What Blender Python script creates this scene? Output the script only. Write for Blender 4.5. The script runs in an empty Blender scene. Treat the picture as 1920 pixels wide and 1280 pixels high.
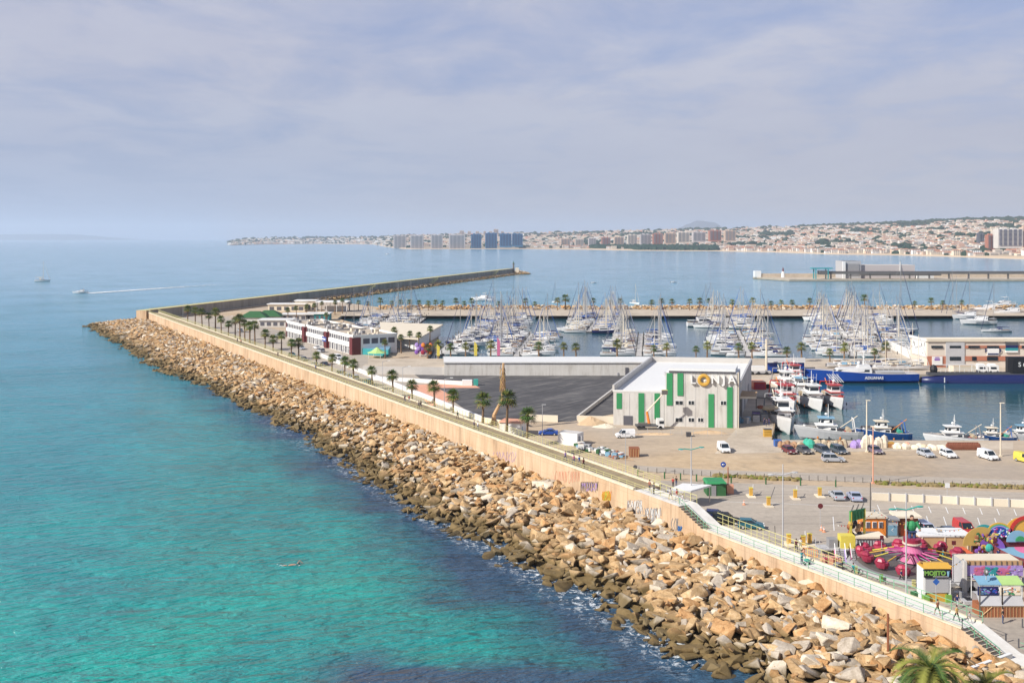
import bpy, bmesh, math, random
from mathutils import Vector, Matrix, noise
R=random.Random(7)
S=bpy.context.scene
COL=S.collection
F=1920.0; HY=446.0; CZ=46.0           # focal length in photo pixels, horizon row, eye height over the water
rad=math.radians
# ---------------------------------------------------------------- camera
cam=bpy.data.cameras.new('camera'); co=bpy.data.objects.new('camera',cam); COL.objects.link(co)
co.location=(0,0,CZ); co.rotation_euler=(rad(90),0,0)
cam.lens=36; cam.sensor_width=36; cam.shift_y=-(640-HY)/1920; cam.clip_start=1; cam.clip_end=90000
S.camera=co
# ---------------------------------------------------------------- light
SUN_EL=37; SD=Vector((-0.87,-0.49,0)).normalized()
sd=Vector((SD.x*math.cos(rad(SUN_EL)),SD.y*math.cos(rad(SUN_EL)),math.sin(rad(SUN_EL))))
sl=bpy.data.lights.new('sun','SUN'); so=bpy.data.objects.new('sun',sl); COL.objects.link(so)
so.rotation_euler=sd.to_track_quat('Z','Y').to_euler(); so.location=(0,0,200)
sl.energy=5.0; sl.angle=rad(0.5); sl.color=(1,0.95,0.87)
S.view_settings.view_transform='Standard'; S.view_settings.look='None'; S.view_settings.exposure=0.22; S.view_settings.gamma=1
S.cycles.max_bounces=6; S.cycles.diffuse_bounces=2; S.cycles.glossy_bounces=3; S.cycles.volume_bounces=1; S.cycles.transmission_bounces=2
S.cycles.use_denoising=True; S.cycles.caustics_reflective=False
# ---------------------------------------------------------------- sky
w=bpy.data.worlds.new('World'); S.world=w; w.use_nodes=True
nt=w.node_tree; N=nt.nodes; L=nt.links
bg=N['Background']; bg.inputs[1].default_value=1
def wn(t,**k):
    n=N.new(t)
    for a,b in k.items(): setattr(n,a,b)
    return n
def wmath(op,a,b=None,c=None):
    n=wn('ShaderNodeMath',operation=op)
    for i,x in enumerate((a,b,c)):
        if x is None: continue
        if isinstance(x,(int,float)): n.inputs[i].default_value=x
        else: L.new(x,n.inputs[i])
    return n.outputs[0]
def wmix(f,a,b,mode='MIX'):
    n=wn('ShaderNodeMix',data_type='RGBA',blend_type=mode)
    for i,x in ((0,f),(6,a),(7,b)):
        if isinstance(x,(int,float)): n.inputs[i].default_value=x
        elif isinstance(x,tuple): n.inputs[i].default_value=(*x,1)
        else: L.new(x,n.inputs[i])
    return n.outputs[2]
def wramp(f,*st):
    n=wn('ShaderNodeValToRGB'); e=n.color_ramp.elements
    while len(e)<len(st): e.new(0.5)
    for q,(p,c) in zip(e,st): q.position=p; q.color=(*(c if isinstance(c,tuple) else (c,c,c)),1)
    L.new(f,n.inputs[0]); return n.outputs[0]
sky=wn('ShaderNodeTexSky',sky_type='NISHITA',sun_disc=False,sun_elevation=rad(SUN_EL),sun_rotation=math.atan2(SD.x,SD.y))
sky.altitude=50
tc=wn('ShaderNodeTexCoord'); sp=wn('ShaderNodeSeparateXYZ'); L.new(tc.outputs['Generated'],sp.inputs[0])
cz_=wn('ShaderNodeCombineXYZ'); L.new(sp.outputs[0],cz_.inputs[0]); L.new(sp.outputs[1],cz_.inputs[1]); L.new(wmath('ADD',wmath('ABSOLUTE',sp.outputs[2]),0.01),cz_.inputs[2]); L.new(cz_.outputs[0],sky.inputs[0])
skc=wmix(1.0,sky.outputs[0],(0.085,0.085,0.10),'MULTIPLY')
zz=wmath('ABSOLUTE',sp.outputs[2]); den=wmath('ADD',zz,0.10)
cb=wn('ShaderNodeCombineXYZ'); L.new(wmath('DIVIDE',sp.outputs[0],den),cb.inputs[0]); L.new(wmath('DIVIDE',sp.outputs[1],den),cb.inputs[1])
def wnoise(scale,det,off,stretch=1.0):
    m=wn('ShaderNodeMapping'); L.new(cb.outputs[0],m.inputs[0]); m.inputs['Location'].default_value=(off,off*.7,0); m.inputs['Scale'].default_value=(scale,scale*stretch,1)
    n=wn('ShaderNodeTexNoise'); n.inputs['Scale'].default_value=1; n.inputs['Detail'].default_value=det; n.inputs['Roughness'].default_value=.62; n.inputs['Distortion'].default_value=.35
    L.new(m.outputs[0],n.inputs['Vector']); return n.outputs[0]
n1=wnoise(.75,5,3.1,.7); n2=wnoise(2.0,8,7.7,.8); n3=wnoise(.35,3,1.0,.8)
cloud=wramp(wmath('ADD',wmath('MULTIPLY',n1,.6),wmath('MULTIPLY',n2,.4)),(.28,(.46,.475,.58)),(.47,(.505,.52,.615)),(.58,(.54,.555,.64)),(.75,(.58,.595,.665)))
lowz=wramp(zz,(0.0,1.0),(0.035,.85),(0.16,0.0))
lr=wramp(wmath('ADD',wmath('MULTIPLY',sp.outputs[0],1.0),.5),(0.05,(.37,.455,.63)),(.45,(.45,.51,.63)),(.75,(.545,.56,.62)))
cl2=wmix(wmath('MULTIPLY',lowz,.75),cloud,lr)
blue=wmix(.55,skc,(.34,.42,.66))
tr=wmath('MULTIPLY',wramp(wmath('ADD',sp.outputs[0],.5),(.62,0.0),(.95,1.0)),wramp(zz,(.09,0.0),(.2,1.0)))
cover=wramp(wmath('SUBTRACT',wmath('ADD',wmath('MULTIPLY',n3,.5),wmath('MULTIPLY',n2,.5)),wmath('MULTIPLY',tr,.11)),(.35,.30),(.50,1.0))
cover=wmath('MAXIMUM',cover,lowz)
# the upper dome (never in view) stays closer to the clear sky
fin=wmix(wmath('MULTIPLY',cover,.95),blue,cl2)
hi=wramp(zz,(0.26,0.0),(0.6,1.0))
fin=wmix(wmath('MULTIPLY',hi,.75),fin,wmix(1.0,skc,(.8,.8,.8),'MULTIPLY'))
fin=wmix(1.0,fin,wramp(zz,(0.0,(.80,.81,.83)),(.08,(.82,.82,.84)),(.2,(.90,.90,.92)),(.6,(.95,.95,.95))),'MULTIPLY')
L.new(fin,bg.inputs[0])
# ---------------------------------------------------------------- helpers
def W(px,py,z=0.0):
    D=(CZ-z)*F/(py-HY); return Vector(((px-960)/F*D,D,z))
def A(px,D,z=0.0): return Vector(((px-960)/F*D,D,z))
MAT={}
def nodes(name):
    m=bpy.data.materials.new(name); m.use_nodes=True; return m,m.node_tree.nodes,m.node_tree.links,m.node_tree.nodes['Principled BSDF']
# simple painted / plain surfaces: colour, roughness, variation, scale, metallic
PAL=dict(
 white=(.80,.80,.78,.45,.05,1),cream=(.74,.66,.52,.7,.10,.4),offwhite=(.58,.555,.52,.6,.09,.5),gel=(.70,.70,.70,.3,.11,.8),
 lgrey=(.46,.46,.47,.7,.10,.4),mgrey=(.27,.27,.28,.7,.12,.5),dgrey=(.09,.09,.10,.6,.12,.5),black=(.015,.015,.018,.5,.1,1),
 teak=(.36,.22,.12,.7,.15,2),sand=(.58,.42,.26,.9,.15,.3),ochre=(.55,.36,.10,.8,.10,1),
 blue=(.03,.12,.42,.5,.10,1),navy=(.012,.02,.10,.35,.06,1),royal=(.015,.07,.36,.3,.05,.3),skyblue=(.20,.38,.52,.5,.10,1),teal=(.03,.30,.33,.6,.10,1),
 red=(.50,.035,.03,.4,.08,1),crimson=(.34,.03,.07,.4,.18,1.5),maroon=(.13,.02,.025,.6,.10,1),orange=(.72,.24,.04,.5,.08,1),dorange=(.62,.13,.05,.5,.06,1),
 yellow=(.66,.56,.09,.5,.1,1.5),amber=(.62,.36,.06,.5,.1,1.5),lime=(.20,.40,.08,.5,.12,1.5),green=(.035,.27,.10,.55,.08,1),lgreen=(.42,.62,.22,.6,.08,1),dgreen=(.03,.12,.04,.7,.1,1),
 yrail=(.62,.58,.25,.5,.10,1),grail=(.18,.42,.26,.5,.10,1),gteal=(.04,.34,.29,.4,.05,1),
 wood=(.30,.11,.05,.7,.2,1.5),lwood=(.52,.33,.17,.75,.15,1),trunk=(.20,.13,.08,.95,.25,3),leaf=(.06,.115,.028,.6,.25,2),leafy=(.20,.21,.045,.6,.25,2),leafd=(.020,.045,.018,.7,.3,1.5),
 drygrass=(.28,.22,.10,.95,.3,1),rust=(.28,.10,.06,.9,.25,1.5),net=(.50,.42,.30,.95,.25,1.2),netb=(.36,.22,.13,.95,.25,1.2),netg=(.05,.36,.26,.95,.2,2),
 glass=(.02,.03,.04,.08,.0,1),tyre=(.02,.02,.02,.8,.1,2),alu=(.62,.63,.65,.35,.05,2),dmetal=(.16,.15,.14,.5,.1,2),
 purple=(.24,.10,.45,.5,.08,1),violet=(.40,.28,.62,.6,.10,1),pink=(.60,.16,.32,.55,.15,1.5),magenta=(.40,.04,.20,.5,.15,1.5),salmon=(.72,.36,.24,.8,.10,.5),
 terra=(.45,.22,.13,.85,.15,.02),pale=(.62,.55,.47,.85,.12,.02),pale2=(.66,.62,.57,.85,.12,.02),peach=(.58,.43,.32,.85,.12,.02),brick=(.40,.16,.10,.85,.15,.5),
 hotel=(.50,.46,.45,.8,.08,.02),bluebld=(.035,.15,.30,.35,.10,.02),shade=(.10,.10,.12,.6,.1,.05),
 skin=(.50,.28,.19,.6,.03,3),hair=(.05,.03,.02,.8,.1,5),denim=(.05,.08,.18,.8,.1,5),
 cblue=(.02,.07,.22,.25,.03,1),cteal=(.02,.12,.16,.25,.03,1),csilver=(.42,.45,.50,.25,.03,1),cgrey=(.09,.11,.14,.25,.03,1),cred=(.45,.04,.04,.25,.03,1),cdred=(.14,.02,.03,.25,.03,1),cwhite=(.78,.79,.80,.25,.03,1),clav=(.40,.44,.58,.25,.03,1),cpur=(.16,.13,.18,.25,.03,1),
 foam=(.80,.84,.86,.7,.05,1),
)
def mat(k):
    if k in MAT: return MAT[k]
    r,g,b,ro,va,sc=PAL[k]
    m,Nn,Ll,P=nodes(k)
    P.inputs['Roughness'].default_value=ro
    if k in('alu','dmetal'): P.inputs['Metallic'].default_value=.4
    if va>0:
        tcn=Nn.new('ShaderNodeTexCoord'); no=Nn.new('ShaderNodeTexNoise'); no.inputs['Scale'].default_value=sc; no.inputs['Detail'].default_value=6; no.inputs['Roughness'].default_value=.65
        Ll.new(tcn.outputs['Object'],no.inputs['Vector'])
        oi=Nn.new('ShaderNodeObjectInfo')
        mx=Nn.new('ShaderNodeMix'); mx.data_type='RGBA'
        mx.inputs[6].default_value=(r*(1-1.6*va),g*(1-1.7*va),b*(1-1.8*va),1); mx.inputs[7].default_value=(min(1,r*(1+1.6*va)),min(1,g*(1+1.5*va)),min(1,b*(1+1.4*va)),1)
        Ll.new(no.outputs[0],mx.inputs[0]); 
        hs=Nn.new('ShaderNodeHueSaturation'); mp=Nn.new('ShaderNodeMapRange'); mp.inputs[3].default_value=1-va; mp.inputs[4].default_value=1+va
        Ll.new(oi.outputs['Random'],mp.inputs[0]); Ll.new(mp.outputs[0],hs.inputs['Value']); Ll.new(mx.outputs[2],hs.inputs['Color'])
        Ll.new(hs.outputs[0],P.inputs['Base Color'])
    else: P.inputs['Base Color'].default_value=(r,g,b,1)
    if k.startswith('leaf'): P.inputs['Specular IOR Level'].default_value=.25
    MAT[k]=m; return m
class G:                      # small graph helper for the larger materials
    def __init__(s,name): s.m,s.N,s.L,s.P=nodes(name); MAT[name]=s.m; s.geo=s.N.new('ShaderNodeNewGeometry').outputs['Position']
    def lk(s,x,i):
        if isinstance(x,(int,float)): i.default_value=x
        elif isinstance(x,tuple): i.default_value=(*x,1) if len(i.default_value)==4 else x
        else: s.L.new(x,i)
    def noise(s,scale,det=5,vec=None,rough=.6,dist=0,map=None):
        n=s.N.new('ShaderNodeTexNoise'); n.inputs['Scale'].default_value=scale; n.inputs['Detail'].default_value=det; n.inputs['Roughness'].default_value=rough; n.inputs['Distortion'].default_value=dist
        v=vec or s.geo
        if map:
            mp=s.N.new('ShaderNodeMapping'); mp.vector_type='TEXTURE'; mp.inputs['Rotation'].default_value=(0,0,map[0]); mp.inputs['Scale'].default_value=[1/q for q in map[1]]; s.L.new(v,mp.inputs[0]); v=mp.outputs[0]
        s.L.new(v,n.inputs['Vector']); return n.outputs[0]
    def math(s,op,a,b=0,c=None):
        n=s.N.new('ShaderNodeMath'); n.operation=op; s.lk(a,n.inputs[0]); s.lk(b,n.inputs[1])
        if c is not None: s.lk(c,n.inputs[2])
        return n.outputs[0]
    def ramp(s,f,*st):
        n=s.N.new('ShaderNodeValToRGB'); e=n.color_ramp.elements
        while len(e)<len(st): e.new(.5)
        for q,(p,c) in zip(e,st): q.position=p; q.color=(*(c if isinstance(c,tuple) else (c,c,c)),1)
        s.L.new(f,n.inputs[0]); return n.outputs[0]
    def mr(s,x,a,b,c=0.,d=1.):
        n=s.N.new('ShaderNodeMapRange'); s.lk(x,n.inputs[0])
        for i,q in enumerate((a,b,c,d)): n.inputs[i+1].default_value=q
        return n.outputs[0]
    def mix(s,f,a,b,mode='MIX'):
        n=s.N.new('ShaderNodeMix'); n.data_type='RGBA'; n.blend_type=mode; s.lk(f,n.inputs[0]); s.lk(a,n.inputs[6]); s.lk(b,n.inputs[7]); return n.outputs[2]
    def sep(s,v=None):
        n=s.N.new('ShaderNodeSeparateXYZ'); s.L.new(v or s.geo,n.inputs[0]); return n.outputs
    def bump(s,h,st,d):
        n=s.N.new('ShaderNodeBump'); n.inputs['Strength'].default_value=st; n.inputs['Distance'].default_value=d; s.L.new(h,n.inputs['Height']); s.L.new(n.outputs[0],s.P.inputs['Normal']); return n
    def col(s,c): s.lk(c,s.P.inputs['Base Color'])
    def rough(s,c): s.lk(c,s.P.inputs['Roughness'])
class MB:
    def __init__(s): s.v=[];s.f=[];s.k=[]
    def face(s,pts,k):
        n=len(s.v); s.v+= [Vector(p) for p in pts]; s.f.append(tuple(range(n,n+len(pts)))); s.k.append(k)
    def raw(s,vs,fs,k):
        n=len(s.v); s.v+=[Vector(p) for p in vs]
        for i,f in enumerate(fs): s.f.append(tuple(n+a for a in f)); s.k.append(k[i] if isinstance(k,(list,tuple)) else k)
        return s
    def box(s,c,sz,k,rz=0,top=None,tp=1.0,kt=None):     # c = centre of the BOTTOM face
        hx,hy,h=sz[0]/2,sz[1]/2,sz[2]; ca,sa=math.cos(rz),math.sin(rz); vs=[]
        tx,ty=(tp,tp) if not isinstance(tp,tuple) else tp
        for z,a,b in((0,1,1),(h,tx,ty)):
            for x,y in((-hx*a,-hy*b),(hx*a,-hy*b),(hx*a,hy*b),(-hx*a,hy*b)):
                if z and top: x+=top[0]; y+=top[1]
                vs.append((c[0]+x*ca-y*sa,c[1]+x*sa+y*ca,c[2]+z))
        return s.raw(vs,[(3,2,1,0),(4,5,6,7),(0,1,5,4),(1,2,6,5),(2,3,7,6),(3,0,4,7)],[k,kt or k,k,k,k,k])
    def prism(s,poly,z0,z1,k,kt=None,bottom=False):
        n=len(poly); a=0
        for i in range(n): a+=poly[i][0]*poly[(i+1)%n][1]-poly[(i+1)%n][0]*poly[i][1]
        if a<0: poly=list(poly)[::-1]
        vs=[(p[0],p[1],z0) for p in poly]+[(p[0],p[1],z1) for p in poly]
        fs=[(i,(i+1)%n,n+(i+1)%n,n+i) for i in range(n)]+[tuple(range(n,2*n))]; ks=[k]*n+[kt or k]
        if bottom: fs.append(tuple(range(n))[::-1]); ks.append(k)
        return s.raw(vs,fs,ks)
    def tube(s,p,q,r,k,r2=None,n=6,cap=True):
        p,q=Vector(p),Vector(q); d=(q-p); 
        if d.length<1e-6: return s
        d.normalize(); u=d.orthogonal().normalized(); v=d.cross(u); r2=r if r2 is None else r2
        vs=[p+(u*math.cos(a)+v*math.sin(a))*r for a in (2*math.pi*i/n for i in range(n))]+[q+(u*math.cos(a)+v*math.sin(a))*r2 for a in (2*math.pi*i/n for i in range(n))]
        fs=[(i,(i+1)%n,n+(i+1)%n,n+i) for i in range(n)]
        if cap: fs+=[tuple(range(n))[::-1],tuple(range(n,2*n))]
        return s.raw(vs,fs,k)
    def path(s,pts,r,k,n=5):
        for a,b in zip(pts,pts[1:]): s.tube(a,b,r,k,n=n)
        return s
    def loft(s,rings,k,cap=True,closed=True):
        n=len(rings[0]); vs=[p for r in rings for p in r]; fs=[]
        for j in range(len(rings)-1):
            for i in range(n if closed else n-1): fs.append((j*n+i,j*n+(i+1)%n,(j+1)*n+(i+1)%n,(j+1)*n+i))
        if cap: fs+=[tuple(range(n))[::-1],tuple(range((len(rings)-1)*n,len(rings)*n))]
        return s.raw(vs,fs,k)
    def ell(s,c,r,k,n=8,m=5,rz=0):
        rings=[]; ca,sa=math.cos(rz),math.sin(rz)
        for j in range(m+1):
            t=-math.pi/2+math.pi*j/m; cr=max(.02,math.cos(t)); ring=[]
            for i in range(n):
                a=2*math.pi*i/n; x=r[0]*cr*math.cos(a); y=r[1]*cr*math.sin(a); ring.append((c[0]+x*ca-y*sa,c[1]+x*sa+y*ca,c[2]+r[2]*math.sin(t)))
            rings.append(ring)
        return s.loft(rings,k)
    def add(s,o,M):
        n=len(s.v); s.v+=[M@p for p in o.v]; s.f+=[tuple(n+a for a in f) for f in o.f]; s.k+=o.k; return s
    def mesh(s,name,org=(0,0,0),smooth=False):
        me=bpy.data.meshes.new(name); o=Vector(org)
        me.from_pydata([tuple(p-o) for p in s.v],[],s.f); ks=[]
        for k in s.k:
            if k not in ks: ks.append(k)
        for k in ks: me.materials.append(mat(k))
        ix={k:i for i,k in enumerate(ks)}
        me.polygons.foreach_set('material_index',[ix[k] for k in s.k])
        if smooth: me.polygons.foreach_set('use_smooth',[True]*len(s.f))
        me.update(); return me
def tag(o,label=None,cat=None,group=None,kind=None):
    if label: o['label']=label
    if cat: o['category']=cat
    if group: o['group']=group
    if kind: o['kind']=kind
    return o
def thing(name,label,cat,loc=(0,0,0),rz=0,group=None):
    o=bpy.data.objects.new(name,None); COL.objects.link(o); o.location=loc; o.rotation_euler=(0,0,rz); o.empty_display_size=.5
    return tag(o,label,cat,group)
def part(root,name,mb,label=None,smooth=False,local=False,kind=None):
    # vertices in world coordinates (root unrotated) unless local; a sub-part sits at its part's origin
    rt=root
    org=(0,0,0) if local else rt.matrix_basis.translation if rt.parent is None else rt.parent.matrix_basis.translation
    o=bpy.data.objects.new(name,mb.mesh(name,org,smooth)); COL.objects.link(o); o.parent=root
    if label: o['label']=label
    if kind: o['kind']=kind
    return o
def solo(name,mb,label,cat,loc=None,group=None,kind=None,smooth=False):
    if loc is None:
        xs=[p.x for p in mb.v]; ys=[p.y for p in mb.v]; loc=((min(xs)+max(xs))/2,(min(ys)+max(ys))/2,min(p.z for p in mb.v))
    o=bpy.data.objects.new(name,mb.mesh(name,loc,smooth)); COL.objects.link(o); o.location=loc
    return tag(o,label,cat,group,kind)
def struct(name,mb,smooth=False): return solo(name,mb,None,None,loc=(0,0,0),kind='structure',smooth=smooth)
def kids(o): return list(o.children)
CH={}
def dup(src,loc,rz=0,label=None,group=None,sc=1.0,cat=None):
    r=src.copy(); COL.objects.link(r); r.location=loc; r.rotation_euler=(0,0,rz); r.scale=(sc,sc,sc)
    if label: r['label']=label
    if group: r['group']=group
    if cat: r['category']=cat
    for c in CH.setdefault(src.name,kids(src)):
        d=c.copy(); COL.objects.link(d); d.parent=r
        for e in CH.setdefault(c.name,kids(c)):
            q=e.copy(); COL.objects.link(q); q.parent=d
    return r
USED=set()
def place(src,loc,rz=0,label=None,group=None,sc=1.0,cat=None):   # the first call moves the prototype itself
    if src.name not in USED:
        USED.add(src.name); CH.setdefault(src.name,kids(src))
        src.location=loc; src.rotation_euler=(0,0,rz); src.scale=(sc,sc,sc)
        if label: src['label']=label
        if group: src['group']=group
        if cat: src['category']=cat
        return src
    return dup(src,loc,rz,label,group,sc,cat)
def text(s,size,k,M,parent,name='lettering',depth=.05,font_bold=0.0):
    cu=bpy.data.curves.new('t','FONT'); cu.body=s; cu.size=size; cu.extrude=depth; cu.offset=font_bold; cu.align_x='CENTER'; cu.align_y='CENTER'; cu.resolution_u=3
    o=bpy.data.objects.new('t',cu); COL.objects.link(o); bpy.context.view_layer.update()
    me=bpy.data.meshes.new_from_object(o.evaluated_get(bpy.context.evaluated_depsgraph_get())); bpy.data.objects.remove(o); 
    me.transform(Matrix.Translation(-parent.location)@M); me.name=name; me.materials.clear(); me.materials.append(mat(k))
    q=bpy.data.objects.new(name,me); COL.objects.link(q); q.parent=parent; return q
def frame(o,x,y=None):
    # matrix whose X runs along x (horizontal), Y up, Z out of the wall
    x=Vector(x).normalized(); up=Vector((0,0,1)); z=x.cross(up)
    M=Matrix((x,up,z)).transposed().to_4x4(); M.translation=Vector(o); return M
# the sea wall runs along one straight line
LD=Vector((0.4856,-0.8742,0)); LN=Vector((0.8742,0.4856,0)); L0=Vector((19.4,163,0))
def LW(s,d=0,z=0):            # s metres along the wall (0 = end of the brown paving), d metres landward
    p=L0+LD*s+LN*d; return Vector((p.x,p.y,z))
Q=1.8                          # quay level
HZ=0.000065
# ================================================================ large structure
# ---- water
g=G('sea'); x,y,z=g.sep()
d=g.math('MULTIPLY',g.math('ADD',g.math('MULTIPLY',g.math('SUBTRACT',x,L0.x),LN.x),g.math('MULTIPLY',g.math('SUBTRACT',y,L0.y),LN.y)),-1)   # distance seaward of the wall
big=g.noise(.018,4,dist=.6); med=g.noise(.06,5,dist=.4)
base=g.ramp(g.mr(y,60,1500),(0,(.014,.39,.31)),(.05,(.016,.36,.32)),(.11,(.028,.30,.34)),(.22,(.06,.28,.38)),(.5,(.12,.32,.46)),(1,(.18,.36,.51)))
base=g.mix(g.ramp(big,(.40,0.),(.62,.55)),base,(.018,.19,.24))
dd=g.math('ADD',d,g.math('MULTIPLY',g.math('SUBTRACT',med,.5),26))
dd=g.math('ADD',dd,g.math('MULTIPLY',g.math('SUBTRACT',big,.5),30))
yb=g.mr(y,130,420,0,22)
dark=g.mr(g.math('ADD',dd,yb),32,46,1,0)
patch=g.math('MULTIPLY',g.mr(g.math('ADD',y,g.math('MULTIPLY',med,18)),118,124,1,0),g.mr(g.math('ADD',x,g.math('MULTIPLY',med,8)),-22,-12,0,1))
dark=g.math('MAXIMUM',g.math('MULTIPLY',dark,g.mr(y,480,600,1,0)),patch)
base=g.mix(g.math('MULTIPLY',dark,.85),base,(.050,.062,.150))
fo=g.noise(.9,8,rough=.75,dist=1.0); 
foam=g.math('MULTIPLY',g.ramp(fo,(.525,0.),(.58,1.)),g.math('MULTIPLY',g.mr(d,25,30,1,0),g.mr(med,.38,.50)))
foam=g.math('MULTIPLY',foam,g.mr(y,160,260,1,.25))
base=g.mix(foam,base,(.8,.84,.86))
g.col(base); g.rough(g.mix(foam,(.12,.12,.12),(.7,.7,.7)))
g.P.inputs['IOR'].default_value=1.33
cr=rad(17)
wv=g.math('MULTIPLY',g.noise(1,2,map=(cr,(.14,.55,1)),dist=.5),1.25)
wv=g.math('ADD',wv,g.math('MULTIPLY',g.noise(1,3,map=(cr+.25,(.42,1.5,1)),dist=.5),.50))
wv=g.math('ADD',wv,g.math('MULTIPLY',g.noise(1,3,map=(cr-.3,(1.3,3.4,1)),dist=.3),.20))
wv=g.math('ADD',wv,g.math('MULTIPLY',g.noise(1,2,map=(cr-.2,(.03,.09,1))),2.2))
wv=g.math('MULTIPLY',wv,g.mr(y,120,900,1,.22)); g.bump(wv,1.0,1.5)
g=G('harbour'); x,y,z=g.sep()
n_=g.noise(.03,4); base=g.ramp(n_,(.35,(.012,.075,.10)),(.65,(.02,.10,.15)))
base=g.mix(g.mr(y,210,330,.65,0),base,(.008,.085,.065))
g.col(base); g.rough(.06); g.P.inputs['IOR'].default_value=1.36
wv=g.math('ADD',g.math('MULTIPLY',g.noise(1,3,map=(.1,(.25,1.0,1)),dist=.4),.5),g.math('MULTIPLY',g.noise(1,3,map=(-.1,(.06,.22,1))),.7))
g.bump(wv,.28,.45)
m=MB(); m.face([(-30000,-300,0),(30000,-300,0),(30000,30000,0),(-30000,30000,0)],'sea'); struct('sea_water',m)
m=MB(); m.face([(56,200,.02),(700,200,.02),(700,640,.02),(-110,640,.02),(-110,500,.02),(-40,420,.02),(-40,330,.02),(56,330,.02)],'harbour'); struct('harbour_water',m)
# ---- ground sheets
g=G('dirt'); a=g.noise(.035,6,rough=.6,map=(.25,(.35,1.3,1))); b=g.noise(.5,6,rough=.7); c=g.noise(.012,3)
base=g.ramp(g.math('ADD',g.math('MULTIPLY',a,.65),g.math('MULTIPLY',b,.35)),(.36,(.30,.22,.14)),(.47,(.47,.345,.215)),(.56,(.56,.42,.265)),(.68,(.66,.54,.38)))
base=g.mix(g.mr(c,.42,.60,0,.6),base,(.43,.38,.33)); 
tk=g.noise(1,3,map=(.12,(.02,1.6,1)),dist=.8,rough=.5); tk2=g.noise(1,3,map=(-.5,(.03,1.3,1)),dist=1.2)
base=g.mix(g.math('MULTIPLY',g.mr(tk,.58,.66),.35),base,(.26,.21,.16)); base=g.mix(g.math('MULTIPLY',g.mr(tk2,.60,.68),.35),base,(.66,.56,.42)); base=g.mix(g.math('MULTIPLY',g.mr(g.noise(.16,5,rough=.7),.62,.70),.45),base,(.25,.21,.17))

g.col(base); g.rough(.95)
g=G('asphalt'); a=g.noise(.05,6,rough=.65,map=(.1,(.5,1.4,1))); b=g.noise(1.2,5,rough=.7)
g.col(g.ramp(g.math('ADD',g.math('MULTIPLY',a,.6),g.math('MULTIPLY',b,.4)),(.35,(.33,.285,.235)),(.55,(.45,.39,.32)),(.7,(.56,.49,.40))));
tk=g.noise(1,3,map=(.06,(.03,1.4,1)),dist=.6); sp_=g.noise(.22,5,rough=.75)
src=g.P.inputs['Base Color'].links[0].from_socket; src=g.mix(g.math('MULTIPLY',g.mr(tk,.56,.66),.4),src,(.22,.19,.17)); src=g.mix(g.math('MULTIPLY',g.mr(sp_,.63,.70),.5),src,(.18,.155,.14)); g.col(src); g.rough(.9)
g=G('darkasphalt'); a=g.noise(.05,7,rough=.7,dist=1.2,map=(.6,(.5,1.6,1))); b=g.noise(.4,5)
g.col(g.ramp(g.math('ADD',g.math('MULTIPLY',a,.7),g.math('MULTIPLY',b,.3)),(.33,(.045,.044,.048)),(.5,(.078,.075,.078)),(.60,(.125,.12,.118)),(.72,(.22,.21,.20))))
s1=g.noise(1,4,map=(.9,(.03,.5,1)),dist=1.5,rough=.6); s2=g.noise(1,4,map=(-.4,(.04,.7,1)),dist=1.0,rough=.6)
src=g.P.inputs['Base Color'].links[0].from_socket; src=g.mix(g.math('MULTIPLY',g.mr(s1,.55,.68),.6),src,(.30,.28,.255)); src=g.mix(g.math('MULTIPLY',g.mr(s2,.56,.66),.5),src,(.03,.03,.035)); g.col(src); g.rough(.85)
g=G('seawall'); a=g.noise(1,6,rough=.7,map=(.5071,(.25,.25,.06))); b=g.noise(1,5,map=(0,(1.3,1.3,.12))); c=g.noise(.09,4)
base=g.ramp(g.math('ADD',g.math('MULTIPLY',a,.6),g.math('MULTIPLY',b,.4)),(.34,(.34,.21,.12)),(.48,(.56,.385,.235)),(.66,(.69,.52,.35)))
base=g.mix(g.mr(c,.40,.65,0,.45),base,(.64,.49,.34)); x,y,z=g.sep()
sc_=g.math('ADD',g.math('MULTIPLY',x,LD.x),g.math('MULTIPLY',y,LD.y)); fr=g.math('FRACT',g.math('DIVIDE',sc_,5.5)); joint=g.mr(g.math('ABSOLUTE',g.math('SUBTRACT',fr,.5)),.0,.018,.55,0)
zf=g.math('FRACT',g.math('DIVIDE',z,2.05)); j2=g.mr(g.math('ABSOLUTE',g.math('SUBTRACT',zf,.5)),.0,.03,.3,0)
st=g.math('MULTIPLY',g.mr(g.noise(1,6,map=(0,(.5,.5,.05)),rough=.75),.52,.7),.5)
base=g.mix(g.math('MAXIMUM',g.math('MAXIMUM',joint,j2),st),base,(.22,.14,.09)); g.col(base); g.rough(.9); g.bump(g.math('ADD',a,b),.5,.1)
g=G('facade'); a=g.noise(1,6,rough=.75,map=(0,(.9,.9,.07))); b=g.noise(.25,4); g.col(g.ramp(g.math('ADD',g.math('MULTIPLY',a,.65),g.math('MULTIPLY',b,.35)),(.36,(.44,.41,.365)),(.48,(.60,.575,.53)),(.66,(.68,.66,.62)))); g.rough(.75)
g=G('paving'); a=g.noise(.35,6,rough=.7); g.col(g.ramp(a,(.35,(.24,.185,.11)),(.65,(.36,.28,.18)))); g.rough(.9)
g=G('coping'); a=g.noise(.8,5); g.col(g.ramp(a,(.3,(.62,.54,.38)),(.7,(.76,.70,.54)))); g.rough(.85)
g=G('whitewalk'); a=g.noise(.7,5,rough=.7); g.col(g.ramp(a,(.3,(.66,.62,.56)),(.7,(.80,.78,.73)))); g.rough(.8)
g=G('concrete'); a=g.noise(.15,6,rough=.7); b=g.noise(2,4); g.col(g.ramp(g.math('ADD',g.math('MULTIPLY',a,.7),g.math('MULTIPLY',b,.3)),(.35,(.40,.33,.25)),(.65,(.60,.51,.40)))); g.rough(.9)
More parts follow.
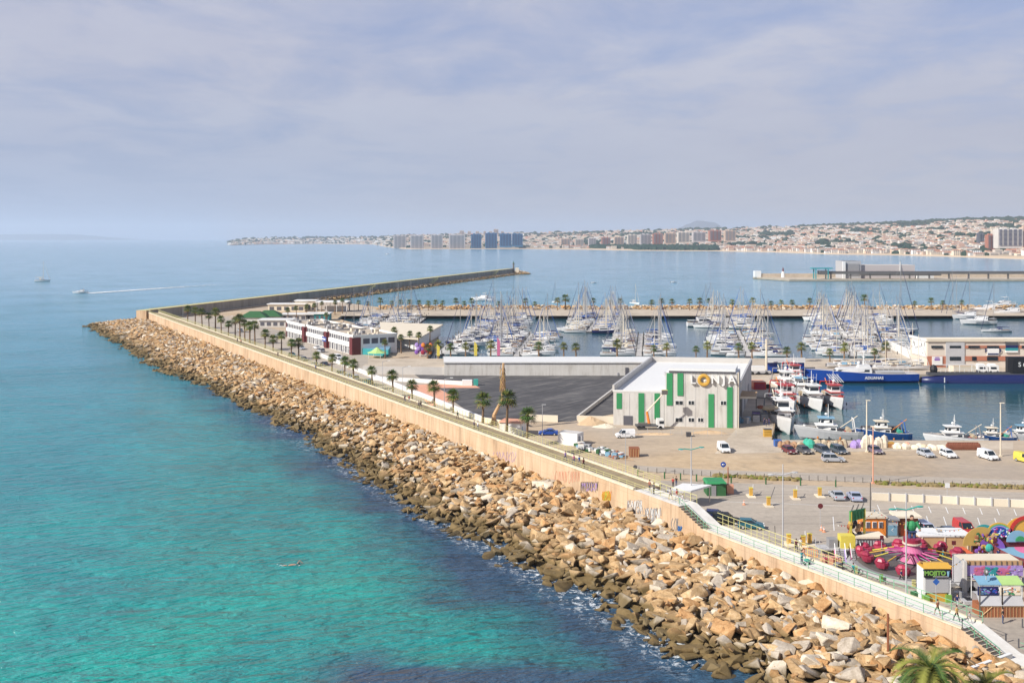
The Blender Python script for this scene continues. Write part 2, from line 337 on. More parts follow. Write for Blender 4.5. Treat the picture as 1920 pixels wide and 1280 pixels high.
g=G('dikeface'); a=g.noise(1,6,rough=.75,map=(.25,(.12,.12,.02))); g.col(g.ramp(a,(.35,(.20,.18,.15)),(.65,(.36,.32,.27)))); g.rough(.9)
g=G('quayface'); a=g.noise(1,6,rough=.7,map=(0,(.2,.2,.8))); x,y,z=g.sep(); base=g.ramp(a,(.3,(.26,.23,.17)),(.7,(.44,.39,.31))); g.col(g.mix(g.mr(z,0.1,.9,1,0),base,(.05,.05,.035))); g.rough(.8)
def rockmat(name,cols):
    g=G(name); x,y,z=g.sep(); oi=g.N.new('ShaderNodeObjectInfo').outputs['Random']
    a=g.noise(.8,8,rough=.7,dist=.6); b=g.noise(5,5,rough=.7)
    base=g.ramp(g.math('ADD',g.math('MULTIPLY',a,.65),g.math('MULTIPLY',b,.35)),(.34,cols[0]),(.5,cols[1]),(.66,cols[2]))
    lo=g.mix(a,(.05,.038,.014),(.24,.16,.055))
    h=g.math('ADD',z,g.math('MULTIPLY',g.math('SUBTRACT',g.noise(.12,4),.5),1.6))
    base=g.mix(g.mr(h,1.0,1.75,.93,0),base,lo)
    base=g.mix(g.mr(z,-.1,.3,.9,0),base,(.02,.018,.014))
    g.col(base); g.rough(.85); g.bump(g.math('ADD',g.math('MULTIPLY',a,1.0),g.math('MULTIPLY',b,.25)),.6,.25)
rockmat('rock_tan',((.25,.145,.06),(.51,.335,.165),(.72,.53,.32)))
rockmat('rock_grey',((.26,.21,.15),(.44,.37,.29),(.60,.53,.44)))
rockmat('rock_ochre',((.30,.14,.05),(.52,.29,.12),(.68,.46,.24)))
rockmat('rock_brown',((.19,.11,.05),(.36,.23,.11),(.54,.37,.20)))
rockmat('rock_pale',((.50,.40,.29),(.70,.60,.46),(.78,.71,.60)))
rockmat('rock_gap_shade',((.06,.04,.02),(.12,.08,.045),(.2,.14,.08)))  # extra dark colour, stands in for shade in the crevices
RK=['rock_tan','rock_grey','rock_ochre','rock_brown','rock_pale']
# quay land (one sheet with its vertical faces)
land=[LW(-441,0),LW(125,0)]
land=[(p.x,p.y) for p in land]+[(420,30),(420,222),(56.8,224),(68,262),(86,331),(420,331),(420,373),(-31,372),(-33,461),(-72,511),(-96,562),(-97,590),(620,590),(620,652),(-85,655),(-117,703),(-150,703),(-183,571)]
m=MB(); m.prism(land,-2,Q,'quayface','dirt'); 
bm=bmesh.new(); me=m.mesh('quay_ground'); bm.from_mesh(me); bmesh.ops.triangulate(bm,faces=[f for f in bm.faces if len(f.verts)>4]); bm.to_mesh(me); bm.free()
o=bpy.data.objects.new('quay_ground',me); COL.objects.link(o); tag(o,kind='structure')
def sheet(name,pts,k,dz=.012): 
    m=MB(); m.face([(p[0],p[1],Q+dz) for p in pts],k); return struct(name,m)
def sheetpx(name,pts,k,dz=.012): return sheet(name,[W(a,b,Q+dz) for a,b in pts],k,dz)
# dark sunken asphalt yard, car park, roads, concrete aprons
sheetpx('asphalt_yard',[(660,690),(1215,704),(1150,776),(1070,790),(905,792),(700,706)],'darkasphalt')
sheetpx('car_park',[(1228,900),(2300,935),(2300,1400),(1980,1290),(1240,930)],'asphalt',.016)
sheetpx('harbour_road',[(1195,882),(1330,892),(2400,935),(2400,915),(1330,880),(1190,872)],'asphalt',.024)
sheetpx('shipyard_apron',[(1383,800),(1400,690),(1470,690),(1452,775),(1446,824),(1900,828),(1900,842),(1340,850)],'concrete',.020)
sheetpx('marina_promenade',[(690,684),(690,672),(2400,672),(2400,700),(1420,700),(1400,684)],'concrete',.020)
sheetpx('marina_road',[(300,590),(420,594),(560,628),(640,652),(760,690),(905,790),(905,800),(700,735),(560,672),(400,622),(300,596)],'asphalt',.016)
sheetpx('fishing_quay',[(1464,701),(1470,690),(2400,690),(2400,701)],'concrete',.028)
sheetpx('breakwater_quay',[(640,592),(2600,592),(2600,578),(640,578)],'concrete',.012)
sheetpx('sand_patch',[(790,742),(760,722),(880,716),(900,727),(820,727),(860,748),(805,762)],'brickdust' if False else 'salmon',.03)
# ---- sea wall and promenade
def wallseg(m,s0,s1,d0,d1,z0,z1,k,kt=None,z1b=None):
    a,b,c,d=LW(s0,d0),LW(s1,d0),LW(s1,d1),LW(s0,d1); zb=z1 if z1b is None else z1b
    vs=[(a.x,a.y,z0),(b.x,b.y,z0),(c.x,c.y,z0),(d.x,d.y,z0),(a.x,a.y,z1),(b.x,b.y,zb),(c.x,c.y,zb),(d.x,d.y,z1)]
    m.raw(vs,[(4,5,6,7),(0,1,5,4),(1,2,6,5),(2,3,7,6),(3,0,4,7)],[kt or k,k,k,k,k])
T=thing('sea_wall','long tan concrete sea wall with brown paved promenade on top, rising above the boulders','sea wall',LW(-441,0,0))
m=MB(); wallseg(m,-441,0,0,5.4,-2,5.9,'seawall','paving')
wallseg(m,0,11.3,0,3.7,-2,5.9,'seawall','whitewalk')
part(T,'wall_face',m)
m=MB(); wallseg(m,11.3,60,0,3.6,-2,3.8,'seawall','whitewalk'); wallseg(m,11.3,17,1.5,3.6,3.8,5.9,'seawall','whitewalk',3.81)
wallseg(m,60,64.5,1.5,3.6,-2,3.8,'seawall','whitewalk',2.1); wallseg(m,64.5,125,0,3.6,-2,2.1,'seawall','whitewalk')
part(T,'walkway',m)
m=MB(); wallseg(m,-441,0.0,-.12,.42,5.9,6.25,'coping'); wallseg(m,-441,0,5.0,5.5,5.9,6.15,'coping'); wallseg(m,17,60,-.08,.3,3.8,3.98,'coping')
wallseg(m,64.5,125,-.08,.3,2.1,2.3,'coping'); wallseg(m,17,60,3.3,3.65,3.8,4.0,'coping')
part(T,'coping',m)
for s0,z0,s1,z1 in((11.3,5.9,17,3.8),(60,3.8,64.5,2.1)):
    m=MB(); n=9; 
    for i in range(n):
        a=s0+(s1-s0)*i/n; b=s0+(s1-s0)*(i+1)/n; zt=z0+(z1-z0)*(i+.5)/n
        wallseg(m,a,b-.1,0.0,1.48,-2 if s0>40 else 3.8,zt,'seawall','dmetal'); wallseg(m,b-.1,b,0.0,1.48,-2 if s0>40 else 3.8,zt-.02,'seawall','cream')
    part(T,'stairs',m)
# second breakwater
D2a=Vector((-195,549,0)); D2b=Vector((0,1291,0)); dd2=(D2b-D2a).normalized(); dn2=Vector((dd2.y,-dd2.x,0))
def DW(s,d,z): p=D2a+dd2*s+dn2*d; return Vector((p.x,p.y,z))
T=thing('breakwater','long dark faced breakwater wall with olive walkway on its crest, reaching out to sea','breakwater',DW(0,0,0))
Ld=(D2b-D2a).length
m=MB()
def dseg(m,s0,s1,d0,d1,z0,z1,k,kt=None):
    m.prism([DW(s0,d0,0)[:2],DW(s1,d0,0)[:2],DW(s1,d1,0)[:2],DW(s0,d1,0)[:2]],z0,z1,k,kt)
dseg(m,0,Ld,0,1.2,-2,7.4,'dikeface','ochre'); part(T,'wall_face',m)
m=MB(); dseg(m,-2,Ld,-6,0,-2,7.25,'seawall','yrail'); dseg(m,0,Ld,1.2,4.5,-2,2.4,'seawall','concrete'); part(T,'crest_walkway',m)
for s_ in (310,470,690):
    m=MB()
    for i in range(12):
        dseg(m,s_-i*1.6,s_-i*1.6+1.7,1.2,3.2,6.2-i*.42,6.4-i*.42,'yrail'); 
    m.tube(DW(s_,3.2,7.5),DW(s_-19,3.2,2.6),.16,'yrail'); m.tube(DW(s_,1.3,7.5),DW(s_-19,1.3,2.6),.16,'yrail')
    part(T,'stairs',m)
m=MB()
for i in range(0,int(Ld),6): m.tube(DW(i,.6,7.4),DW(i,.6,8.3),.06,'yrail',n=4)
m.tube(DW(0,.6,8.3),DW(Ld,.6,8.3),.07,'yrail'); part(T,'railing',m)
# ---- boulders
def boulder(seed,k):
    r=random.Random(seed); bm=bmesh.new()
    ax=(1.0,r.uniform(.50,.80),r.uniform(.30,.55))
    for i in range(r.randint(9,14)):
        p=Vector([r.uniform(-1,1) for _ in range(3)]); 
        mxx=max(abs(c) for c in p); p/=mxx**.85
        bm.verts.new((p.x*ax[0]*.86,p.y*ax[1]*.86,p.z*ax[2]*.86))
    bmesh.ops.convex_hull(bm,input=bm.verts[:]); bmesh.ops.delete(bm,geom=[v for v in bm.verts if not v.link_faces],context='VERTS')
    bmesh.ops.dissolve_limit(bm,angle_limit=rad(14),verts=bm.verts,edges=bm.edges)
    bmesh.ops.bevel(bm,geom=bm.edges[:],offset=.04,segments=1,affect='EDGES',clamp_overlap=True)
    bm.verts.ensure_lookup_table(); bm.verts.index_update()
    mb=MB(); mb.raw([v.co.copy() for v in bm.verts],[tuple(v.index for v in f.verts) for f in bm.faces],k); bm.free(); return mb
PROTO=[[boulder(100+i+50*j,k) for i in range(9)] for j,k in enumerate(RK)]
WT=[(-404.6, 30.6), (-325.3, 29.8), (-233.3, 31.0), (-193.6, 25.2), (-154.4, 25.0), (-103.6, 22.5), (-65.9, 25.3), (-45.8, 26.2), (-23.0, 26.6), (-9.0, 26.6), (5.2, 25.1), (18.4, 24.4), (28.4, 24.4), (39.3, 25.3), (46.8, 25.3), (50.9, 25.9)]
def interp(t,x):
    for (a,b),(c,d_) in zip(t,t[1:]):
        if x<=c: return b+(d_-b)*max(0,(x-a))/(c-a)
    return t[-1][1]
def prof(d,s):           # height of the rubble surface d metres seaward
    w=interp(WT,s)+.9*math.sin(s*.21)+.7*math.sin(s*.47)+.3
    u=d/w
    pts=((-.1,2.4),(0,2.2),(.3,2.35),(.6,1.75),(.86,.85),(1.0,-.2),(1.08,-1.2))
    for (a,x0),(b,x1) in zip(pts,pts[1:]):
        if u<=b: return x0+(x1-x0)*(u-a)/(b-a)
    return -1.3
rocks=[]
def rk(p,sz,ph=None):
    j=R.choices(range(5),(36,13,18,22,11))[0]; pr=R.choice(PROTO[j]); e=(R.uniform(-.45,.45),R.uniform(-.45,.45),R.uniform(0,6.28))
    from mathutils import Euler
    return (j,pr,p,Euler(e),sz)
s=-446.0
while s<118:
    step=1.5
    for q in range(24):
        d=q*1.38+R.uniform(-.7,.7)+.9; ss=s+R.uniform(-.9,.9); w=36
        h=prof(d,ss)
        if h<-.4: continue
        sz=(1.0+.14*max(0,min(1,(ss+60)/90)))*R.choice((.95,1.15,1.3,1.45,1.65,1.85))*R.uniform(.85,1.12)
        rocks.append(rk(LW(ss,-d,h-.35+R.uniform(-.5,.45)),sz))
        for _ in range(R.choice((0,1,1,2))): rocks.append(rk(LW(ss+R.uniform(-1,1),-d+R.uniform(-1,1),h+.05+R.uniform(-.25,.3)),sz*R.uniform(.35,.62)))
    s+=step
# rounded head at the far corner
for i in range(420):
    a=R.uniform(1.57,3.9); r_=R.uniform(0,1)**.6*30
    p=LW(-443,0)+Vector((LD.x*-1,LD.y*-1,0))*(math.sin(a-1.57)*r_*.55)+LN*(-abs(math.cos(a-1.57))*r_)
    h=2.4-2.9*(r_/30)**1.6; rocks.append(rk(Vector((p.x,p.y,h-.4+R.uniform(-.2,.4))),R.uniform(1.2,2)))
def score(r):
    p=r[2]; px=960+F*p.x/p.y; py=HY+F*(CZ-p.z)/p.y
    if px>1930 or py>1290 or p.z<-.3: return 1e9
    return p.y/r[4]
rocks.sort(key=score)
RN=('tan','grey','ochre','brown','pale cream')
def rlabel(j,p,sz):
    px=960+F*p.x/p.y; q=p-L0; d=-(q.x*LN.x+q.y*LN.y); s_=q.x*LD.x+q.y*LD.y
    al='beside the foreground palm' if px>1690 and p.y<112 else 'below the nearest stairs' if s_>58 else 'below the cocktail kiosk' if s_>47 else 'below the spinning ride' if s_>36 else 'below the ticket machines' if s_>24 else 'below the dark parked cars' if s_>12 else 'below the upper stairs'
    row='against the wall foot' if d<4 else 'high on the slope' if d<10 else 'midway down the slope' if d<17 else 'low on the slope' if d<23 else 'at the waterline'
    return '%s %s boulder %s, %s'%('large' if sz>1.5 else 'medium' if sz>1.15 else 'smaller',RN[j],row,al)
cache={}
rest=MB()
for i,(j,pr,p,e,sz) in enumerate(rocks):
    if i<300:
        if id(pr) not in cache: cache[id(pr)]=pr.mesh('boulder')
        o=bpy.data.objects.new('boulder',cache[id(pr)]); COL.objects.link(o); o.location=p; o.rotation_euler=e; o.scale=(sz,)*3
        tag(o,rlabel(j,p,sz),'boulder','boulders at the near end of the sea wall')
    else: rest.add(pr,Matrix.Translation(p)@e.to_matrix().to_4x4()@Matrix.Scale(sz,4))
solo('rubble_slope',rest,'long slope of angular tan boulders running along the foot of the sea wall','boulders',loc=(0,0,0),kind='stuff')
# under-layer that closes the gaps, coloured dark as shade between the boulders
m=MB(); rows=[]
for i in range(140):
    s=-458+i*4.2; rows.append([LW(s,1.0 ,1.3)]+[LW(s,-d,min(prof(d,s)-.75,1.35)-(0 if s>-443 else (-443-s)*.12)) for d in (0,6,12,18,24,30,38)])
m.loft(rows,'rock_gap_shade',cap=False,closed=False); struct('rubble_core',m)
def rubble(name,label,pts,k=None):
    m=MB()
    for p,sz in pts:
        j,pr,p,e,sz=rk(p,sz); m.add(pr,Matrix.Translation(p)@e.to_matrix().to_4x4()@Matrix.Scale(sz,4))
    solo(name,m,label,'boulders',loc=(0,0,0),kind='stuff')
pts=[]
for i in range(1500):
    s=R.uniform(150,Ld+4); d=R.uniform(4,11); 
    if s<150: continue
    pts.append((DW(s,d,2.2-(d-4)*.40+R.uniform(-.3,.3)),R.uniform(1.1,1.9)))
for i in range(300):
    a=R.uniform(0,6.28); r_=R.uniform(0,1)**.6; pts.append((DW(Ld+14+math.cos(a)*r_*24,math.sin(a)*r_*17+3,4.5*(1-r_)**.7-.3),R.uniform(1.4,2.6)))
for i in range(700): pts.append((DW(R.uniform(0,Ld),-R.uniform(6,16),R.uniform(-.2,2)),R.uniform(1.4,2.2)))
rubble('breakwater_rubble','pale boulders banked against the inner foot of the dark breakwater wall and its tip',pts)
pts=[]
for i in range(2000):
    x_=R.uniform(-84,640); y_=R.uniform(632,656); pts.append((Vector((x_,y_,1.9+1.4*(1-abs(y_-644)/12)+R.uniform(-.3,.3))),R.uniform(1.0,1.8)))
rubble('inner_breakwater_rubble','band of reddish boulders behind the palms on the quay across the marina',pts)
# ---- far land
shore=[(380,461),(435,460),(500,458),(600,457),(700,458),(730,464),(760,467),(900,467),(1000,467),(1100,468),(1200,470),(1340,471),(1450,473),(1560,477),(1700,479),(1800,482),(1920,486),(2100,492),(2500,500)]
crest=[(380,450),(430,452),(450,447),(500,445),(600,444),(700,443),(760,440),(900,437),(1000,436),(1200,431),(1340,428),(1500,424),(1600,421),(1700,417),(1800,412),(1900,410),(2100,408),(2500,410)]
def interp(t,x):
    for (a,b),(c,d_) in zip(t,t[1:]):
        if x<=c: return b+(d_-b)*max(0,(x-a))/(c-a)
    return t[-1][1]
def TR(px,v):            # v 0 at the shore .. 1 on the crest
    Ys=CZ*F/(interp(shore,px)-HY); Yr=max(Ys+1800,interp([(380,9500),(700,9000),(1000,8200),(1400,7200),(1900,5600),(2500,5200)],px)); zr=CZ+(HY-interp(crest,px)-1.5)*Yr/F
    Y=Ys+(Yr-Ys)*v; z=2.0+(zr-2)*(v**1.15)
    x=(px-960)/F*Y
    z+= (noise.noise(Vector((x*.0012,Y*.0012,0)))*14)*v*(1-v)*2.2
    return Vector((x,Y,z))
g=G('farland'); a=g.noise(.004,6,rough=.7); b=g.noise(.03,5,rough=.7); x,y,z=g.sep()
base=g.ramp(g.math('ADD',g.math('MULTIPLY',a,.5),g.math('MULTIPLY',b,.5)),(.38,(.10,.10,.06)),(.5,(.27,.22,.15)),(.62,(.42,.34,.25)))
g.col(g.mix(g.mr(z,3,7,1,0),base,(.50,.38,.26))); g.rough(.95)
m=MB(); rows=[]
for i in range(116):
    px=430+i*18
    rows.append([Vector((TR(px,0).x,TR(px,0).y-8,-1))]+[TR(px,v/14) for v in range(15)]+[Vector(((px-960)/F*11500,11500,0))])
m.loft(rows,'farland',cap=False,closed=False); struct('far_shore',m,smooth=True)
m=MB()
g=G('mountain'); g.col((.10,.11,.12)); g.rough(1)
def mount(px0,px1,D,pk,name):
    m=MB(); n=24; top=[];bot=[];bk=[]
    for i in range(n+1):
        u=i/n; px=px0+(px1-px0)*u; h=pk*(math.sin(math.pi*u)**.9)*(1+.22*noise.noise(Vector((u*5,pk*.1,0)))+.10*noise.noise(Vector((u*14,3,0))))
        x=(px-960)/F*D; top.append((x,D,max(h,0))); bot.append((x*.985,D-1100,-1)); bk.append((x,D+1500,-1))
    m.loft([bot,top,bk],'mountain',cap=False,closed=False); struct(name,m,smooth=True)
mount(1235,1390,19000,CZ+31*19000/F,'distant_mountain')
mount(-120,260,24000,CZ+7*24000/F,'distant_headland')
# ================================================================ far town
ORD=['','first','second','third','fourth','fifth','sixth','seventh','eighth','ninth','tenth','eleventh','twelfth','thirteenth','fourteenth','fifteenth','sixteenth','seventeenth','eighteenth','nineteenth','twentieth','twenty-first','twenty-second','twenty-third','twenty-fourth','twenty-fifth','twenty-sixth','twenty-seventh','twenty-eighth','twenty-ninth','thirtieth']
R=random.Random(21)
def houseblk(m,p,w,d,h,k,roof=None,rz=0,win=True):
    m.box((p.x,p.y,p.z-3),(w,d,h+3),k,rz=rz,kt=roof or 'pale2')
    if roof=='terra': m.box((p.x,p.y,p.z+h),(w*1.05,d*1.05,1.6),'terra',rz=rz,tp=(.9,.1))
    if win:
        n=max(1,int(h/3.2))
        for i in range(n): m.box((p.x,p.y-.25,p.z+1.1+i*3.1),(w*.78,d,1.3),'shade',rz=rz)
def tower(px,pyb,wpx,pyt,k,name,label,cat='apartment block',cols=6,group=None,wk='mgrey',roofk='lgrey',vb=None,dpt=None):
    Y=CZ*F/(interp(shore,px)-HY)+45 if vb is None else TR(px,vb).y
    z0=CZ-(pyb-HY)*Y/F; z1=CZ-(pyt-HY)*Y/F; x=(px-960)/F*Y; w_=wpx*Y/F; dp=dpt or min(w_,26)
    T=thing(name,label,cat,(x,Y,z0),group=group)
    m=MB(); m.box((x,Y,z0-6),(w_,dp,z1-z0+6),k,kt=roofk); part(T,'wall',m)
    n=max(2,int((z1-z0)/3.3))
    for c in range(cols):
        m=MB()
        for i in range(n):
            zz_=z0+1.2+i*(z1-z0-1.5)/n
            cx=x-w_/2+w_*(c+.5)/cols
            m.box((cx,Y-dp/2-.05,zz_),(w_/cols*.62,.4,(z1-z0)/n*.5),wk)
        part(T,'window_column',m)
    m=MB(); m.box((x-w_*.2,Y,z1),(w_*.22,dp*.4,3),k,kt=roofk); m.box((x+w_*.2,Y,z1),(w_*.16,dp*.4,2.4),k,kt=roofk); part(T,'rooftop_hut',m)
    m=MB(); 
    for i in range(n): m.box((x,Y-dp/2-.9,z0+.9+i*(z1-z0-1.5)/n),(w_*.86,1.4,.25),k)
    part(T,'balconies',m)
tower(750,466,23,441,'hotel','apartment_block','grey apartment tower at the seaward end of the far shore',cols=3)
tower(782,466,24,441,'hotel','apartment_block','grey apartment tower under a crane mast, second from the seaward end',cols=3)
tower(819,466,22,440,'hotel','apartment_block','grey apartment tower on the far shore just left of the widest grey one',cols=3)
tower(857,466,30,440,'hotel','apartment_block','wide grey apartment tower beside the blue glass blocks',cols=4)
tower(893,465,19,439,'bluebld','apartment_block','leftmost of the blue glass blocks on the far shore',cols=4,wk='navy',roofk='mgrey')
tower(921,465,22,437,'bluebld','apartment_block','tall blue glass block, second from the left in the blue row',cols=4,wk='navy',roofk='mgrey')
tower(948,461,22,438,'bluebld','apartment_block','blue glass block, third from the left in the blue row',cols=4,wk='navy',roofk='mgrey')
tower(970,460,20,438,'bluebld','apartment_block','rightmost blue glass block on the far shore',cols=4,wk='navy',roofk='mgrey')
for i,(px,wp,t,b) in enumerate(((1060,18,447,463),(1086,16,448,464),(1110,14,446,463),(1136,16,445,461),(1160,18,444,460),(1185,18,440,458),(1210,20,439,457),(1233,18,438,456),(1256,20,437,455),(1281,22,435,453),(1310,24,435,451),(1340,22,432,450),(1368,20,432,450))):
    tower(px,b,wp,t,('peach','pale','hotel','brick')[i%4],'apartment_block','low %s apartment block, %s from the left in the row behind the dark wood'%(('peach','pale','grey','reddish')[i%4],ORD[i+1]),cols=3,vb=.10)
tower(1890,461,46,429,'pale2','apartment_block','tall white apartment tower with dark glazed front near the right edge',cols=5,wk='navy',vb=.10)
tower(1922,461,16,426,'peach','apartment_block','ochre apartment tower at the right edge behind the white one',cols=2,vb=.12)
tower(1866,462,12,434,'pale','apartment_block','narrow cream apartment tower just left of the white glazed one',cols=2,vb=.11)
tower(1856,465,13,440,'brick','apartment_block','dark red striped apartment tower left of the white glazed one',cols=2,vb=.09)
tower(1838,455,10,437,'shade','apartment_block','small dark glass tower among trees left of the tall towers',cols=2,vb=.2)
for px,w_ in ((866,8),(880,6),(895,6),(909,5),(920,6),(930,9),(942,5)):
    tower(px,440,w_,{866:433,930:430}.get(px,434),'peach','high_rise','thin high rise on the hazy skyline, %s'%{866:'wide one leftmost above the grey towers',880:'second from the left above the grey towers',895:'third from the left, above the blue blocks',909:'fourth from the left, above the blue blocks',920:'short one just left of the tallest',930:'the tallest of its group above the blue blocks',942:'rightmost above the blue blocks'}[px],cat='high rise',cols=2,vb=.8)
# shore-front apartment terraces and villas
R=random.Random(5)
def villa(px,v,i,grp,label,rand=True):
    p=TR(px,v); w_=R.uniform(11,26); h=R.choice((6,6.5,9,9,12)) 
    k=R.choice(('pale','pale','pale2','peach','cream','white')); rf=R.choice(('terra','terra',None,None))
    T=thing('house','%s %s storey house with %s roof, %s'%({'pale':'beige','pale2':'light grey','white':'white','peach':'peach','cream':'cream'}[k],{6:'two',6.5:'two',9:'three',12:'four'}[h],'tiled' if rf else 'flat',label),'house',p,group=grp)
    m=MB(); m.box((p.x,p.y,p.z-4),(w_,12,h+4),k,kt='pale2'); part(T,'wall',m)
    m=MB(); m.box((p.x,p.y,p.z+h),(w_*1.06,12.8,1.8 if rf else .5),rf or 'pale2',tp=(.9,.1) if rf else 1); part(T,'roof',m)
    m=MB(); n=max(2,int(w_/4))
    for a in range(int(h/3)):
        for b in range(n): m.box((p.x-w_/2+w_*(b+.5)/n,p.y-6.05,p.z+1+a*3),(w_/n*.5,.3,1.5),'shade')
    part(T,'windows',m)
zones=[(1350,1450,.008,.05,60,'left part of far beach front'),(1450,1560,.008,.05,56,'far beach behind the pier'),(1560,1700,.01,.05,52,'above the long pier building'),(1700,1840,.01,.05,46,'left of tall white tower'),(1000,1180,.02,.07,30,'right of blue glass blocks'),(440,560,.01,.12,20,'hazy far left point'),(560,735,.01,.12,20,'coast left of grey towers')]
hs=[]
for a,b,v0,v1,n,l in zones:
    for i in range(n): hs.append((a+(b-a)*(i+R.uniform(.1,.9))/n,R.uniform(v0,v1),l))
for i,(px,v,l) in enumerate(hs): villa(px,v,i,'houses on the far shore, '+l,l)
town=MB(); wood=MB()
def clump(m,p,s,k='leafd'):
    m.ell((p.x,p.y,p.z+s*.3),(s*R.uniform(.8,1.6),s*.8,s*R.uniform(.45,.8)),k,n=6,m=3,rz=R.uniform(0,3))
for i in range(9000):
    u=R.random(); px=735+(2150-735)*u**.85; v=R.uniform(0,1)**.9*.97+.03
    if noise.noise(Vector((px*.012,v*9,3)))>.22 and v>.05: continue
    if px<1000 and v<.08: continue
    if px<1340 and v<.12 and px>1120: continue
    p=TR(px,v); h=R.choice((5,6,6,8,9,12)); far=v>.35
    houseblk(town,p,R.uniform(9,24),12,h,R.choice(('pale','pale','pale2','peach','cream','white','salmon' if R.random()<.3 else 'pale')),R.choice(('terra',None,'pale2')),win=not far)
for i in range(700):
    px=R.uniform(430,735); p=TR(px,R.uniform(.02,.9)); houseblk(town,p,R.uniform(12,30),12,R.choice((5,7,9,12)),R.choice(('pale','white','pale2','peach')),win=False)
solo('hillside_town',town,'dense mass of pale houses covering the hills across the bay','town',loc=(0,0,0),kind='stuff')
for i in range(5200):
    px=R.uniform(430,2150); v=R.uniform(.01,1.0); nz=noise.noise(Vector((px*.012,v*9,3)))
    if nz<.12 and R.random()>.22: continue
    clump(wood,TR(px,v),R.uniform(6,14)*(1+v*.6))
for i in range(1500):
    px=R.uniform(1110,1345); v=R.uniform(.008,.085) if px>1190 else R.uniform(.03,.07); clump(wood,TR(px,v),R.uniform(9,15))
for i in range(900):
    px=R.uniform(1500,2200); clump(wood,TR(px,R.uniform(.93,1.0)),R.uniform(12,22))
solo('shore_wood',wood,'dark green woods and trees spread between the houses across the bay','trees',loc=(0,0,0),kind='stuff')
# ================================================================ outer pier
Yp=1100
T=thing('salt_pier','long low concrete pier across the harbour mouth, carrying an overhead conveyor','pier',(270,Yp,0))
m=MB(); x0=(1432-960)/F*Yp
m.prism([(x0,1150),(x0+22,1080),(760,1080),(760,1150)],-2,2.2,'quayface','concrete'); part(T,'deck',m)
m=MB(); m.prism([(x0+4,1143),(760,1143),(760,1150),(x0+2,1150)],2.2,6.2,'concrete'); m.box((x0+4,1146,2.2),(7,8,7),'white'); part(T,'parapet',m)
m=MB(); m.box((0,0,0),(.1,.1,.1),'cream'); m=MB()
m.tube((x0+30,1135,2),(x0+30,1135,9),2.2,'white',1.4,8); m.tube((x0+30,1135,9),(x0+30,1135,13),1.1,'maroon',.5,8); part(T,'harbour_light',m)
m=MB(); x=340
while x<760:
    m.box((x,1092,2.2),(1.3,1.8,5.3),'dmetal'); x+=21
part(T,'conveyor_legs',m)
m=MB(); m.box((550,1092,7.5),(424,3.6,3.0),'dmetal',kt='maroon'); part(T,'conveyor',m)
m=MB(); xg=(1540-960)/F*1092
for a in (-7,6): 
    for b in(-4,4): m.box((xg+a,1092+b,2.2),(1,1,11),'teal')
m.box((xg,1092,13),(22,8,1.2),'teal'); m.box((xg+2,1092,7),(10,8,4),'dmetal'); part(T,'loading_gantry',m)
x0=(1572-960)/F*1120; x1=(1708-960)/F*1120
T=thing('pier_building','long grey brown hall with square glass stair tower on the far pier','building',(x0,1120,2.2))
m=MB(); m.box(((x0+x1)/2+10,1120,2.2),(x1-x0-20,22,14.5),'hotel',kt='pale'); part(T,'wall',m)
m=MB(); m.box((x0+10,1118,2.2),(20,24,19),'lgrey',kt='dgrey'); m.box((x0+1,1104.5,2.2),(3,2,18.4),'white'); part(T,'stair_tower',m)
m=MB(); m.box((x0+11,1105.6,6),(14,.6,12),'mgrey'); 
part(T,'tower_window',m)
for i in range(9): m=MB(); m.box((x0+26+i*6.4,1108.7,8.5),(3,.4,1.6),'shade'); part(T,'window',m)
m=MB(); m.box((x1-16,1108.6,9),(1.2,.5,11),'white'); part(T,'white_pier',m)
m=MB(); m.box((x0+60,1100,5.6),(86,6,1.6),'dmetal'); part(T,'canopy',m)
m=MB(); m.box(((1733-960)/F*1110,1110,2.2),(18,7,6.5),'white'); m.box(((1733-960)/F*1110-2,1110,8.7),(11,6,1.2),'white'); m.tube(((1733-960)/F*1110-9,1106,2.2),((1733-960)/F*1110-9,1106,10),.3,'lgrey'); solo('white_shed',m,'small white shed on the far pier right of the long hall','shed')
# light at the breakwater tip
T=thing('harbour_light','dark slender harbour light on the tip of the long breakwater','harbour light',DW(Ld,2,3))
m=MB(); p=DW(Ld,2,3); m.tube(p,p+Vector((0,0,10)),1.4,'dmetal',.9,8); part(T,'tower',m)
m=MB(); m.tube(p+Vector((0,0,10)),p+Vector((0,0,11)),1.6,'dmetal',1.6,8); m.tube(p+Vector((0,0,11)),p+Vector((0,0,13.5)),.9,'dgreen',.2,8); part(T,'lantern',m)
m=MB(); p=DW(Ld+2,6,2); m.box(p,(5,4,6.5),'cream',kt='white',tp=.8); solo('light_hut',m,'pale hut on the boulders beside the harbour light','hut')
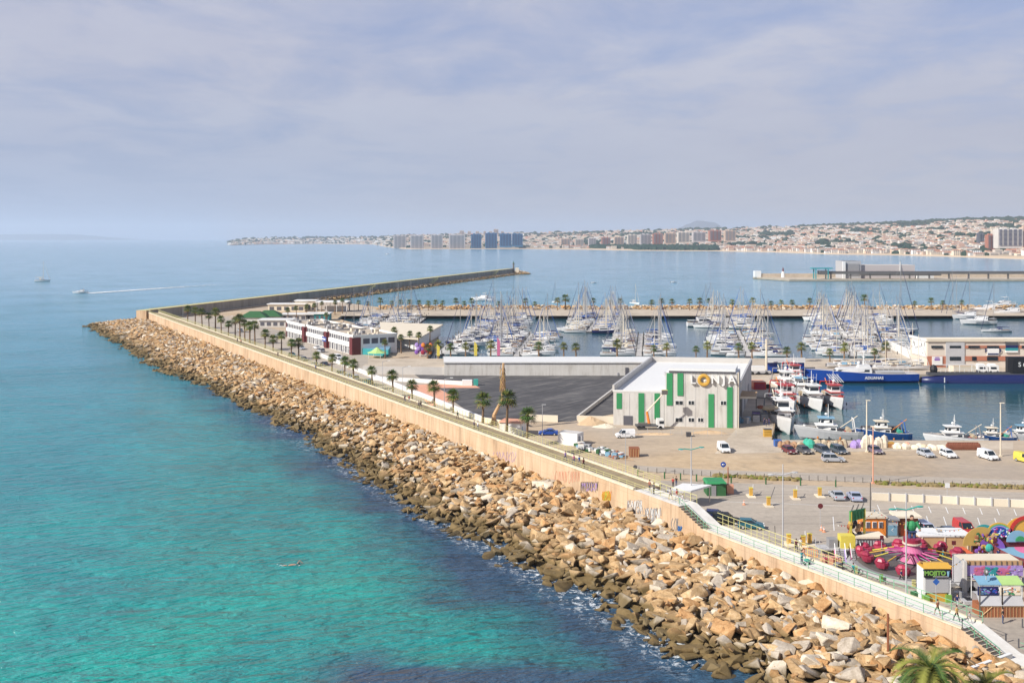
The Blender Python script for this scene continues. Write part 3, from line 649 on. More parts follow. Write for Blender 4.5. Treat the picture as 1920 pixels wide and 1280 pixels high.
# ================================================================ boats
def hull_rings(Lh,B,H,bow=1.2,ns=9,sheer=.25):
    rings=[]
    for i in range(ns):
        u=i/(ns-1); x=-Lh/2+Lh*u; bw=B/2*(min(1,.82+.5*u) if u<.45 else max(.02,(1-((u-.45)/.55)**2.1)))*(1 if u>0 else .85)
        zt=H*(1+sheer*max(0,u-.3)); xx=x+ (bow*max(0,(u-.6)/.4)**2)
        rings.append([(xx,-bw,zt),(x+ (xx-x)*.3,-bw*.86,H*.25),(x,-bw*.25,-.25),(x,bw*.25,-.25),(x+(xx-x)*.3,bw*.86,H*.25),(xx,bw,zt)])
    return rings
def hull(m,Lh,B,H,k,kd='gel',**kw):
    r=hull_rings(Lh,B,H,**kw); m.loft(r,k,cap=True,closed=False)
    top=[q[0] for q in r]+[q[5] for q in r][::-1]
    n=len(r)
    for i in range(n-1): m.face([(r[i][0][0],r[i][0][1]*.97,r[i][0][2]-.06),(r[i+1][0][0],r[i+1][0][1]*.97,r[i+1][0][2]-.06),(r[i+1][5][0],r[i+1][5][1]*.97,r[i+1][5][2]-.06),(r[i][5][0],r[i][5][1]*.97,r[i][5][2]-.06)],kd)
    return r
def cabin(m,x0,x1,w0,w1,z,h,k,rake=.5,glass=None,gk='glass'):
    # a wedge-ended superstructure
    v=[(x0,-w0/2,z),(x1,-w1/2,z),(x1,w1/2,z),(x0,w0/2,z),(x0+.15,-w0/2*.88,z+h),(x1-rake,-w1/2*.8,z+h*.92),(x1-rake,w1/2*.8,z+h*.92),(x0+.15,w0/2*.88,z+h)]
    m.raw(v,[(4,5,6,7),(0,1,5,4),(1,2,6,5),(2,3,7,6),(3,0,4,7)],k)
    if glass:
        a,b=glass
        def lerp(p,q,t): return tuple(p[i]+(q[i]-p[i])*t for i in range(3))
        for (p0,p1,p2,p3,o) in ((v[0],v[1],v[5],v[4],(0,-.025,.01)),(v[3],v[2],v[6],v[7],(0,.025,.01)),(v[1],v[2],v[6],v[5],(.03,0,.01))):
            q=[lerp(lerp(p0,p3,a),lerp(p1,p2,a),t) for t in(.06,.94)]+[lerp(lerp(p0,p3,b),lerp(p1,p2,b),t) for t in(.94,.06)]
            m.face([tuple(c[i]+o[i] for i in range(3)) for c in q],gk)
def sailboat(Lh,mast,hk,ck,desc,tarp=None):
    mk_='cream' if ck in('cream','offwhite') else 'mgrey' if ck=='navy' else 'lgrey'; mast*=1.12
    T=thing('sailing_boat',desc,'sailing boat'); B=Lh*.29; H=1.15
    m=MB(); hull(m,Lh,B,H,hk,'teak' if ck=='cream' else 'gel',bow=.8); part(T,'hull',m,local=True)
    m=MB(); cabin(m,-Lh*.12,Lh*.26,B*.62,B*.36,H,.62,'gel',.7,(.3,.75)); m.box((-Lh*.3,0,H-.05),(Lh*.26,B*.5,.1),'teak'); part(T,'cabin',m,local=True)
    m=MB(); mx=Lh*.08; m.tube((mx,0,H+.3),(mx,0,mast),.12,mk_,.09,5)
    for f_ in(.45,.72): m.tube((mx,-B*.32,mast*f_),(mx,B*.32,mast*f_),.035,'alu',n=3)
    part(T,'mast',m,local=True)
    m=MB()
    for q in ((Lh*.5+.5,0,H*1.15),(-Lh*.48,0,H),(mx-.2,B*.46,H),(mx-.2,-B*.46,H)): m.tube(q,(mx,0,mast*.98),.028,'mgrey',n=3,cap=False)
    part(T,'rigging',m,local=True)
    m=MB(); m.tube((mx,0,H+1.5),(mx-Lh*.40,0,H+1.6),.08,'alu',n=4); m.ell((mx-Lh*.20,0,H+1.72),(Lh*.20,.20,.26),ck,6,4); part(T,'boom',m,local=True)
    m=MB()
    cabin(m,-Lh*.18,-Lh*.04,B*.6,B*.55,H+.5,.65,ck,.3); m.box((-Lh*.36,0,H+1.75),(Lh*.16,B*.6,.08),ck)
    for a in(-1,1):
        for b in(-.43,-.29): m.tube((Lh*b,a*B*.28,H),(Lh*b,a*B*.28,H+1.75),.03,'alu',n=3)
    part(T,'spray_hood',m,local=True)
    m=MB(); m.tube((Lh*.5+.3,0,H*1.1),(mx+.5,0,mast*.9),.14,ck if ck!='cream' else 'offwhite',.07,n=4); part(T,'furled_sail',m,local=True)
    return T
def motoryacht(Lh,hk,ck,desc,fly=True):
    T=thing('motor_yacht',desc,'motor yacht'); B=Lh*.31; H=1.5*Lh/12
    m=MB(); hull(m,Lh,B,H,hk,'gel',bow=1.1,sheer=.35); 
    for sy in(-1,1): m.box((-Lh*.05,sy*B*.476,H*.55),(Lh*.4,.06,.22),'glass')
    part(T,'hull',m,local=True)
    m=MB(); cabin(m,-Lh*.22,Lh*.22,B*.78,B*.5,H,1.15*Lh/12,'gel',1.5*Lh/12,(.35,.85)); cabin(m,Lh*.1,Lh*.38,B*.55,B*.25,H*1.1,.45,'gel',.9); part(T,'superstructure',m,local=True)
    if fly:
        m=MB(); cabin(m,-Lh*.24,Lh*.06,B*.7,B*.5,H+1.15*Lh/12,.55,'gel',.5,(.55,.95)); m.box((-Lh*.1,0,H+2.7*Lh/12),(Lh*.18,B*.55,.1),ck)
        for a in(-1,1):
            m.tube((-Lh*.2,a*B*.3,H+1.2),(-Lh*.14,a*B*.25,H+2.7*Lh/12),.07,'gel',n=4)
        m.tube((-Lh*.15,0,H+2.7*Lh/12),(-Lh*.17,0,H+3.6*Lh/12),.05,'white',n=4)
        part(T,'flybridge',m,local=True)
    m=MB(); m.box((-Lh*.36,0,H+.9),(Lh*.24,B*.72,.1),ck); m.box((-Lh*.36,0,H-.02),(Lh*.24,B*.7,.06),'teak'); part(T,'canopy',m,local=True)
    m=MB(); pts=[(Lh*.1,-B*.44,H*1.15+.55),(Lh*.38,-B*.28,H*1.25+.6),(Lh*.5+.9,0,H*1.35+.6),(Lh*.38,B*.28,H*1.25+.6),(Lh*.1,B*.44,H*1.15+.55)]; m.path(pts,.03,'alu',3)
    for q in pts: m.tube(q,(q[0],q[1],q[2]-.6),.03,'alu',n=3)
    part(T,'bow_rail',m,local=True)
    return T
def smallboat(Lh,hk,ck,desc):
    T=thing('motor_boat',desc,'motor boat'); B=Lh*.36; H=.85
    m=MB(); hull(m,Lh,B,H,hk,'gel',bow=.5); part(T,'hull',m,local=True)
    m=MB(); cabin(m,-Lh*.05,Lh*.25,B*.6,B*.35,H,.75,'gel',.7,(.35,.85)); part(T,'cabin',m,local=True)
    m=MB(); cabin(m,-Lh*.45,-Lh*.02,B*.8,B*.7,H,.7 if ck!='white' else .35,ck,.4); part(T,'cover',m,local=True)
    m=MB(); m.box((-Lh*.52,0,.1),(.45,.5,1.2),'dgrey',tp=.8); part(T,'outboard',m,local=True)
    return T
KIND=[(sailboat(11.5,15.5,'gel','blue',''),'white sloop with blue sail cover',10),(sailboat(10,13.5,'gel','offwhite',''),'white sloop with pale sail cover',10),(sailboat(13,18.5,'gel','navy',''),'large white sloop with navy cover',7),
 (sailboat(11,14.5,'navy','cream',''),'dark blue hulled sloop with tan cover',3),(sailboat(9.5,12.5,'gel','cream',''),'small white sloop with tan cover',7),
 (motoryacht(13,'gel','offwhite',''),'white flybridge motor yacht',6),(motoryacht(11,'gel','navy',''),'white motor yacht with navy awning',5),(motoryacht(12,'navy','offwhite',''),'dark hulled motor yacht',2),(motoryacht(10,'gel','white','',False),'low white motor cruiser',8),
 (smallboat(7,'gel','skyblue',''),'small motor boat under light blue cover',5),(smallboat(6.5,'gel','navy',''),'small motor boat under navy cover',7),(smallboat(7,'gel','lgrey',''),'small motor boat under grey cover',6),(smallboat(6.5,'gel','white',''),'small open white motor boat',6)]
bigm=motoryacht(19,'gel','offwhite',''); bigs=sailboat(17,27,'gel','navy','')
R=random.Random(33); NB=0
def kind(sail): 
    ks=KIND[:5] if R.random()<sail else KIND[5:]
    return R.choices(ks,[k[2] for k in ks])[0]
def pontoon(nm,a,b,sides='LR',sail=.6,pitch=4.6,wd=2.4,n0=0,label=None,skip=()):
    global NB
    a=W(*a,0); b=W(*b,0); a.z=b.z=0; d=(b-a); Ln=d.length; d.normalize(); nr=Vector((d.y,-d.x,0))
    T=thing('pontoon',label or 'floating pontoon lined with boats: the %s'%nm,'pontoon',(a.x,a.y,0))
    m=MB(); c=(a+b)/2; m.prism([(a+nr*wd/2)[:2],(b+nr*wd/2)[:2],(b-nr*wd/2)[:2],(a-nr*wd/2)[:2]],.05,.75,'dgrey','offwhite'); part(T,'deck',m)
    k=0
    while k*12<Ln: 
      for s_ in(-1,1):
        q=a+d*(k*12+1)+nr*s_*wd/2; m=MB(); m.tube((q.x,q.y,-1),(q.x,q.y,2.4),.2,'dmetal',n=6); part(T,'mooring_pile',m)
      k+=1
    for sd_ in sides:
        sg=1 if sd_=='R' else -1; pos=3.0+R.uniform(0,2); i=0; side='left' if (nr*sg).x<0 else 'right'
        while pos<Ln-1:
            i+=1
            if R.random()<.09 or (sd_,i) in skip: pos+=pitch; continue
            pr,ds,_=kind(sail); Lb=pr.children[0].dimensions.x if False else {0:11.5,1:10,2:13,3:11,4:9.5,5:13,6:11,7:12,8:10,9:7,10:6.5,11:7,12:6.5}[[k[0] for k in KIND].index(pr)]
            sc=R.uniform(.9,1.1); bm_=Lb*.32*sc
            pos+=bm_*.5; ctr=a+d*pos+nr*sg*(wd/2+.5+Lb*sc/2)
            ang=math.atan2((nr*sg).y,(nr*sg).x)+R.uniform(-.05,.05)
            if R.random()<.3: ang+=math.pi
            place(pr,(ctr.x,ctr.y,R.uniform(-.05,.05)),ang,'%s, berth %s out, %s side of %s'%(ds,ORD[min(i,30)],side,nm),'boats moored along the marina pontoons',sc)
            NB+=1; pos+=bm_*.5+.55
            if R.random()<.12: pos+=2.5
pontoon('leftmost far pontoon',(735,594),(700,622),sail=.35,pitch=5)
pontoon('second far pontoon',(800,594),(776,612),sides='R',sail=.4)
pontoon('third far pontoon',(962,594),(898,648),sail=.5)
pontoon('fourth far pontoon',(1072,594),(1068,606),sides='L',sail=.8)
pontoon('fifth far pontoon',(1128,594),(1104,624),sail=.75)
pontoon('sixth far pontoon',(1366,594),(1360,616),sail=.5)
pontoon('seventh far pontoon',(1560,594),(1585,636),sail=.6)
pontoon('eighth far pontoon',(1612,594),(1652,640),sail=.5)
pontoon('left near jetty',(822,668),(868,626),sides='R',sail=.2)
pontoon('second near jetty',(968,671),(1000,628),sail=.3)
pontoon('third near jetty',(1198,671),(1202,628),sail=.62)
pontoon('fourth near jetty',(1404,671),(1382,622),sail=.55)
pontoon('fifth near jetty',(1600,671),(1570,640),sides='LR',sail=.5)
pontoon('sixth near jetty',(1690,671),(1640,648),sides='LR',sail=.3)

def at(pr,px,py,ang,label,sc=1.0,group=None): 
    p=W(px,py,0); return place(pr,p,rad(ang),label,group,sc,)
at(bigm,1322,612,5,'big white motor yacht lying across the end of the sixth far pontoon',1.0)
at(bigs,1683,622,0,'tallest masted white yacht in the marina, right of the broad quay',1.15)
at(bigm,1850,585,180,'large white motor yacht at the right end of the quay, farthest of the yachts there')
at(bigm,1880,578,200,'large cream motor yacht stern on to the quay at the right edge',1.1)
at(bigm,1815,598,185,'white motor yacht moored in front of the right end of the quay',.9)
at(bigm,1835,608,178,'long white motor yacht, nearest of the yachts at the right end',.95)
at(bigm,1895,592,190,'white motor yacht at the right edge behind the nearest one',1.05)
at(bigs,1868,622,182,'navy sparred white sloop moored in open water near the right edge',.85)
at(bigs,1822,590,175,'white sloop among the motor yachts at the right end of the quay',.9)
at(bigs,1790,592,178,'white sloop at the left end of the right hand yacht group',.9)
at(bigs,1797,594,174,'second white sloop in from the left of the right hand yacht group',.8)
at(KIND[7][0],1690,628,10,'dark hulled motor yacht moored beside the tallest mast')
at(KIND[5][0],905,564,160,'white flybridge yacht motoring outside the marina quay',1.25)
at(KIND[2][0],1042,568,120,'white sloop heading out past the quay in the centre',.75)
at(KIND[1][0],1190,570,-60,'white sloop motoring right of centre outside the quay',.95)
at(KIND[12][0],1113,531,10,'tiny white motor boat under way left of the pier',.9)
at(KIND[12][0],1263,530,10,'tiny white motor boat under way nearer the pier',1.0)
at(KIND[12][0],727,477,0,'tiny white boat under way off the grey apartment towers',1.8)
at(KIND[4][0],79,528,10,'small white sailing boat under bare mast on open sea at left',1.55)
# speedboat with its wake
def wake(a,b,w0,w1,label,name='wake'):
    m=MB(); a=Vector(a);b=Vector(b); d=(b-a); L_=d.length; d.normalize(); n_=Vector((d.y,-d.x,0)); rr=[]
    N_=160; Rk=random.Random(4)
    for sgn in (-1,1):
        for i in range(N_):
            u=i/N_; u2=(i+1)/N_; off=sgn*(.8+ (w1*.9)*u**1.1); wd=w0*(1-u)**1.6+.12; 
            if Rk.random()<u*.45: continue
            p=a+d*L_*u+n_*(off+Rk.uniform(-.3,.3)); q=a+d*L_*u2+n_*(off+Rk.uniform(-.3,.3))
            w_=wd*Rk.uniform(.5,1.2)
            m.face([p-n_*w_+Vector((0,0,.06)),q-n_*w_+Vector((0,0,.06)),q+n_*w_+Vector((0,0,.06+.1*(1-u))),p+n_*w_+Vector((0,0,.06+.1*(1-u)))],'foam')
    for i in range(60):
        u=i/150; wd=(w0*.8*(1-u)**2); p=a+d*L_*u; q=a+d*L_*(u+.0075)
        m.face([p-n_*wd+Vector((0,0,.05)),q-n_*wd+Vector((0,0,.05)),q+n_*wd+Vector((0,0,.05)),p+n_*wd+Vector((0,0,.05))],'foam')
    solo(name,m,label,'wake',kind='stuff',loc=a)
p=W(152,550); 
place(motoryacht(10,'gel','navy',''),p,rad(196),'white and navy speedboat leaving a long foaming wake at the left',None,1.15)
wake(W(162,550),W(470,529),6.0,7,'long white foam trail behind the speedboat')
# swimmer
m=MB(); p=W(548,1059); m.ell((p.x,p.y,.05),(.6,.2,.12),'skin',8,5,.4); m.ell((p.x+.9,p.y+.3,.14),(.13,.12,.14),'hair',7,5); m.path([(p.x+.6,p.y+.4,.12),(p.x+.9,p.y+.7,.42),(p.x+1.3,p.y+.75,.1)],.06,'skin'); m.path([(p.x-.7,p.y-.2,.05),(p.x-1.3,p.y-.35,.02)],.08,'skin')
solo('person',m,'swimmer doing front crawl in the turquoise water','person')
m=MB(); Rk=random.Random(2)
for i in range(12): q=(p.x-.9+Rk.gauss(0,.8),p.y-.2+Rk.gauss(0,.25),.05); m.ell(q,(Rk.uniform(.04,.14),.06,.04),'foam',5,3)
solo('splash',m,'white splash around the swimmer','splash',kind='stuff')
# ================================================================ palms
def palm(h,seed,skirt,name='fan_palm',nf=34,lk=('leaf','leafy'),fl=1.42):
    r=random.Random(seed); T=thing(name,'','palm tree')
    m=MB(); lean=r.uniform(-.25,.25); rg=[]
    for i in range(9):
        u=i/8; rr=(.30-.13*u)*(1.35 if i==0 else 1); 
        if u>.8 and skirt: rr*=1.5+skirt*.6*(1 if i<8 else .5)
        rg.append([(lean*u*u+rr*math.cos(a),rr*math.sin(a),h*u) for a in (2*math.pi*k/8 for k in range(8))])
    m.loft(rg,'trunk'); part(T,'trunk',m,local=True)
    m=MB(); top=Vector((lean,0,h))
    for i in range(nf):
        az=i*2.399+r.uniform(-.3,.3); u=i/nf; el=1.35-2.15*u**.8+r.uniform(-.12,.12)
        d=Vector((math.cos(az)*math.cos(el),math.sin(az)*math.cos(el),math.sin(el))); side=d.cross(Vector((0,0,1))).normalized(); up=side.cross(d)
        st=top+d*fl*.5; k=lk[0] if r.random()<.6 else lk[1]
        if u>.86: k='trunk'
        m.tube(top,st,.03,k,n=3,cap=False)
        nb=7
        for b in range(nb):
            a=(b/(nb-1)-.5)*2.1; a2=a+.13; a1=a-.13; rl=fl*(.85+.3*math.cos(a))*r.uniform(.85,1.1)
            def pt(an,l,dr): return st+(d*math.cos(an)+side*math.sin(an))*l-Vector((0,0,dr))+up*.06*abs(math.sin(an*3))
            m.face([st,pt(a1,rl*.55,.05),pt(a,rl,.28+.2*r.random()),pt(a2,rl*.55,.05)],k)
    part(T,'crown',m,local=True)
    return T
PB=[palm(7.8,1,.4,fl=1.3),palm(8.2,2,0,nf=34,fl=1.3),palm(7.3,3,.5,nf=30,fl=1.35)]
PS=[palm(3.6,4,1,nf=24,fl=1.25),palm(4.2,5,0,nf=24,fl=1.25)]
PD=[palm(4.6,7,1,nf=20,fl=1.55),palm(5.2,8,0,nf=20,fl=1.55)]
def on_line(px,d):
    k=(px-960)/F; s=(k*(L0.y+LN.y*d)-(L0.x+LN.x*d))/(LD.x-k*LD.y); return LW(s,d,Q)
R=random.Random(11)
near=[988,950,905,850,815,773,737,698,663,646,622,593]
for i,px in enumerate(near):
    place(PB[i%3],on_line(px,7.4 if px<980 else 6.6),R.uniform(0,6),'fan palm behind the promenade railing, %s from the near end of the row'%ORD[i+1],'palms along the sea wall promenade',{988:1.1,950:1.28,905:1.18}.get(px,R.uniform(.92,1.06)))
far_=[352,366,379,392,404,415,428,441,450,459,468,478,497,512,528,546,560]
for i,px in enumerate(far_):
    place(PB[(i*2)%3],on_line(px,R.choice((8,11,14))),R.uniform(0,6),'palm in the thick row at the far bend, %s from the left'%ORD[i+1],'palms at the far bend of the sea wall',R.uniform(1.05,1.35))
mp=[802,822,845,873,893,920,1010,1057,1080,1157,1226,1250,1305,1326,1385,1410,1476,1503,1556,1583,1640,1661]
for i,px in enumerate(mp):
    p=A(px,376 if px<1420 else 366,Q); place(PS[i%2],p,R.uniform(0,6),'palm along the near edge of the marina, %s from the left'%ORD[i+1],'palms along the near edge of the marina',R.uniform(.9,1.3))
dp=[655,672,690,713,735,752,768,786,803,817,830,855,870,885,935,985,1003,1045,1060,1112,1145,1163,1222,1241,1260,1293,1312,1330,1373,1411,1446,1465,1485,1518,1537,1621,1715,1746,1768,1803]
for i,px in enumerate(dp):
    p=A(px,R.uniform(622,632),Q); lab='palm on the quay across the marina, %s from %s'%((ORD[i+1],'the left') if i<20 else (ORD[len(dp)-i],'the right'))
    place(PD[i%2],p,R.uniform(0,6),lab,'palms on the quay across the marina',R.uniform(.85,1.15)*(1.4 if px in(1060,1312,1621) else 1))
for i,(px,py) in enumerate(((540,606),(556,604),(575,600),(590,596),(603,590),(612,612),(628,590),(642,588),(752,662),(768,655),(785,662),(722,672),(806,648),(740,655))):
    place(PB[i%3],W(px,py,Q),R.uniform(0,6),'palm among the club buildings, %s from the left'%ORD[sorted((540,556,575,590,603,612,628,642,752,768,785,722,806,740)).index(px)+1],'palms among the club buildings',R.uniform(.8,1.0))
# tall dead palm trunk
T=thing('dead_palm','tall crownless palm trunk with a shaggy pale sheath, bent at its foot','palm tree',W(925,795,Q))
m=MB(); b0=W(925,795,Q); b1=A(944,236,17.2); pts=[b0,b0+Vector((.2,0,2.2)),b0+Vector((1.4,0,4.6)),Vector((b1.x-.35,b1.y,7.8)),Vector((b1.x-.2,b1.y,12)),b1]
for a,b,r1,r2 in zip(pts,pts[1:],(.6,.45,.34,.30,.28),(.45,.34,.30,.28,.26)): m.tube(a,b,r1,'lwood',r2,8)
part(T,'trunk',m)
m=MB(); Rk=random.Random(4)
for i in range(90): 
    z=Rk.uniform(11.2,17.0); a=Rk.uniform(0,6.28); p=Vector((b1.x-.2+.42*math.cos(a),b1.y+.42*math.sin(a),z)); m.tube(p,p+Vector((math.cos(a)*.35,math.sin(a)*.35,-1.1)),.09,Rk.choice(('lwood','trunk','ochre')),.02,4)
part(T,'shaggy_sheath',m)
# ================================================================ marina club buildings
def bldg(name,label,poly,z0,z1,k,kt,cat='building',par=0):
    c=sum((Vector((p[0],p[1],0)) for p in poly),Vector())/len(poly); T=thing(name,label,cat,(c.x,c.y,z0))
    m=MB(); m.prism([p[:2] for p in poly],z0-.3,z1,k,kt)
    part(T,'wall',m)
    if par:
        m=MB(); n=len(poly)
        for i in range(n):
            a=Vector(poly[i][:2]+(0,) if isinstance(poly[i],tuple) else (poly[i][0],poly[i][1],0)); b=Vector((poly[(i+1)%n][0],poly[(i+1)%n][1],0)); a=Vector((a[0],a[1],0)); d=(b-a).normalized(); nn=Vector((d.y,-d.x,0))*.15
            m.prism([(a+nn-d*.15)[:2],(b+nn+d*.15)[:2],(b-nn+d*.15)[:2],(a-nn-d*.15)[:2]],z1-.02,z1+par,k)
        part(T,'parapet',m)
    return T
def LP(s0,s1,d0,d1): return [LW(s0,d0)[:2],LW(s1,d0)[:2],LW(s1,d1)[:2],LW(s0,d1)[:2]]
def lbox(m,s0,s1,d0,d1,z0,z1,k,kt=None): return m.prism(LP(s0,s1,d0,d1),z0,z1,k,kt,bottom=True)
R=random.Random(3)
for i,(s0,s1,d0,d1,lab) in enumerate(((-316,-289,38,54,'leftmost of the three linked two storey club buildings'),(-289,-262,38.6,55,'middle of the three linked two storey club buildings with blue corner sign'),(-262,-234,39.2,57,'rightmost of the three linked two storey club buildings with dark red corner'))):
    T=bldg('club_building',lab,LP(s0,s1,d0,d1),Q,8.6,'white','concrete','building',.7)
    m=MB(); lbox(m,s0+.5,s1-3,d0-.35,d0,4.6,6.2,'white'); part(T,'balcony_band',m)
    m=MB(); lbox(m,s1-3,s1+.2,d0-.5,d0+3,Q,8.3,'maroon'); part(T,'corner_pillar',m); m=MB(); lbox(m,s0-.02,s0+.9,d0-.3,d0+1,Q,8.3,'maroon'); part(T,'corner_pillar',m)
    m=MB(); n=9
    for j in range(n):
        a=s0+1.2+(s1-s0-5)*j/n; lbox(m,a,a+(s1-s0-5)/n*.72,d0-.06,d0+.1,6.4,8.0,'shade'); lbox(m,a,a+(s1-s0-5)/n*.72,d0-.06,d0+.1,2.0,4.5,'shade' if j%2 else 'mgrey')
    if i==2:
        for j in range(4): lbox(m,s1+.0,s1+.08,d0+4+j*3.4,d0+6.6+j*3.4,5.8,7.8,'shade')
    part(T,'windows',m)
    m=MB()
    for j in range(16): 
        m=MB(); a=R.uniform(s0+2,s1-3); b=R.uniform(d0+2,d1-3); lbox(m,a,a+R.uniform(.8,2.2),b,b+R.uniform(.8,1.8),8.6,8.6+R.uniform(.6,1.5),R.choice(('cream','lgrey','offwhite','mgrey'))); part(T,'roof_unit',m)
    if i==1:
        m=MB(); lbox(m,s1-4.6,s1+.25,d0-.7,d0-.5,4.4,6.2,'royal'); lbox(m,s1-4.2,s1-.2,d0-.78,d0-.7,5.0,5.6,'white'); part(T,'sign',m)
T=bldg('white_hall','low white hall with broad pale roof beside the club buildings',[W(720,650,Q),W(782,655,Q),W(826,628,Q),W(716,624,Q)],Q,6.0,'white','cream')
m=MB(); m.prism([W(716,652,Q)[:2],W(784,657,Q)[:2],W(831,627,Q)[:2],W(712,622,Q)[:2]],6.0,6.5,'cream','cream',bottom=True); part(T,'roof',m)
T=thing('terrace_canopy','long blue roofed terrace behind the linked club buildings','canopy',LW(-290,64,Q))
m=MB(); lbox(m,-312,-262,58,66,5.4,5.8,'royal','blue'); lbox(m,-262,-246,60,66,5.2,5.6,'skyblue'); part(T,'roof',m)
m=MB()
for s_ in range(-312,-245,8):
    for d_ in (58.5,65.5): m.tube(LW(s_,d_,Q),LW(s_,d_,5.4),.12,'white')
part(T,'posts',m)
T=bldg('terrace_bar','teal framed terrace bar at the near end of the club buildings',[W(672,664,Q),W(728,668,Q),W(735,657,Q),W(680,653,Q)],Q,4.2,'teal','skyblue')
m=MB(); c=W(707,670,Q)
rg=[[(c.x+3.8*math.cos(a)*r_,c.y+3.8*math.sin(a)*r_,z) for a in [k*math.pi/4 for k in range(8)]] for r_,z in((1,3.6),(.55,4.2),(.05,5.6))]
m.loft(rg,'lgreen',cap=False); 
for a in (0.5,2.1,3.7,5.2): m.tube((c.x+3.4*math.cos(a),c.y+3.4*math.sin(a),Q),(c.x+3.4*math.cos(a),c.y+3.4*math.sin(a),3.7),.07,'white')
solo('parasol_tent',m,'pale green peaked tent in front of the teal terrace bar','tent')
for i,(px,py,wd,lab) in enumerate(((478,604,15,'left dark green peaked marquee by the thick palms'),(505,602,15,'right dark green peaked marquee by the thick palms'))):
    c=W(px,py,Q); T=thing('marquee',lab,'marquee',c)
    m=MB(); m.box((c.x,c.y,4.6),(wd,12,3),'dgreen',tp=(.35,.15)); part(T,'roof',m)
    m=MB(); m.box(c,(wd*.94,11,2.8),'offwhite'); part(T,'wall',m)
for px,py,w_,h_,k,lab,nm in ((540,583,22,4.2,'cream','low flat roofed cream building under the dark breakwater wall','low_building'),(575,582,12,6,'cream','taller cream block right of the low flat roofed building','low_building'),(560,600,17,3.2,'offwhite','teal edged flat pavilion above the linked club buildings','pavilion'),(598,600,12,3.6,'teal','small teal kiosk behind the linked club buildings','kiosk'),(520,612,16,3.4,'offwhite','white awning building left of the linked club buildings','low_building')):
    c=W(px,py,Q); T=thing(nm,lab,'building',c)
    m=MB(); m.box(c,(w_,9,h_),k,kt='cream'); part(T,'wall',m)
    m=MB(); m.box((c.x,c.y,c.z+h_),(w_+1.4,10.4,.45),'white'); part(T,'roof',m)
    m=MB()
    for j in range(5): m.box((c.x-w_*.4+w_*.2*j,c.y-4.5,c.z+.8),(w_*.12,.2,h_*.5),'shade')
    part(T,'windows',m)
T=thing('canopy_frame','large white flat canopy on posts by the root of the breakwater','canopy',W(625,584,Q))
m=MB(); c=W(625,584,Q); m.box((c.x,c.y,7.6),(19,14,.5),'white'); part(T,'roof',m)
m=MB()
for a in(-9,-3,3,9):
    for b in(-6,6): m.tube((c.x+a,c.y+b,Q),(c.x+a,c.y+b,7.6),.18,'white')
m.box((c.x+1,c.y+2,Q),(12,6,3),'lgrey'); part(T,'posts',m)
for i,(px,col,lab) in enumerate(((758,'purple','purple flower shaped sculpture of discs on the promenade'),(770,'crimson','red flower shaped sculpture of discs beside the purple one'))):
    c=W(px+30,668,Q); m=MB(); Rk=random.Random(i)
    for j in range(16): 
        a=j*.39*2; p=Vector((c.x+math.cos(a)*1.9*(.4+.6*(j%2)),c.y+Rk.uniform(-.8,.8),Q+2.9+math.sin(a)*1.9*(.4+.6*(j%2)))); m.ell(p,(.85,.3,.85),col if j%3 else ('violet' if i==0 else 'orange'),7,4)
    m.tube(c,(c.x,c.y,Q+2),.2,'white'); solo('sculpture',m,lab,'sculpture')
for px,col,h,lab in ((889,'yellow',6.5,'yellow feather flag on the marina promenade between two palms'),(819,'yellow',5.5,'yellow feather flag on the marina promenade, the left one'),(932,'pink',8,'pink feather flag beside a white boat on the marina promenade')):
    c=A(px,374,Q); m=MB(); m.tube(c,(c.x,c.y,Q+h),.05,'alu'); 
    m.prism([(c.x,c.y-.06),(c.x+1.1,c.y-.04),(c.x+1.1,c.y+.04),(c.x,c.y+.06)],Q+1.2,Q+h*.8,col,bottom=True); m.raw([(c.x,c.y-.05,Q+h*.8),(c.x+1.1,c.y,Q+h*.8),(c.x+.1,c.y,Q+h),(c.x,c.y+.05,Q+h*.8)],[(0,1,2),(1,3,2),(3,0,2)],col)
    solo('feather_flag',m,lab,'flag')
# sand coloured enclosure & walls of the yard
def wallpx(name,label,a,b,z1,k,th=.3,kt=None,cat='wall',z0=Q):
    a=W(*a,Q); b=W(*b,Q); d=(b-a).normalized(); n=Vector((d.y,-d.x,0))*th/2
    m=MB(); m.prism([(a+n)[:2],(b+n)[:2],(b-n)[:2],(a-n)[:2]],z0-.2,z1,k,kt or k,bottom=True)
    o=solo(name,m,label,cat,loc=a); return a,b
T=thing('long_shed','long low windowless white building between the dark yard and the marina','building',A(833,329,Q))
m=MB(); m.prism([A(833,329)[:2],A(1212,329)[:2],(48,343),(-22.5,343)],Q,5.9,'facade','white'); part(T,'wall',m)
m=MB(); m.prism([A(832,328.6)[:2],A(1213,328.6)[:2],(48.3,343.4),(-23,343.4)],5.9,6.25,'white','white',bottom=True); part(T,'roof_edge',m)
m=MB(); m.box(A(1175,328.9,Q),(.9,.3,2.6),'shade'); m.box(A(1158,328.9,Q),(.5,.3,1),'lgrey'); part(T,'door',m)
m=MB(); a=A(680,333);b=A(833,330); m.prism([a[:2],b[:2],(b.x,b.y+5),(a.x,a.y+5)],Q,4.4,'offwhite','concrete'); solo('yard_wall',m,'lower grey wall continuing left from the long white building','wall')
wallpx('retaining_wall','white retaining wall running from the palms down to the dark yard',(600,668),(908,792),Q+1.3,'white',.5)
wallpx('retaining_wall','short white wall in front of the bent dead palm trunk',(905,791),(960,800),Q+1.2,'cream',.4)
wallpx('retaining_wall','pale low wall closing the near side of the dark yard, left piece',(990,789),(1046,791),Q+1.6,'cream',.4)
wallpx('retaining_wall','pale low wall closing the near side of the dark yard, right piece',(1082,791),(1152,793),Q+1.6,'cream',.4)
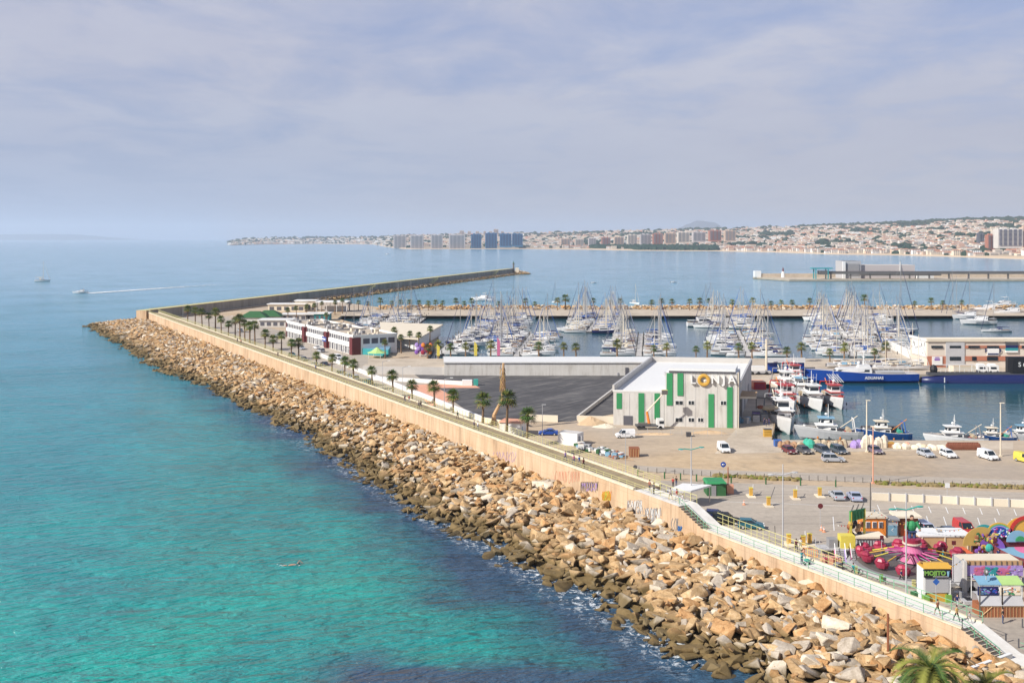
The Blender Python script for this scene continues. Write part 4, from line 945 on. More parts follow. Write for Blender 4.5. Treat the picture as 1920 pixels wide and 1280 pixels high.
wallpx('ramp_wall','thin pale kerb wall climbing across the dark yard beside the market hall',(1083,786),(1152,732),Q+.9,'offwhite',.5)
m=MB(); a=[W(650,700,Q),W(1205,704,Q),W(1195,712,Q),W(700,712,Q)]; 
wallpx('yard_parapet','white parapet above the grey slope at the left of the yard',(700,712),(870,722),Q+1.2,'white',.4)
m=MB(); c=W(876,722,Q); m.box(c,(3,2,1.6),'white'); m.box((c.x+2.6,c.y,Q),(1.4,1.6,1.8),'gteal'); solo('yard_cabin',m,'small white and green cabin at the corner of the dark yard','cabin')
# ================================================================ fish market hall
FA=Vector((24,242.5,0)); FB=Vector((52.4,238.4,0)); BK=Vector((16.9,58,0)); fd=(FB-FA).normalized(); fn=Vector((fd.y,-fd.x,0))
def fu(px):   # facade coordinate of a photo column
    k=(px-960)/F; return (k*FA.y-FA.x)/((FB.x-FA.x)-k*(FB.y-FA.y))
def fp(u,off=0,z=0): p=FA+(FB-FA)*u+fn*off; return Vector((p.x,p.y,z))
def fz(px,py): u=fu(px); return CZ-(py-HY)*fp(u).y/F
def fbox(m,px0,px1,py0,py1,k,t0=-.1,t1=.08):
    u0,u1=fu(px0),fu(px1); z1=fz(px0,py0); z0=fz(px0,py1)
    m.prism([fp(u0,t1)[:2],fp(u1,t1)[:2],fp(u1,t0)[:2],fp(u0,t0)[:2]],z0,z1,k,bottom=True)
ZL=9.7; ZH=14.4; uh=fu(1248)
T=thing('fish_market','pale fish market hall with green panels and big raised letters on its tall front block','building',FA+Vector((0,0,Q)))
m=MB(); m.prism([fp(0)[:2],fp(1)[:2],(fp(1)+BK)[:2],(fp(0)+BK)[:2]],Q-.3,ZL,'facade','white'); part(T,'wall',m)
m=MB(); h9=BK.normalized()*9.5
m.prism([fp(uh,.25)[:2],fp(1,.25)[:2],(fp(1.004)+h9)[:2],(fp(uh)+h9)[:2]],Q-.2,ZH,'facade','white'); part(T,'front_block',m)
m=MB(); 
for (a,b,th) in ((fp(0),fp(0)+BK,.5),(fp(0)+BK,fp(1)+BK,.5),(fp(1)+h9,fp(1)+BK,.5),):
    d=(b-a).normalized(); n=Vector((d.y,-d.x,0))*th/2; m.prism([(a+n)[:2],(b+n)[:2],(b-n)[:2],(a-n)[:2]],ZL-.01,ZL+1.5,'offwhite','lgrey',bottom=True)
a=fp(0,.05);b=fp(uh,.05); m.prism([a[:2],b[:2],fp(uh,-.3)[:2],fp(0,-.3)[:2]],ZL-.01,ZL+.35,'white',bottom=True)
a0=fp(uh+.02); a1=fp(.985)
m.prism([(a0+h9*.1)[:2],(a1+h9*.1)[:2],(a1+h9*.9)[:2],(a0+h9*.9)[:2]],ZH-.01,ZH+.9,'white','white'); part(T,'parapet',m)
m=MB(); fbox(m,1254,1380,694.5,697.5,'dgrey',.2,.5); part(T,'cornice_painted_shadow',m)  # solid dark grey bar, a painted shadow line below the roof edge
for q in ((1156,1166,736.5,766),(1197,1208,736.5,791),(1227,1237,737,785)): m=MB(); fbox(m,*q,'green',-.05,.10); part(T,'green_panel',m)
for q in ((1250,1261,699,759),(1270,1281,699,741),(1328,1338.5,738,801),(1363,1373.5,725,801.5)): m=MB(); fbox(m,*q,'green',.2,.42); part(T,'green_panel',m)
for q in ((1265.6,1281,750,758.5),(1290,1302,750,758.5),(1350.5,1362,750.5,759),(1265.6,1280.5,782,790.6),(1290,1302,782,790.6),(1308,1319,782,790.6)):
    m=MB(); fbox(m,*q,'white',.2,.33); f_=part(T,'window',m); m=MB(); fbox(m,q[0]+.9,q[1]-.9,q[2]+.9,q[3]-.9,'glass',.2,.37); fbox(m,(q[0]+q[1])/2-.3,(q[0]+q[1])/2+.3,q[2]+.9,q[3]-.9,'white',.2,.40)
    o=bpy.data.objects.new('pane',m.mesh('pane',T.location)); COL.objects.link(o); o.parent=f_
m=MB(); fbox(m,1169,1186,779,797.5,'shade',-.05,.12); part(T,'roller_door',m)
m=MB(); 
for px in (1180,1210,1222,1245): fbox(m,px,px+.35,737,799,'lgrey',-.05,.05)
for px in (1262,1285,1304,1323,1345,1361,1376): fbox(m,px,px+.35,699,801,'lgrey',.2,.29)
fbox(m,1383,1385,698,802,'cream',-.3,.3)
part(T,'panel_joints',m)
for ch,px,sz in (('L',1299,2.5),('N',1341,2.5),('J',1357,2.5),('A',1372,2.5)):
    p=fp(fu(px),.62,fz(px,711.5)); text(ch,sz*1.05,'white',frame(p,fd),T,'letter',.32,.05)
m=MB(); c=fp(fu(1319.5),.6,fz(1319,711.8)); rg=[]
for j in range(28):
    a=2*math.pi*j/28; e=Vector((fd.x*math.cos(a),fd.y*math.cos(a),math.sin(a))); rr=1.05; rg.append([c+e*(rr+.42*math.cos(t))+fn*.3*math.sin(t) for t in (k*math.pi/3 for k in range(6))])
rg.append(rg[0]); m.loft(rg,'amber',cap=False); m.ell(c+fn*.1+fd*.35+Vector((0,0,-.1)),(.45,.2,.35),'cream',6,4); part(T,'letter_ring',m)
m=MB(); rr_=fp(1)+BK*.18
for t_ in(.25,.45,.7): p=fp(1.0)+BK*t_; q=p+BK*.05; nn=Vector((BK.y,-BK.x,0)).normalized()*.08; m.prism([(p+nn)[:2],(q+nn)[:2],(q-nn)[:2],(p-nn)[:2]],Q,Q+4.2,'mgrey')
part(T,'side_doors',m)
# fish landing shelter beside the hall
T=thing('landing_shelter','open steel framed shelter over crates beside the fish market','shelter',W(1420,796,Q))
m=MB(); P_=lambda px,D,z: A(px,D,z)
m.prism([A(1387,246)[:2],A(1418,246)[:2],A(1420,254)[:2],A(1389,256)[:2]],7.4,7.9,'cream','lwood',bottom=True); m.tube(A(1418,247,7.5),A(1456,249,7.0),.16,'dmetal'); part(T,'roof',m)
m=MB()
for px in (1389,1454): m.tube(A(px,247,Q),A(px,247,7.4),.16,'dmetal')
m.tube(A(1418,247,Q+3),A(1418,247,7.4),.12,'dmetal'); part(T,'posts',m)
m=MB(); c=A(1443,246,5.2); m.ell(c,(2.2,1.2,.75),'net',8,5); m.ell(c+Vector((-2.2,0,.2)),(.9,.6,.5),'rust',6,4); part(T,'hanging_net',m)
R=random.Random(8)
for i,(px,py,k,lab) in enumerate(((1397,792,'lgrey','heap of grey wrapped crates under the left side of the steel shelter'),(1418,784,'violet','violet pallet box stack in the middle of the steel shelter'),(1417,790,'offwhite','white pallet box in front of the violet stack'),(1433,788,'lgrey','grey pallet box right of the violet stack'),(1439,818,'amber','yellow brown crate on the apron near the quay corner'))):
    c=W(px,py,Q); m=MB()
    if i==0:
        for j in range(14): m.box((c.x+R.uniform(-1.8,1.8),c.y+R.uniform(-1.5,1.5),Q),(R.uniform(.6,1.2),.8,R.uniform(.5,1.5)),R.choice(('lgrey','offwhite','skyblue')),rz=R.uniform(0,3))
    else:
        for j in range(3): m.box((c.x,c.y,Q+j*.55),(1.7,1.2,.48),k)
        m.box((c.x,c.y,Q+1.64),(1.8,1.3,.08),'dgrey')
    solo('crate_stack' if i<4 else 'crate',m,lab,'crates' if i<4 else 'crate')
m=MB(); c=W(1421,728,Q); m.box(c,(3.6,5,2.2),'red',kt='salmon'); m.box((c.x,c.y-2.55,Q+.3),(2.8,.1,1.4),'crimson'); m.tube((c.x+3,c.y-.3,Q+.6),(c.x+3,c.y+.4,Q+.6),.75,'tyre',n=10); solo('machine_shed',m,'small red box shed with a spare wheel on the fishing quay','shed')
m=MB(); c=W(1421,702,Q); m.box((c.x,c.y,Q+1.3),(4.2,2,1.5),'white'); m.box((c.x+1,c.y,Q+.6),(6,2,.7),'lgrey')
for a in(-2,0,2.6): m.tube((c.x+a,c.y-1.1,Q+.55),(c.x+a,c.y+1.1,Q+.55),.55,'tyre',n=9)
solo('mobile_crane',m,'small white mobile crane parked behind the red shed','crane')
T=thing('blue_building','low blue quay office with a lighter blue sign panel','building',A(1472,338,Q))
m=MB(); m.prism([A(1438,338)[:2],A(1508,338)[:2],(99,347),(86.5,347)],Q,5.0,'royal','skyblue'); part(T,'wall',m)
m=MB(); m.box(A(1463,337.8,Q+.2),(2.1,.3,2.7),'skyblue'); part(T,'sign_panel',m)
m=MB(); m.prism([A(1436,337)[:2],A(1510,337)[:2],(99.6,348),(86,348)],5.0,5.35,'white','offwhite',bottom=True); part(T,'roof',m)
m=MB(); c=A(1437,335,Q); m.tube(c,(c.x,c.y,13),.4,'cream',.3,8); solo('mast_post',m,'thick cream post at the left end of the blue quay office','post')
# water sports building on the right
T=thing('commercial_building','long beige two storey building with brick bands and company signs behind the submarine','building',(142,350,Q))
m=MB(); m.box((236,357.5,Q),(188,15,8.8),'pale',kt='cream'); part(T,'wall',m)
m=MB(); m.box((236,349.85,10.6),(188.6,.7,.9),'cream'); m.box((141.8,357.5,10.6),(.6,15,.9),'white'); part(T,'parapet',m)
X=lambda px,D=350:(px-960)/F*D
Zz=lambda py,D=350: CZ-(py-HY)*D/F
def rb(m,px0,px1,py0,py1,k,t=.12): m.box(((X(px0)+X(px1))/2,350-t/2,Zz(py1)),(X(px1)-X(px0),t+.2,Zz(py0)-Zz(py1)),k)
m=MB(); rb(m,1772,1772.1,640,640.1,'brick'); rb(m,1808,2450,647.5,652.5,'brick'); rb(m,1738.5,1773,667.5,689,'brick'); rb(m,1808,2450,667.5,676,'brick'); part(T,'brick_bands',m)
m=MB(); rb(m,1773,1808,639,689,'lgrey',.2); part(T,'grey_bay',m)
m=MB()
for a,b in ((1746,1767),(1780,1801),(1815,1836),(1850,1872),(1915,1936)): rb(m,a,b,647.8,652.2,'glass',.3)
for a,b in ((1780,1801),(1822,1830),(1850,1870),(1888,1905)): rb(m,a,b,668.3,675.5,'glass',.3)
part(T,'windows',m)
m=MB(); m.box((141.9,357,5.2),(.3,12,5.6),'white'); part(T,'side_sign',m)
m=MB(); rb(m,1747,1766,668,684,'white',.4); rb(m,1752,1760,669,670.5,'purple',.5); rb(m,1751,1761,672,675,'purple',.5); part(T,'sign',m)
m=MB(); rb(m,1850,1872,653,666,'white',.35); s_=part(T,'sign',m); text('REMO',2.1,'navy',frame((X(1861),349.6,Zz(657.3)),(1,0,0)),T,'sign_lettering',.04,.05)
m=MB(); rb(m,1851,1871,662,664.5,'navy',.45); part(T,'sign',m)
m=MB(); rb(m,1885,1907.5,640.5,647,'dgrey',.4); rb(m,1885,1907.5,647,652,'navy',.42); rb(m,1885,1907.5,652,657,'teal',.44); rb(m,1885,1907.5,657,660.5,'white',.46); part(T,'poster',m)
m=MB()
for px,w_ in ((1786,4),(1791,3),(1797,5),(1790,9)): m.ell((X(px),349.8,Zz(661 if w_<9 else 663)),(w_*.09,.05,.28),'dgrey',6,4)
part(T,'emblem',m)
m=MB(); Rk=random.Random(2)
for i in range(10): m.box((141.7,352+i*1.2,6+Rk.uniform(0,3)),(.1,.25,Rk.uniform(.3,1.3)),'dgrey')
part(T,'side_sign_marks',m)
m=MB(); c=A(1804,334,Q); m.box(c,(7.2,4,2.7),'cream',kt='sand'); solo('sand_container',m,'plain sand coloured container in front of the grey bay of the beige building','container')
for px,lab in ((1840,'left of two white motorhomes in front of the beige building'),(1861,'right of two white motorhomes in front of the beige building')):
    T=thing('motorhome',lab,'motorhome',A(px,336,Q)); c=A(px,336,Q)
    m=MB(); m.box((c.x,c.y,Q+.4),(3.3,2.4,2.1),'white',tp=.94); m.box((c.x-.3,c.y,Q+2.5),(2.4,2,.5),'white',tp=.7); part(T,'body',m)
    m=MB(); m.box((c.x-.2,c.y-1.22,Q+1.4),(1.8,.1,.6),'glass'); part(T,'window',m)
    m=MB()
    for a in(-1.1,1.1): m.tube((c.x+a,c.y-1.2,Q+.4),(c.x+a,c.y+1.2,Q+.4),.4,'tyre',n=9)
    part(T,'wheels',m)
# broad marina quay with small boats ashore
m=MB(); m.prism([W(1588,628,.9)[:2],W(1612,628,.9)[:2],W(1740,690,.9)[:2],W(1690,690,.9)[:2]],-1,1.3,'quayface','concrete'); solo('broad_jetty',m,'broad concrete jetty running diagonally into the right part of the marina','jetty')
a,b=W(1666,652,1.3),W(1716,676,1.3); d=(b-a).normalized(); n=Vector((d.y,-d.x,0)); m=MB(); m.prism([(a+n*.2)[:2],(b+n*.2)[:2],(b-n*.2)[:2],(a-n*.2)[:2]],1.3,4.4,'white',bottom=True); solo('white_hoarding',m,'white hoarding along the broad diagonal jetty','wall')
R=random.Random(77)
for i in range(16):
    px=1565+i*11; place(KIND[R.choice((9,10,11,12,8,4))][0],W(px,R.choice((683,687,691)),Q+.5)+Vector((0,0,0)),R.choice((0,3.1,.3)),'boat standing ashore behind the blue patrol ship, %s from left'%ORD[i+1],'boats standing ashore on the quay',R.uniform(.75,.95))
# ================================================================ patrol ship and submarine
sx0=(1507-960)/F*327; Lh=36
T=thing('patrol_ship','dark blue patrol ship with white superstructure and diagonal white stripes, moored along the quay','ship',(sx0+Lh/2,327,0))
base=Vector((sx0+Lh/2,326.8,0)); mk=Matrix.Translation(base)@Matrix.Rotation(math.pi,4,'Z')
def P2(T,nm,f,M,**k):
    q=MB(); f(q); m=MB(); m.add(q,M); return part(T,nm,m,**k)
P2(T,'hull',lambda q: hull(q,Lh,6.4,2.9,'royal','offwhite',bow=2.0,sheer=.75,ns=13),mk)
def sup(q):
    cabin(q,-3,9.5,4.6,3.2,2.9,1.9,'skyblue' if False else 'gel',2.2,(.3,.7)); q.box((-9,0,2.9),(9,3.6,.7),'lgrey'); q.box((-1,0,4.7),(4,2.6,1.0),'gel',tp=.8)
P2(T,'superstructure',sup,mk)
def mst(q):
    q.tube((-1,0,5.5),(-1,0,9.5),.18,'white',.08); q.tube((-2,0,5.5),(-1,0,8),.08,'white'); q.box((-1,0,8),(.3,2.4,.15),'white'); q.ell((.5,0,6.2),(.5,.5,.5),'white')
    for a in range(8): q.tube((-5-a*1.6,-2.4,2.9),(-5-a*1.6,-2.4,4.0),.05,'white'); 
    q.tube((-5,-2.4,4.0),(-16.2,-2.4,4.0),.05,'white'); q.tube((-5,2.4,4.0),(-16.2,2.4,4.0),.05,'white')
P2(T,'mast_and_rails',mst,mk)
m=MB()
for j in range(5): 
    x=sx0+6.2+j*.75; y=base.y-3.17; m.raw([(x,y,3.0),(x+.35,y,3.0),(x+2.6,y-.0,.4),(x+2.25,y,.4)],[(3,2,1,0)],'white')
part(T,'diagonal_stripes',m)
text('ADUANAS',1.25,'white',frame((X(1632,327),base.y-3.26,1.75),(1,0,0)),T,'hull_lettering',.03,.03)
T=thing('submarine','black museum submarine moored along the quay, its conning tower at the right edge','submarine',(165,325,0))
m=MB(); rg=[]; Ls=66; x0=(1729-960)/F*325
for i in range(16):
    u=i/15; x=x0+Ls*u; r_=2.9*(min(1,(.25+u*4))**.6)*(1 if u<.75 else 1-(u-.75)*3); zc=.1+.9*max(0,.2-u)*3
    rg.append([(x,326+r_*math.cos(a),zc+r_*.92*math.sin(a)) for a in (k*2*math.pi/14 for k in range(14))])
m.loft(rg,'navy'); part(T,'hull',m,smooth=True)
m=MB(); m.prism([(x0+2,325.1),(x0+58,325.1),(x0+58,326.9),(x0+2,326.9)],2.4,3.35,'dgrey','black',bottom=True); part(T,'deck_casing',m)
m=MB(); xs=(1905-960)/F*325; m.prism([(xs-2.5,325.2),(xs-1,324.9),(xs+7,324.9),(xs+9,326),(xs+7,327.1),(xs-1,327.1),(xs-2.5,326.8)],3.2,8.2,'black','black'); part(T,'conning_tower',m)
m=MB(); m.ell(((1753-960)/F*325,326,4.2),(1.25,1.1,1.5),'black',10,6); part(T,'sonar_dome',m)
m=MB(); 
for i in range(12): m.tube((x0+6+i*1.5,325.2,3.3),(x0+6+i*1.5,325.2,4.3),.04,'white')
m.tube((x0+6,325.2,4.3),(x0+22.5,325.2,4.3),.05,'white')
for px in (1783,1802,1825,1847): m.tube((X(px,327),328,3),(X(px,327),328,5.4),.09,'white')
m.tube((X(1757,327),328,5.4),(X(1848,327),328,5.4),.12,'white'); part(T,'handrails',m)
m=MB(); m.box((X(1766,325),322.95,.4),(.25,.15,1.6),'white'); part(T,'draught_mark',m)
text('S 61',2.0,'white',frame((X(1919,325),324.8,5.8),(1,0,0)),T,'lettering',.03,.02)
for i,(px,py) in enumerate(((1768,696),(1790,696),(1812,697),(1700,700),(1727,700),(1540,699))):
    pass
# ================================================================ fishing boats
def trawler(Lh,B,hk,roof,trim,lab,style=0):
    T=thing('fishing_boat',lab,'fishing boat'); H=1.9
    m=MB(); r=hull(m,Lh,B,H,hk,'lwood',bow=1.8,sheer=.9,ns=12)
    for i in range(len(r)-1):
        for e,sg in ((0,-1),(5,1)):
            a=Vector(r[i][e]); b=Vector(r[i+1][e]); m.raw([a,b,b+Vector((0,0,.7)),a+Vector((0,0,.7)),a-Vector((0,sg*.12,0)),b-Vector((0,sg*.12,0)),b+Vector((0,-sg*.12,.7)),a+Vector((0,-sg*.12,.7))],[(0,1,2,3),(5,4,7,6),(3,2,6,7)],hk)
    part(T,'hull',m,local=True)
    m=MB()
    for i in range(len(r)-1):
        for e in (0,5): m.tube(Vector(r[i][e])+Vector((0,0,.72)),Vector(r[i+1][e])+Vector((0,0,.72)),.09,trim,n=4)
    part(T,'gunwale',m,local=True)
    m=MB(); cabin(m,-Lh*.08,Lh*.26,B*.68,B*.55,H,2.3,'white',.35,(.42,.72)); cabin(m,-Lh*.02,Lh*.2,B*.56,B*.5,H+2.3,2.0,'white',.3,(.35,.8)); part(T,'wheelhouse',m,local=True)
    m=MB(); m.box((Lh*.09,0,H+4.25),(Lh*.27,B*.66,.22),roof); m.box((Lh*.09,0,H+2.25),(Lh*.36,B*.74,.16),roof if style else 'white'); part(T,'wheelhouse_roof',m,local=True)
    m=MB(); mx=Lh*.05; m.tube((mx,0,H+4.4),(mx,0,H+8.2),.14,'white',.07,6); m.tube((mx,-1.3,H+6.2),(mx,1.3,H+6.2),.06,'white'); m.ell((mx+.6,0,H+5.3),(.45,.45,.4),'white'); 
    for a in (-.9,.4,1.1): m.tube((mx+a*.6,a,H+4.4),(mx+a*.7,a*1.1,H+7.0+a*.4),.035,'white',n=3)
    part(T,'mast',m,local=True)
    m=MB(); x=-Lh*.38
    for sy in(-1,1): m.tube((x,sy*B*.38,H),(x+.6,sy*B*.32,H+4.2),.16,trim if style!=2 else 'blue')
    m.tube((x+.6,-B*.32,H+4.2),(x+.6,B*.32,H+4.2),.16,trim if style!=2 else 'blue'); m.tube((x+.6,0,H+4.1),(mx,0,H+6.5),.05,'dmetal',n=4); m.tube((-Lh*.1,0,H+1),(-Lh*.42,0,H+5),.12,'orange' if style else 'cream'); part(T,'gantry',m,local=True)
    m=MB(); Rk=random.Random(len(lab)); m.tube((-Lh*.27,-B*.3,H+.9),(-Lh*.27,B*.3,H+.9),.8,'net' if style!=2 else 'netg',n=9)
    for j in range(12): m.box((Rk.uniform(-Lh*.44,-Lh*.12),Rk.uniform(-B*.35,B*.35),H-.02),(Rk.uniform(.5,1.1),.6,Rk.uniform(.4,.9)),Rk.choice(('orange','blue','teal','cream','red','lgrey')),rz=Rk.uniform(0,3))
    part(T,'deck_gear',m,local=True)
    m=MB(); 
    for sy in(-1,1):
        for j in range(4): m.ell((-Lh*.3+j*Lh*.18,sy*(B*.5+.1),.9),(.28,.16,.42),'orange' if (j+style)%2 else 'dgrey',6,4)
    m.ell((Lh*.44,0,H+1.9),(.5,.9,.25),trim,6,3); part(T,'fenders',m,local=True)
    return T
FBoats=[trawler(19,5.8,'gel','white','mgrey','',0),trawler(18,5.6,'gel','red','red','',1),trawler(16,5.0,'cblue','cream','white','',2),trawler(17,5.4,'lgrey','skyblue','white','',0)]
def fb(i,px,py,ang,lab,sc=1.0,off=0): 
    p=W(px,py,0); p.y+=off; place(FBoats[i],p,rad(ang),lab,'fishing boats in the fishing dock',sc)
fb(0,1481,812,-93,'white fishing boat with red canopy, bow on, nearest to the quay corner',1.12,9)
fb(1,1486,776,-91,'white fishing boat with red trim directly behind the nearest bow on boat',1.08,9)
fb(0,1486,742,-91,'white fishing boat third back against the left quay of the dock',1.0,9)
fb(1,1500,722,-88,'farthest white fishing boat in the left row of the dock',.9,8)
fb(3,1516,752,-92,'fishing boat with light blue deckhouse squeezed between the bow on rows',.9,9)
fb(0,1537,771,-90,'white fishing boat bow on in the middle, wooden crate on its foredeck',.98,8.5)
fb(1,1579,768,-91,'white fishing boat bow on with red wheelhouse and radar ball, rightmost of the row',.93,8.5)
fb(3,1568,829,170,'long grey fishing boat lying along the quay with long white cabin',.80,3.5)
fb(2,1668,829,176,'cluttered dark fishing boat with yellow gear lying right of the long cabin boat',.70,2.5)
fb(0,1806,838,176,'large white fishing boat broadside, its bow left, in the right of the dock',.66,3)
fb(2,1878,835,178,'blue hulled fishing boat with teal gantry just right of the large white one',.55,3)
fb(3,1938,833,178,'grey fishing boat cut by the right edge of the view',.6,3)
m=MB(); c=W(1655,826,0); c.y+=3.5; m.box((c.x+1,c.y,1.5),(10,2.8,1.2),'dgrey',tp=(.9,.5)); m.ell((c.x+1,c.y,2.8),(1.6,.9,.5),'yellow',8,4)
for j in range(12): m.box((c.x-3.6+j*.8,c.y-1.25,1.6),(.12,.3,1.2),'mgrey')
solo('net_stack',m,'dark ribbed net stack with a yellow tarpaulin on the cluttered fishing boat','nets')
# nets heaped along the quay edge
R=random.Random(9)
def heap(px0,px1,py,h,k,lab,nm='net_heap',k2=None):
    a=W(px0,py,Q); b=W(px1,py,Q); m=MB(); n=max(3,int((b.x-a.x)/1.0))
    for j in range(n*2): 
        u=R.random(); m.ell((a.x+(b.x-a.x)*u,a.y+R.uniform(-.6,.6),Q+h*.25),(R.uniform(.7,1.2),R.uniform(.6,1),h*R.uniform(.5,.9)),k if R.random()<.75 else (k2 or k),8,5,R.uniform(0,3))
    solo(nm,m,lab,'nets')
heap(1462,1480,838,1.5,'netb','brown fishing net heap at the left end of the quay edge'); heap(1482,1500,838,1.3,'netb','second brown net heap, left of the sea green one',k2='net')
heap(1512,1519,838,1.7,'netg','sea green net heap on the quay edge')
heap(1520,1590,838,1.6,'net','long beige rolled net between the green heap and the purple one',k2='netb')
heap(1598,1614,838,1.4,'violet','purple net heap on the quay edge')
heap(1618,1640,838,2.6,'cream','tall cream net heap beside the lamp post'); heap(1642,1664,838,2.3,'cream','cream covered net heap right of the lamp post',k2='net')
heap(1678,1690,840,1.1,'cream','low white net heap right of the yellow crate'); heap(1694,1730,841,1.3,'cream','long cream and pink net heap at the right of the quay edge',k2='salmon'); heap(1732,1768,842,1.0,'cream','low pale net heap trailing to the rusty fence',k2='net')
m=MB(); c=W(1668,838,Q); m.box(c,(1.6,1.2,1.1),'amber'); 
for z_ in(.2,.6): m.box((c.x,c.y-.62,Q+z_),(1.2,.06,.2),'brick')
solo('crate',m,'yellow slatted crate among the cream nets','crate')
m=MB(); a=W(1776,843,Q); b=W(1834,843,Q); m.box(((a.x+b.x)/2,a.y,Q),(b.x-a.x,.4,1.6),'rust',tp=(1,.3)); 
for j in range(14): m.ell((a.x+(b.x-a.x)*j/13,a.y-.2,Q+.7),(.5,.3,.8),'rust',6,4)
solo('net_rail',m,'rust red nets hung along a low rail in front of the large white fishing boat','nets')

R=random.Random(61); m=MB()
for i in range(420):
    s_=R.uniform(-425,-150) if i<360 else R.uniform(-150,-70); p=LW(s_,R.uniform(6.0,8.6),Q); r_=R.uniform(.5,1.3)
    for _ in range(3): m.ell((p.x+R.uniform(-.6,.6),p.y+R.uniform(-.6,.6),p.z+r_*R.uniform(.3,.8)),(r_*R.uniform(.4,.8),r_*.6,r_*R.uniform(.35,.6)),R.choice(('leafy','leafy','leaf','drygrass')),6,4,R.uniform(0,3))
solo('hedge',m,'yellow green shrubs below the fence along the land side of the promenade','shrubs',kind='stuff',loc=(0,0,0))
# ================================================================ railings and graffiti on the sea wall
def railing(lab,s0,s1,d,z0,z1f,h,k,step,rails=(1.0,.5),split=None):
    T=thing('railing',lab,'railing',LW(s0,d,z0)); m=MB(); n=0; s=s1; rest=MB()
    zf=(lambda s:z0) if z1f is None else (lambda s: z0+(z1f-z0)*(s-s0)/(s1-s0))
    while s>=s0:
        p=LW(s,d,zf(s)); 
        if n<90 and s>-130:
            m=MB(); m.tube(p,p+Vector((0,0,h)),.045,k,n=4); part(T,'post',m); n+=1
        else: rest.tube(p,p+Vector((0,0,h)),.05,k,n=4)
        s-=step
    if rest.v: part(T,'far_posts',rest,kind='stuff')
    for r_ in rails:
        m=MB(); m.tube(LW(s0,d,zf(s0)+h*r_),LW(s1,d,zf(s1)+h*r_),.03 if r_<1 else .04,k,n=4); part(T,'rail',m)
railing('low yellowish railing along the seaward edge of the brown paved promenade',-441,11,.2,6.25,None,.75,'yrail',2.2)
railing('taller yellow fence along the land side of the brown paved promenade',-441,0,5.2,6.15,None,1.25,'yrail',1.5,(1.0,.7,.4))
railing('green railing on the seaward edge of the white walkway above the boulders',17,60,.1,3.98,None,1.0,'grail',2.5)
railing('green railing on the land side of the white walkway past the fairground',40,60,3.5,4.0,None,1.05,'grail',2.0)
railing('yellow green fence between the white walkway and the parked dark cars',16,40,3.5,4.0,None,1.6,'yrail',1.2,(1.0,.6,.25))
railing('green railing descending beside the nearest stairs',60,64.5,.1,3.98,2.3,1.0,'grail',1.5)
railing('green railing along the lowest stretch of path in the bottom right corner',64.5,125,3.5,2.2,None,1.05,'grail',2.2)
railing('yellow fence along the land side of the white landing',0,11.3,3.5,5.9,None,1.2,'yrail',1.5,(1.0,.5))
railing('green handrail beside the stairs at the end of the brown paving',11.3,17,.1,6.2,3.98,1.0,'grail',1.4)
SW=bpy.data.objects['sea_wall']
def s_of(px,d=0): 
    k=(px-960)/F; return (k*(L0.y+LN.y*d)-(L0.x+LN.x*d))/(LD.x-k*LD.y)
def zat(px,py,d=0): return CZ-(py-HY)*LW(s_of(px,d),d).y/F
def scrawl(px0,px1,py0,py1,k,n,seed,r=.05,back=None):
    Rk=random.Random(seed); s0,s1=s_of(px0),s_of(px1); z0,z1=zat(px0,py1),zat(px0,py0); zz0,zz1=zat(px1,py1),zat(px1,py0)
    m=MB(); 
    def pt(u,v,o=.03): 
        za=z0+(zz0-z0)*u; zb=z1+(zz1-z1)*u; return LW(s0+(s1-s0)*u,-o,za+(zb-za)*v)
    if back:
        c=[(.5+.5*math.cos(a)*Rk.uniform(.8,1.05),.5+.5*math.sin(a)*Rk.uniform(.75,1.05)) for a in (q*math.pi/9 for q in range(18))]
        m.raw([pt(u,v,.02) for u,v in c],[tuple(range(18))[::-1]],back)
        m.raw([pt(u,v,.02) for u,v in c],[tuple(range(18))],back)
    for i in range(n):
        u0=(i+.2)/n; w_=.75/n; t0=Rk.uniform(0,6); ty=Rk.choice((0,1,2)); pts=[]
        for j in range(9):
            t=j/8
            if ty==0: pts.append(pt(u0+w_*(.5+.5*math.sin(t0+t*5)),.1+.8*t))
            elif ty==1: pts.append(pt(u0+w_*(.5+.5*math.cos(t*6)),.5+.42*math.sin(t*6)))
            else: pts.append(pt(u0+w_*t,.1+.8*abs(math.sin(t*4.7+.2*Rk.random()))))
        m.path(pts,r,k,3)
    part(SW,'graffiti',m)
scrawl(925,968,845,868,'violet',9,1,.035); scrawl(1035,1088,880,908,'salmon',9,2,.05)
scrawl(1088,1122,900,925,'dmetal',8,3,.05,None); scrawl(1090,1120,903,922,'violet',7,13,.05)
scrawl(1128,1147,918,942,'orange',3,4,.05,'yellow')
scrawl(1176,1206,934,965,'mgrey',8,5,.06); scrawl(1178,1204,936,962,'white',7,15,.06); scrawl(1207,1240,948,985,'mgrey',8,6,.06); scrawl(1210,1238,950,982,'white',7,16,.06)
scrawl(1258,1272,968,998,'mgrey',3,7,.05); scrawl(1270,1279,985,996,'blue',2,8,.10,'skyblue')
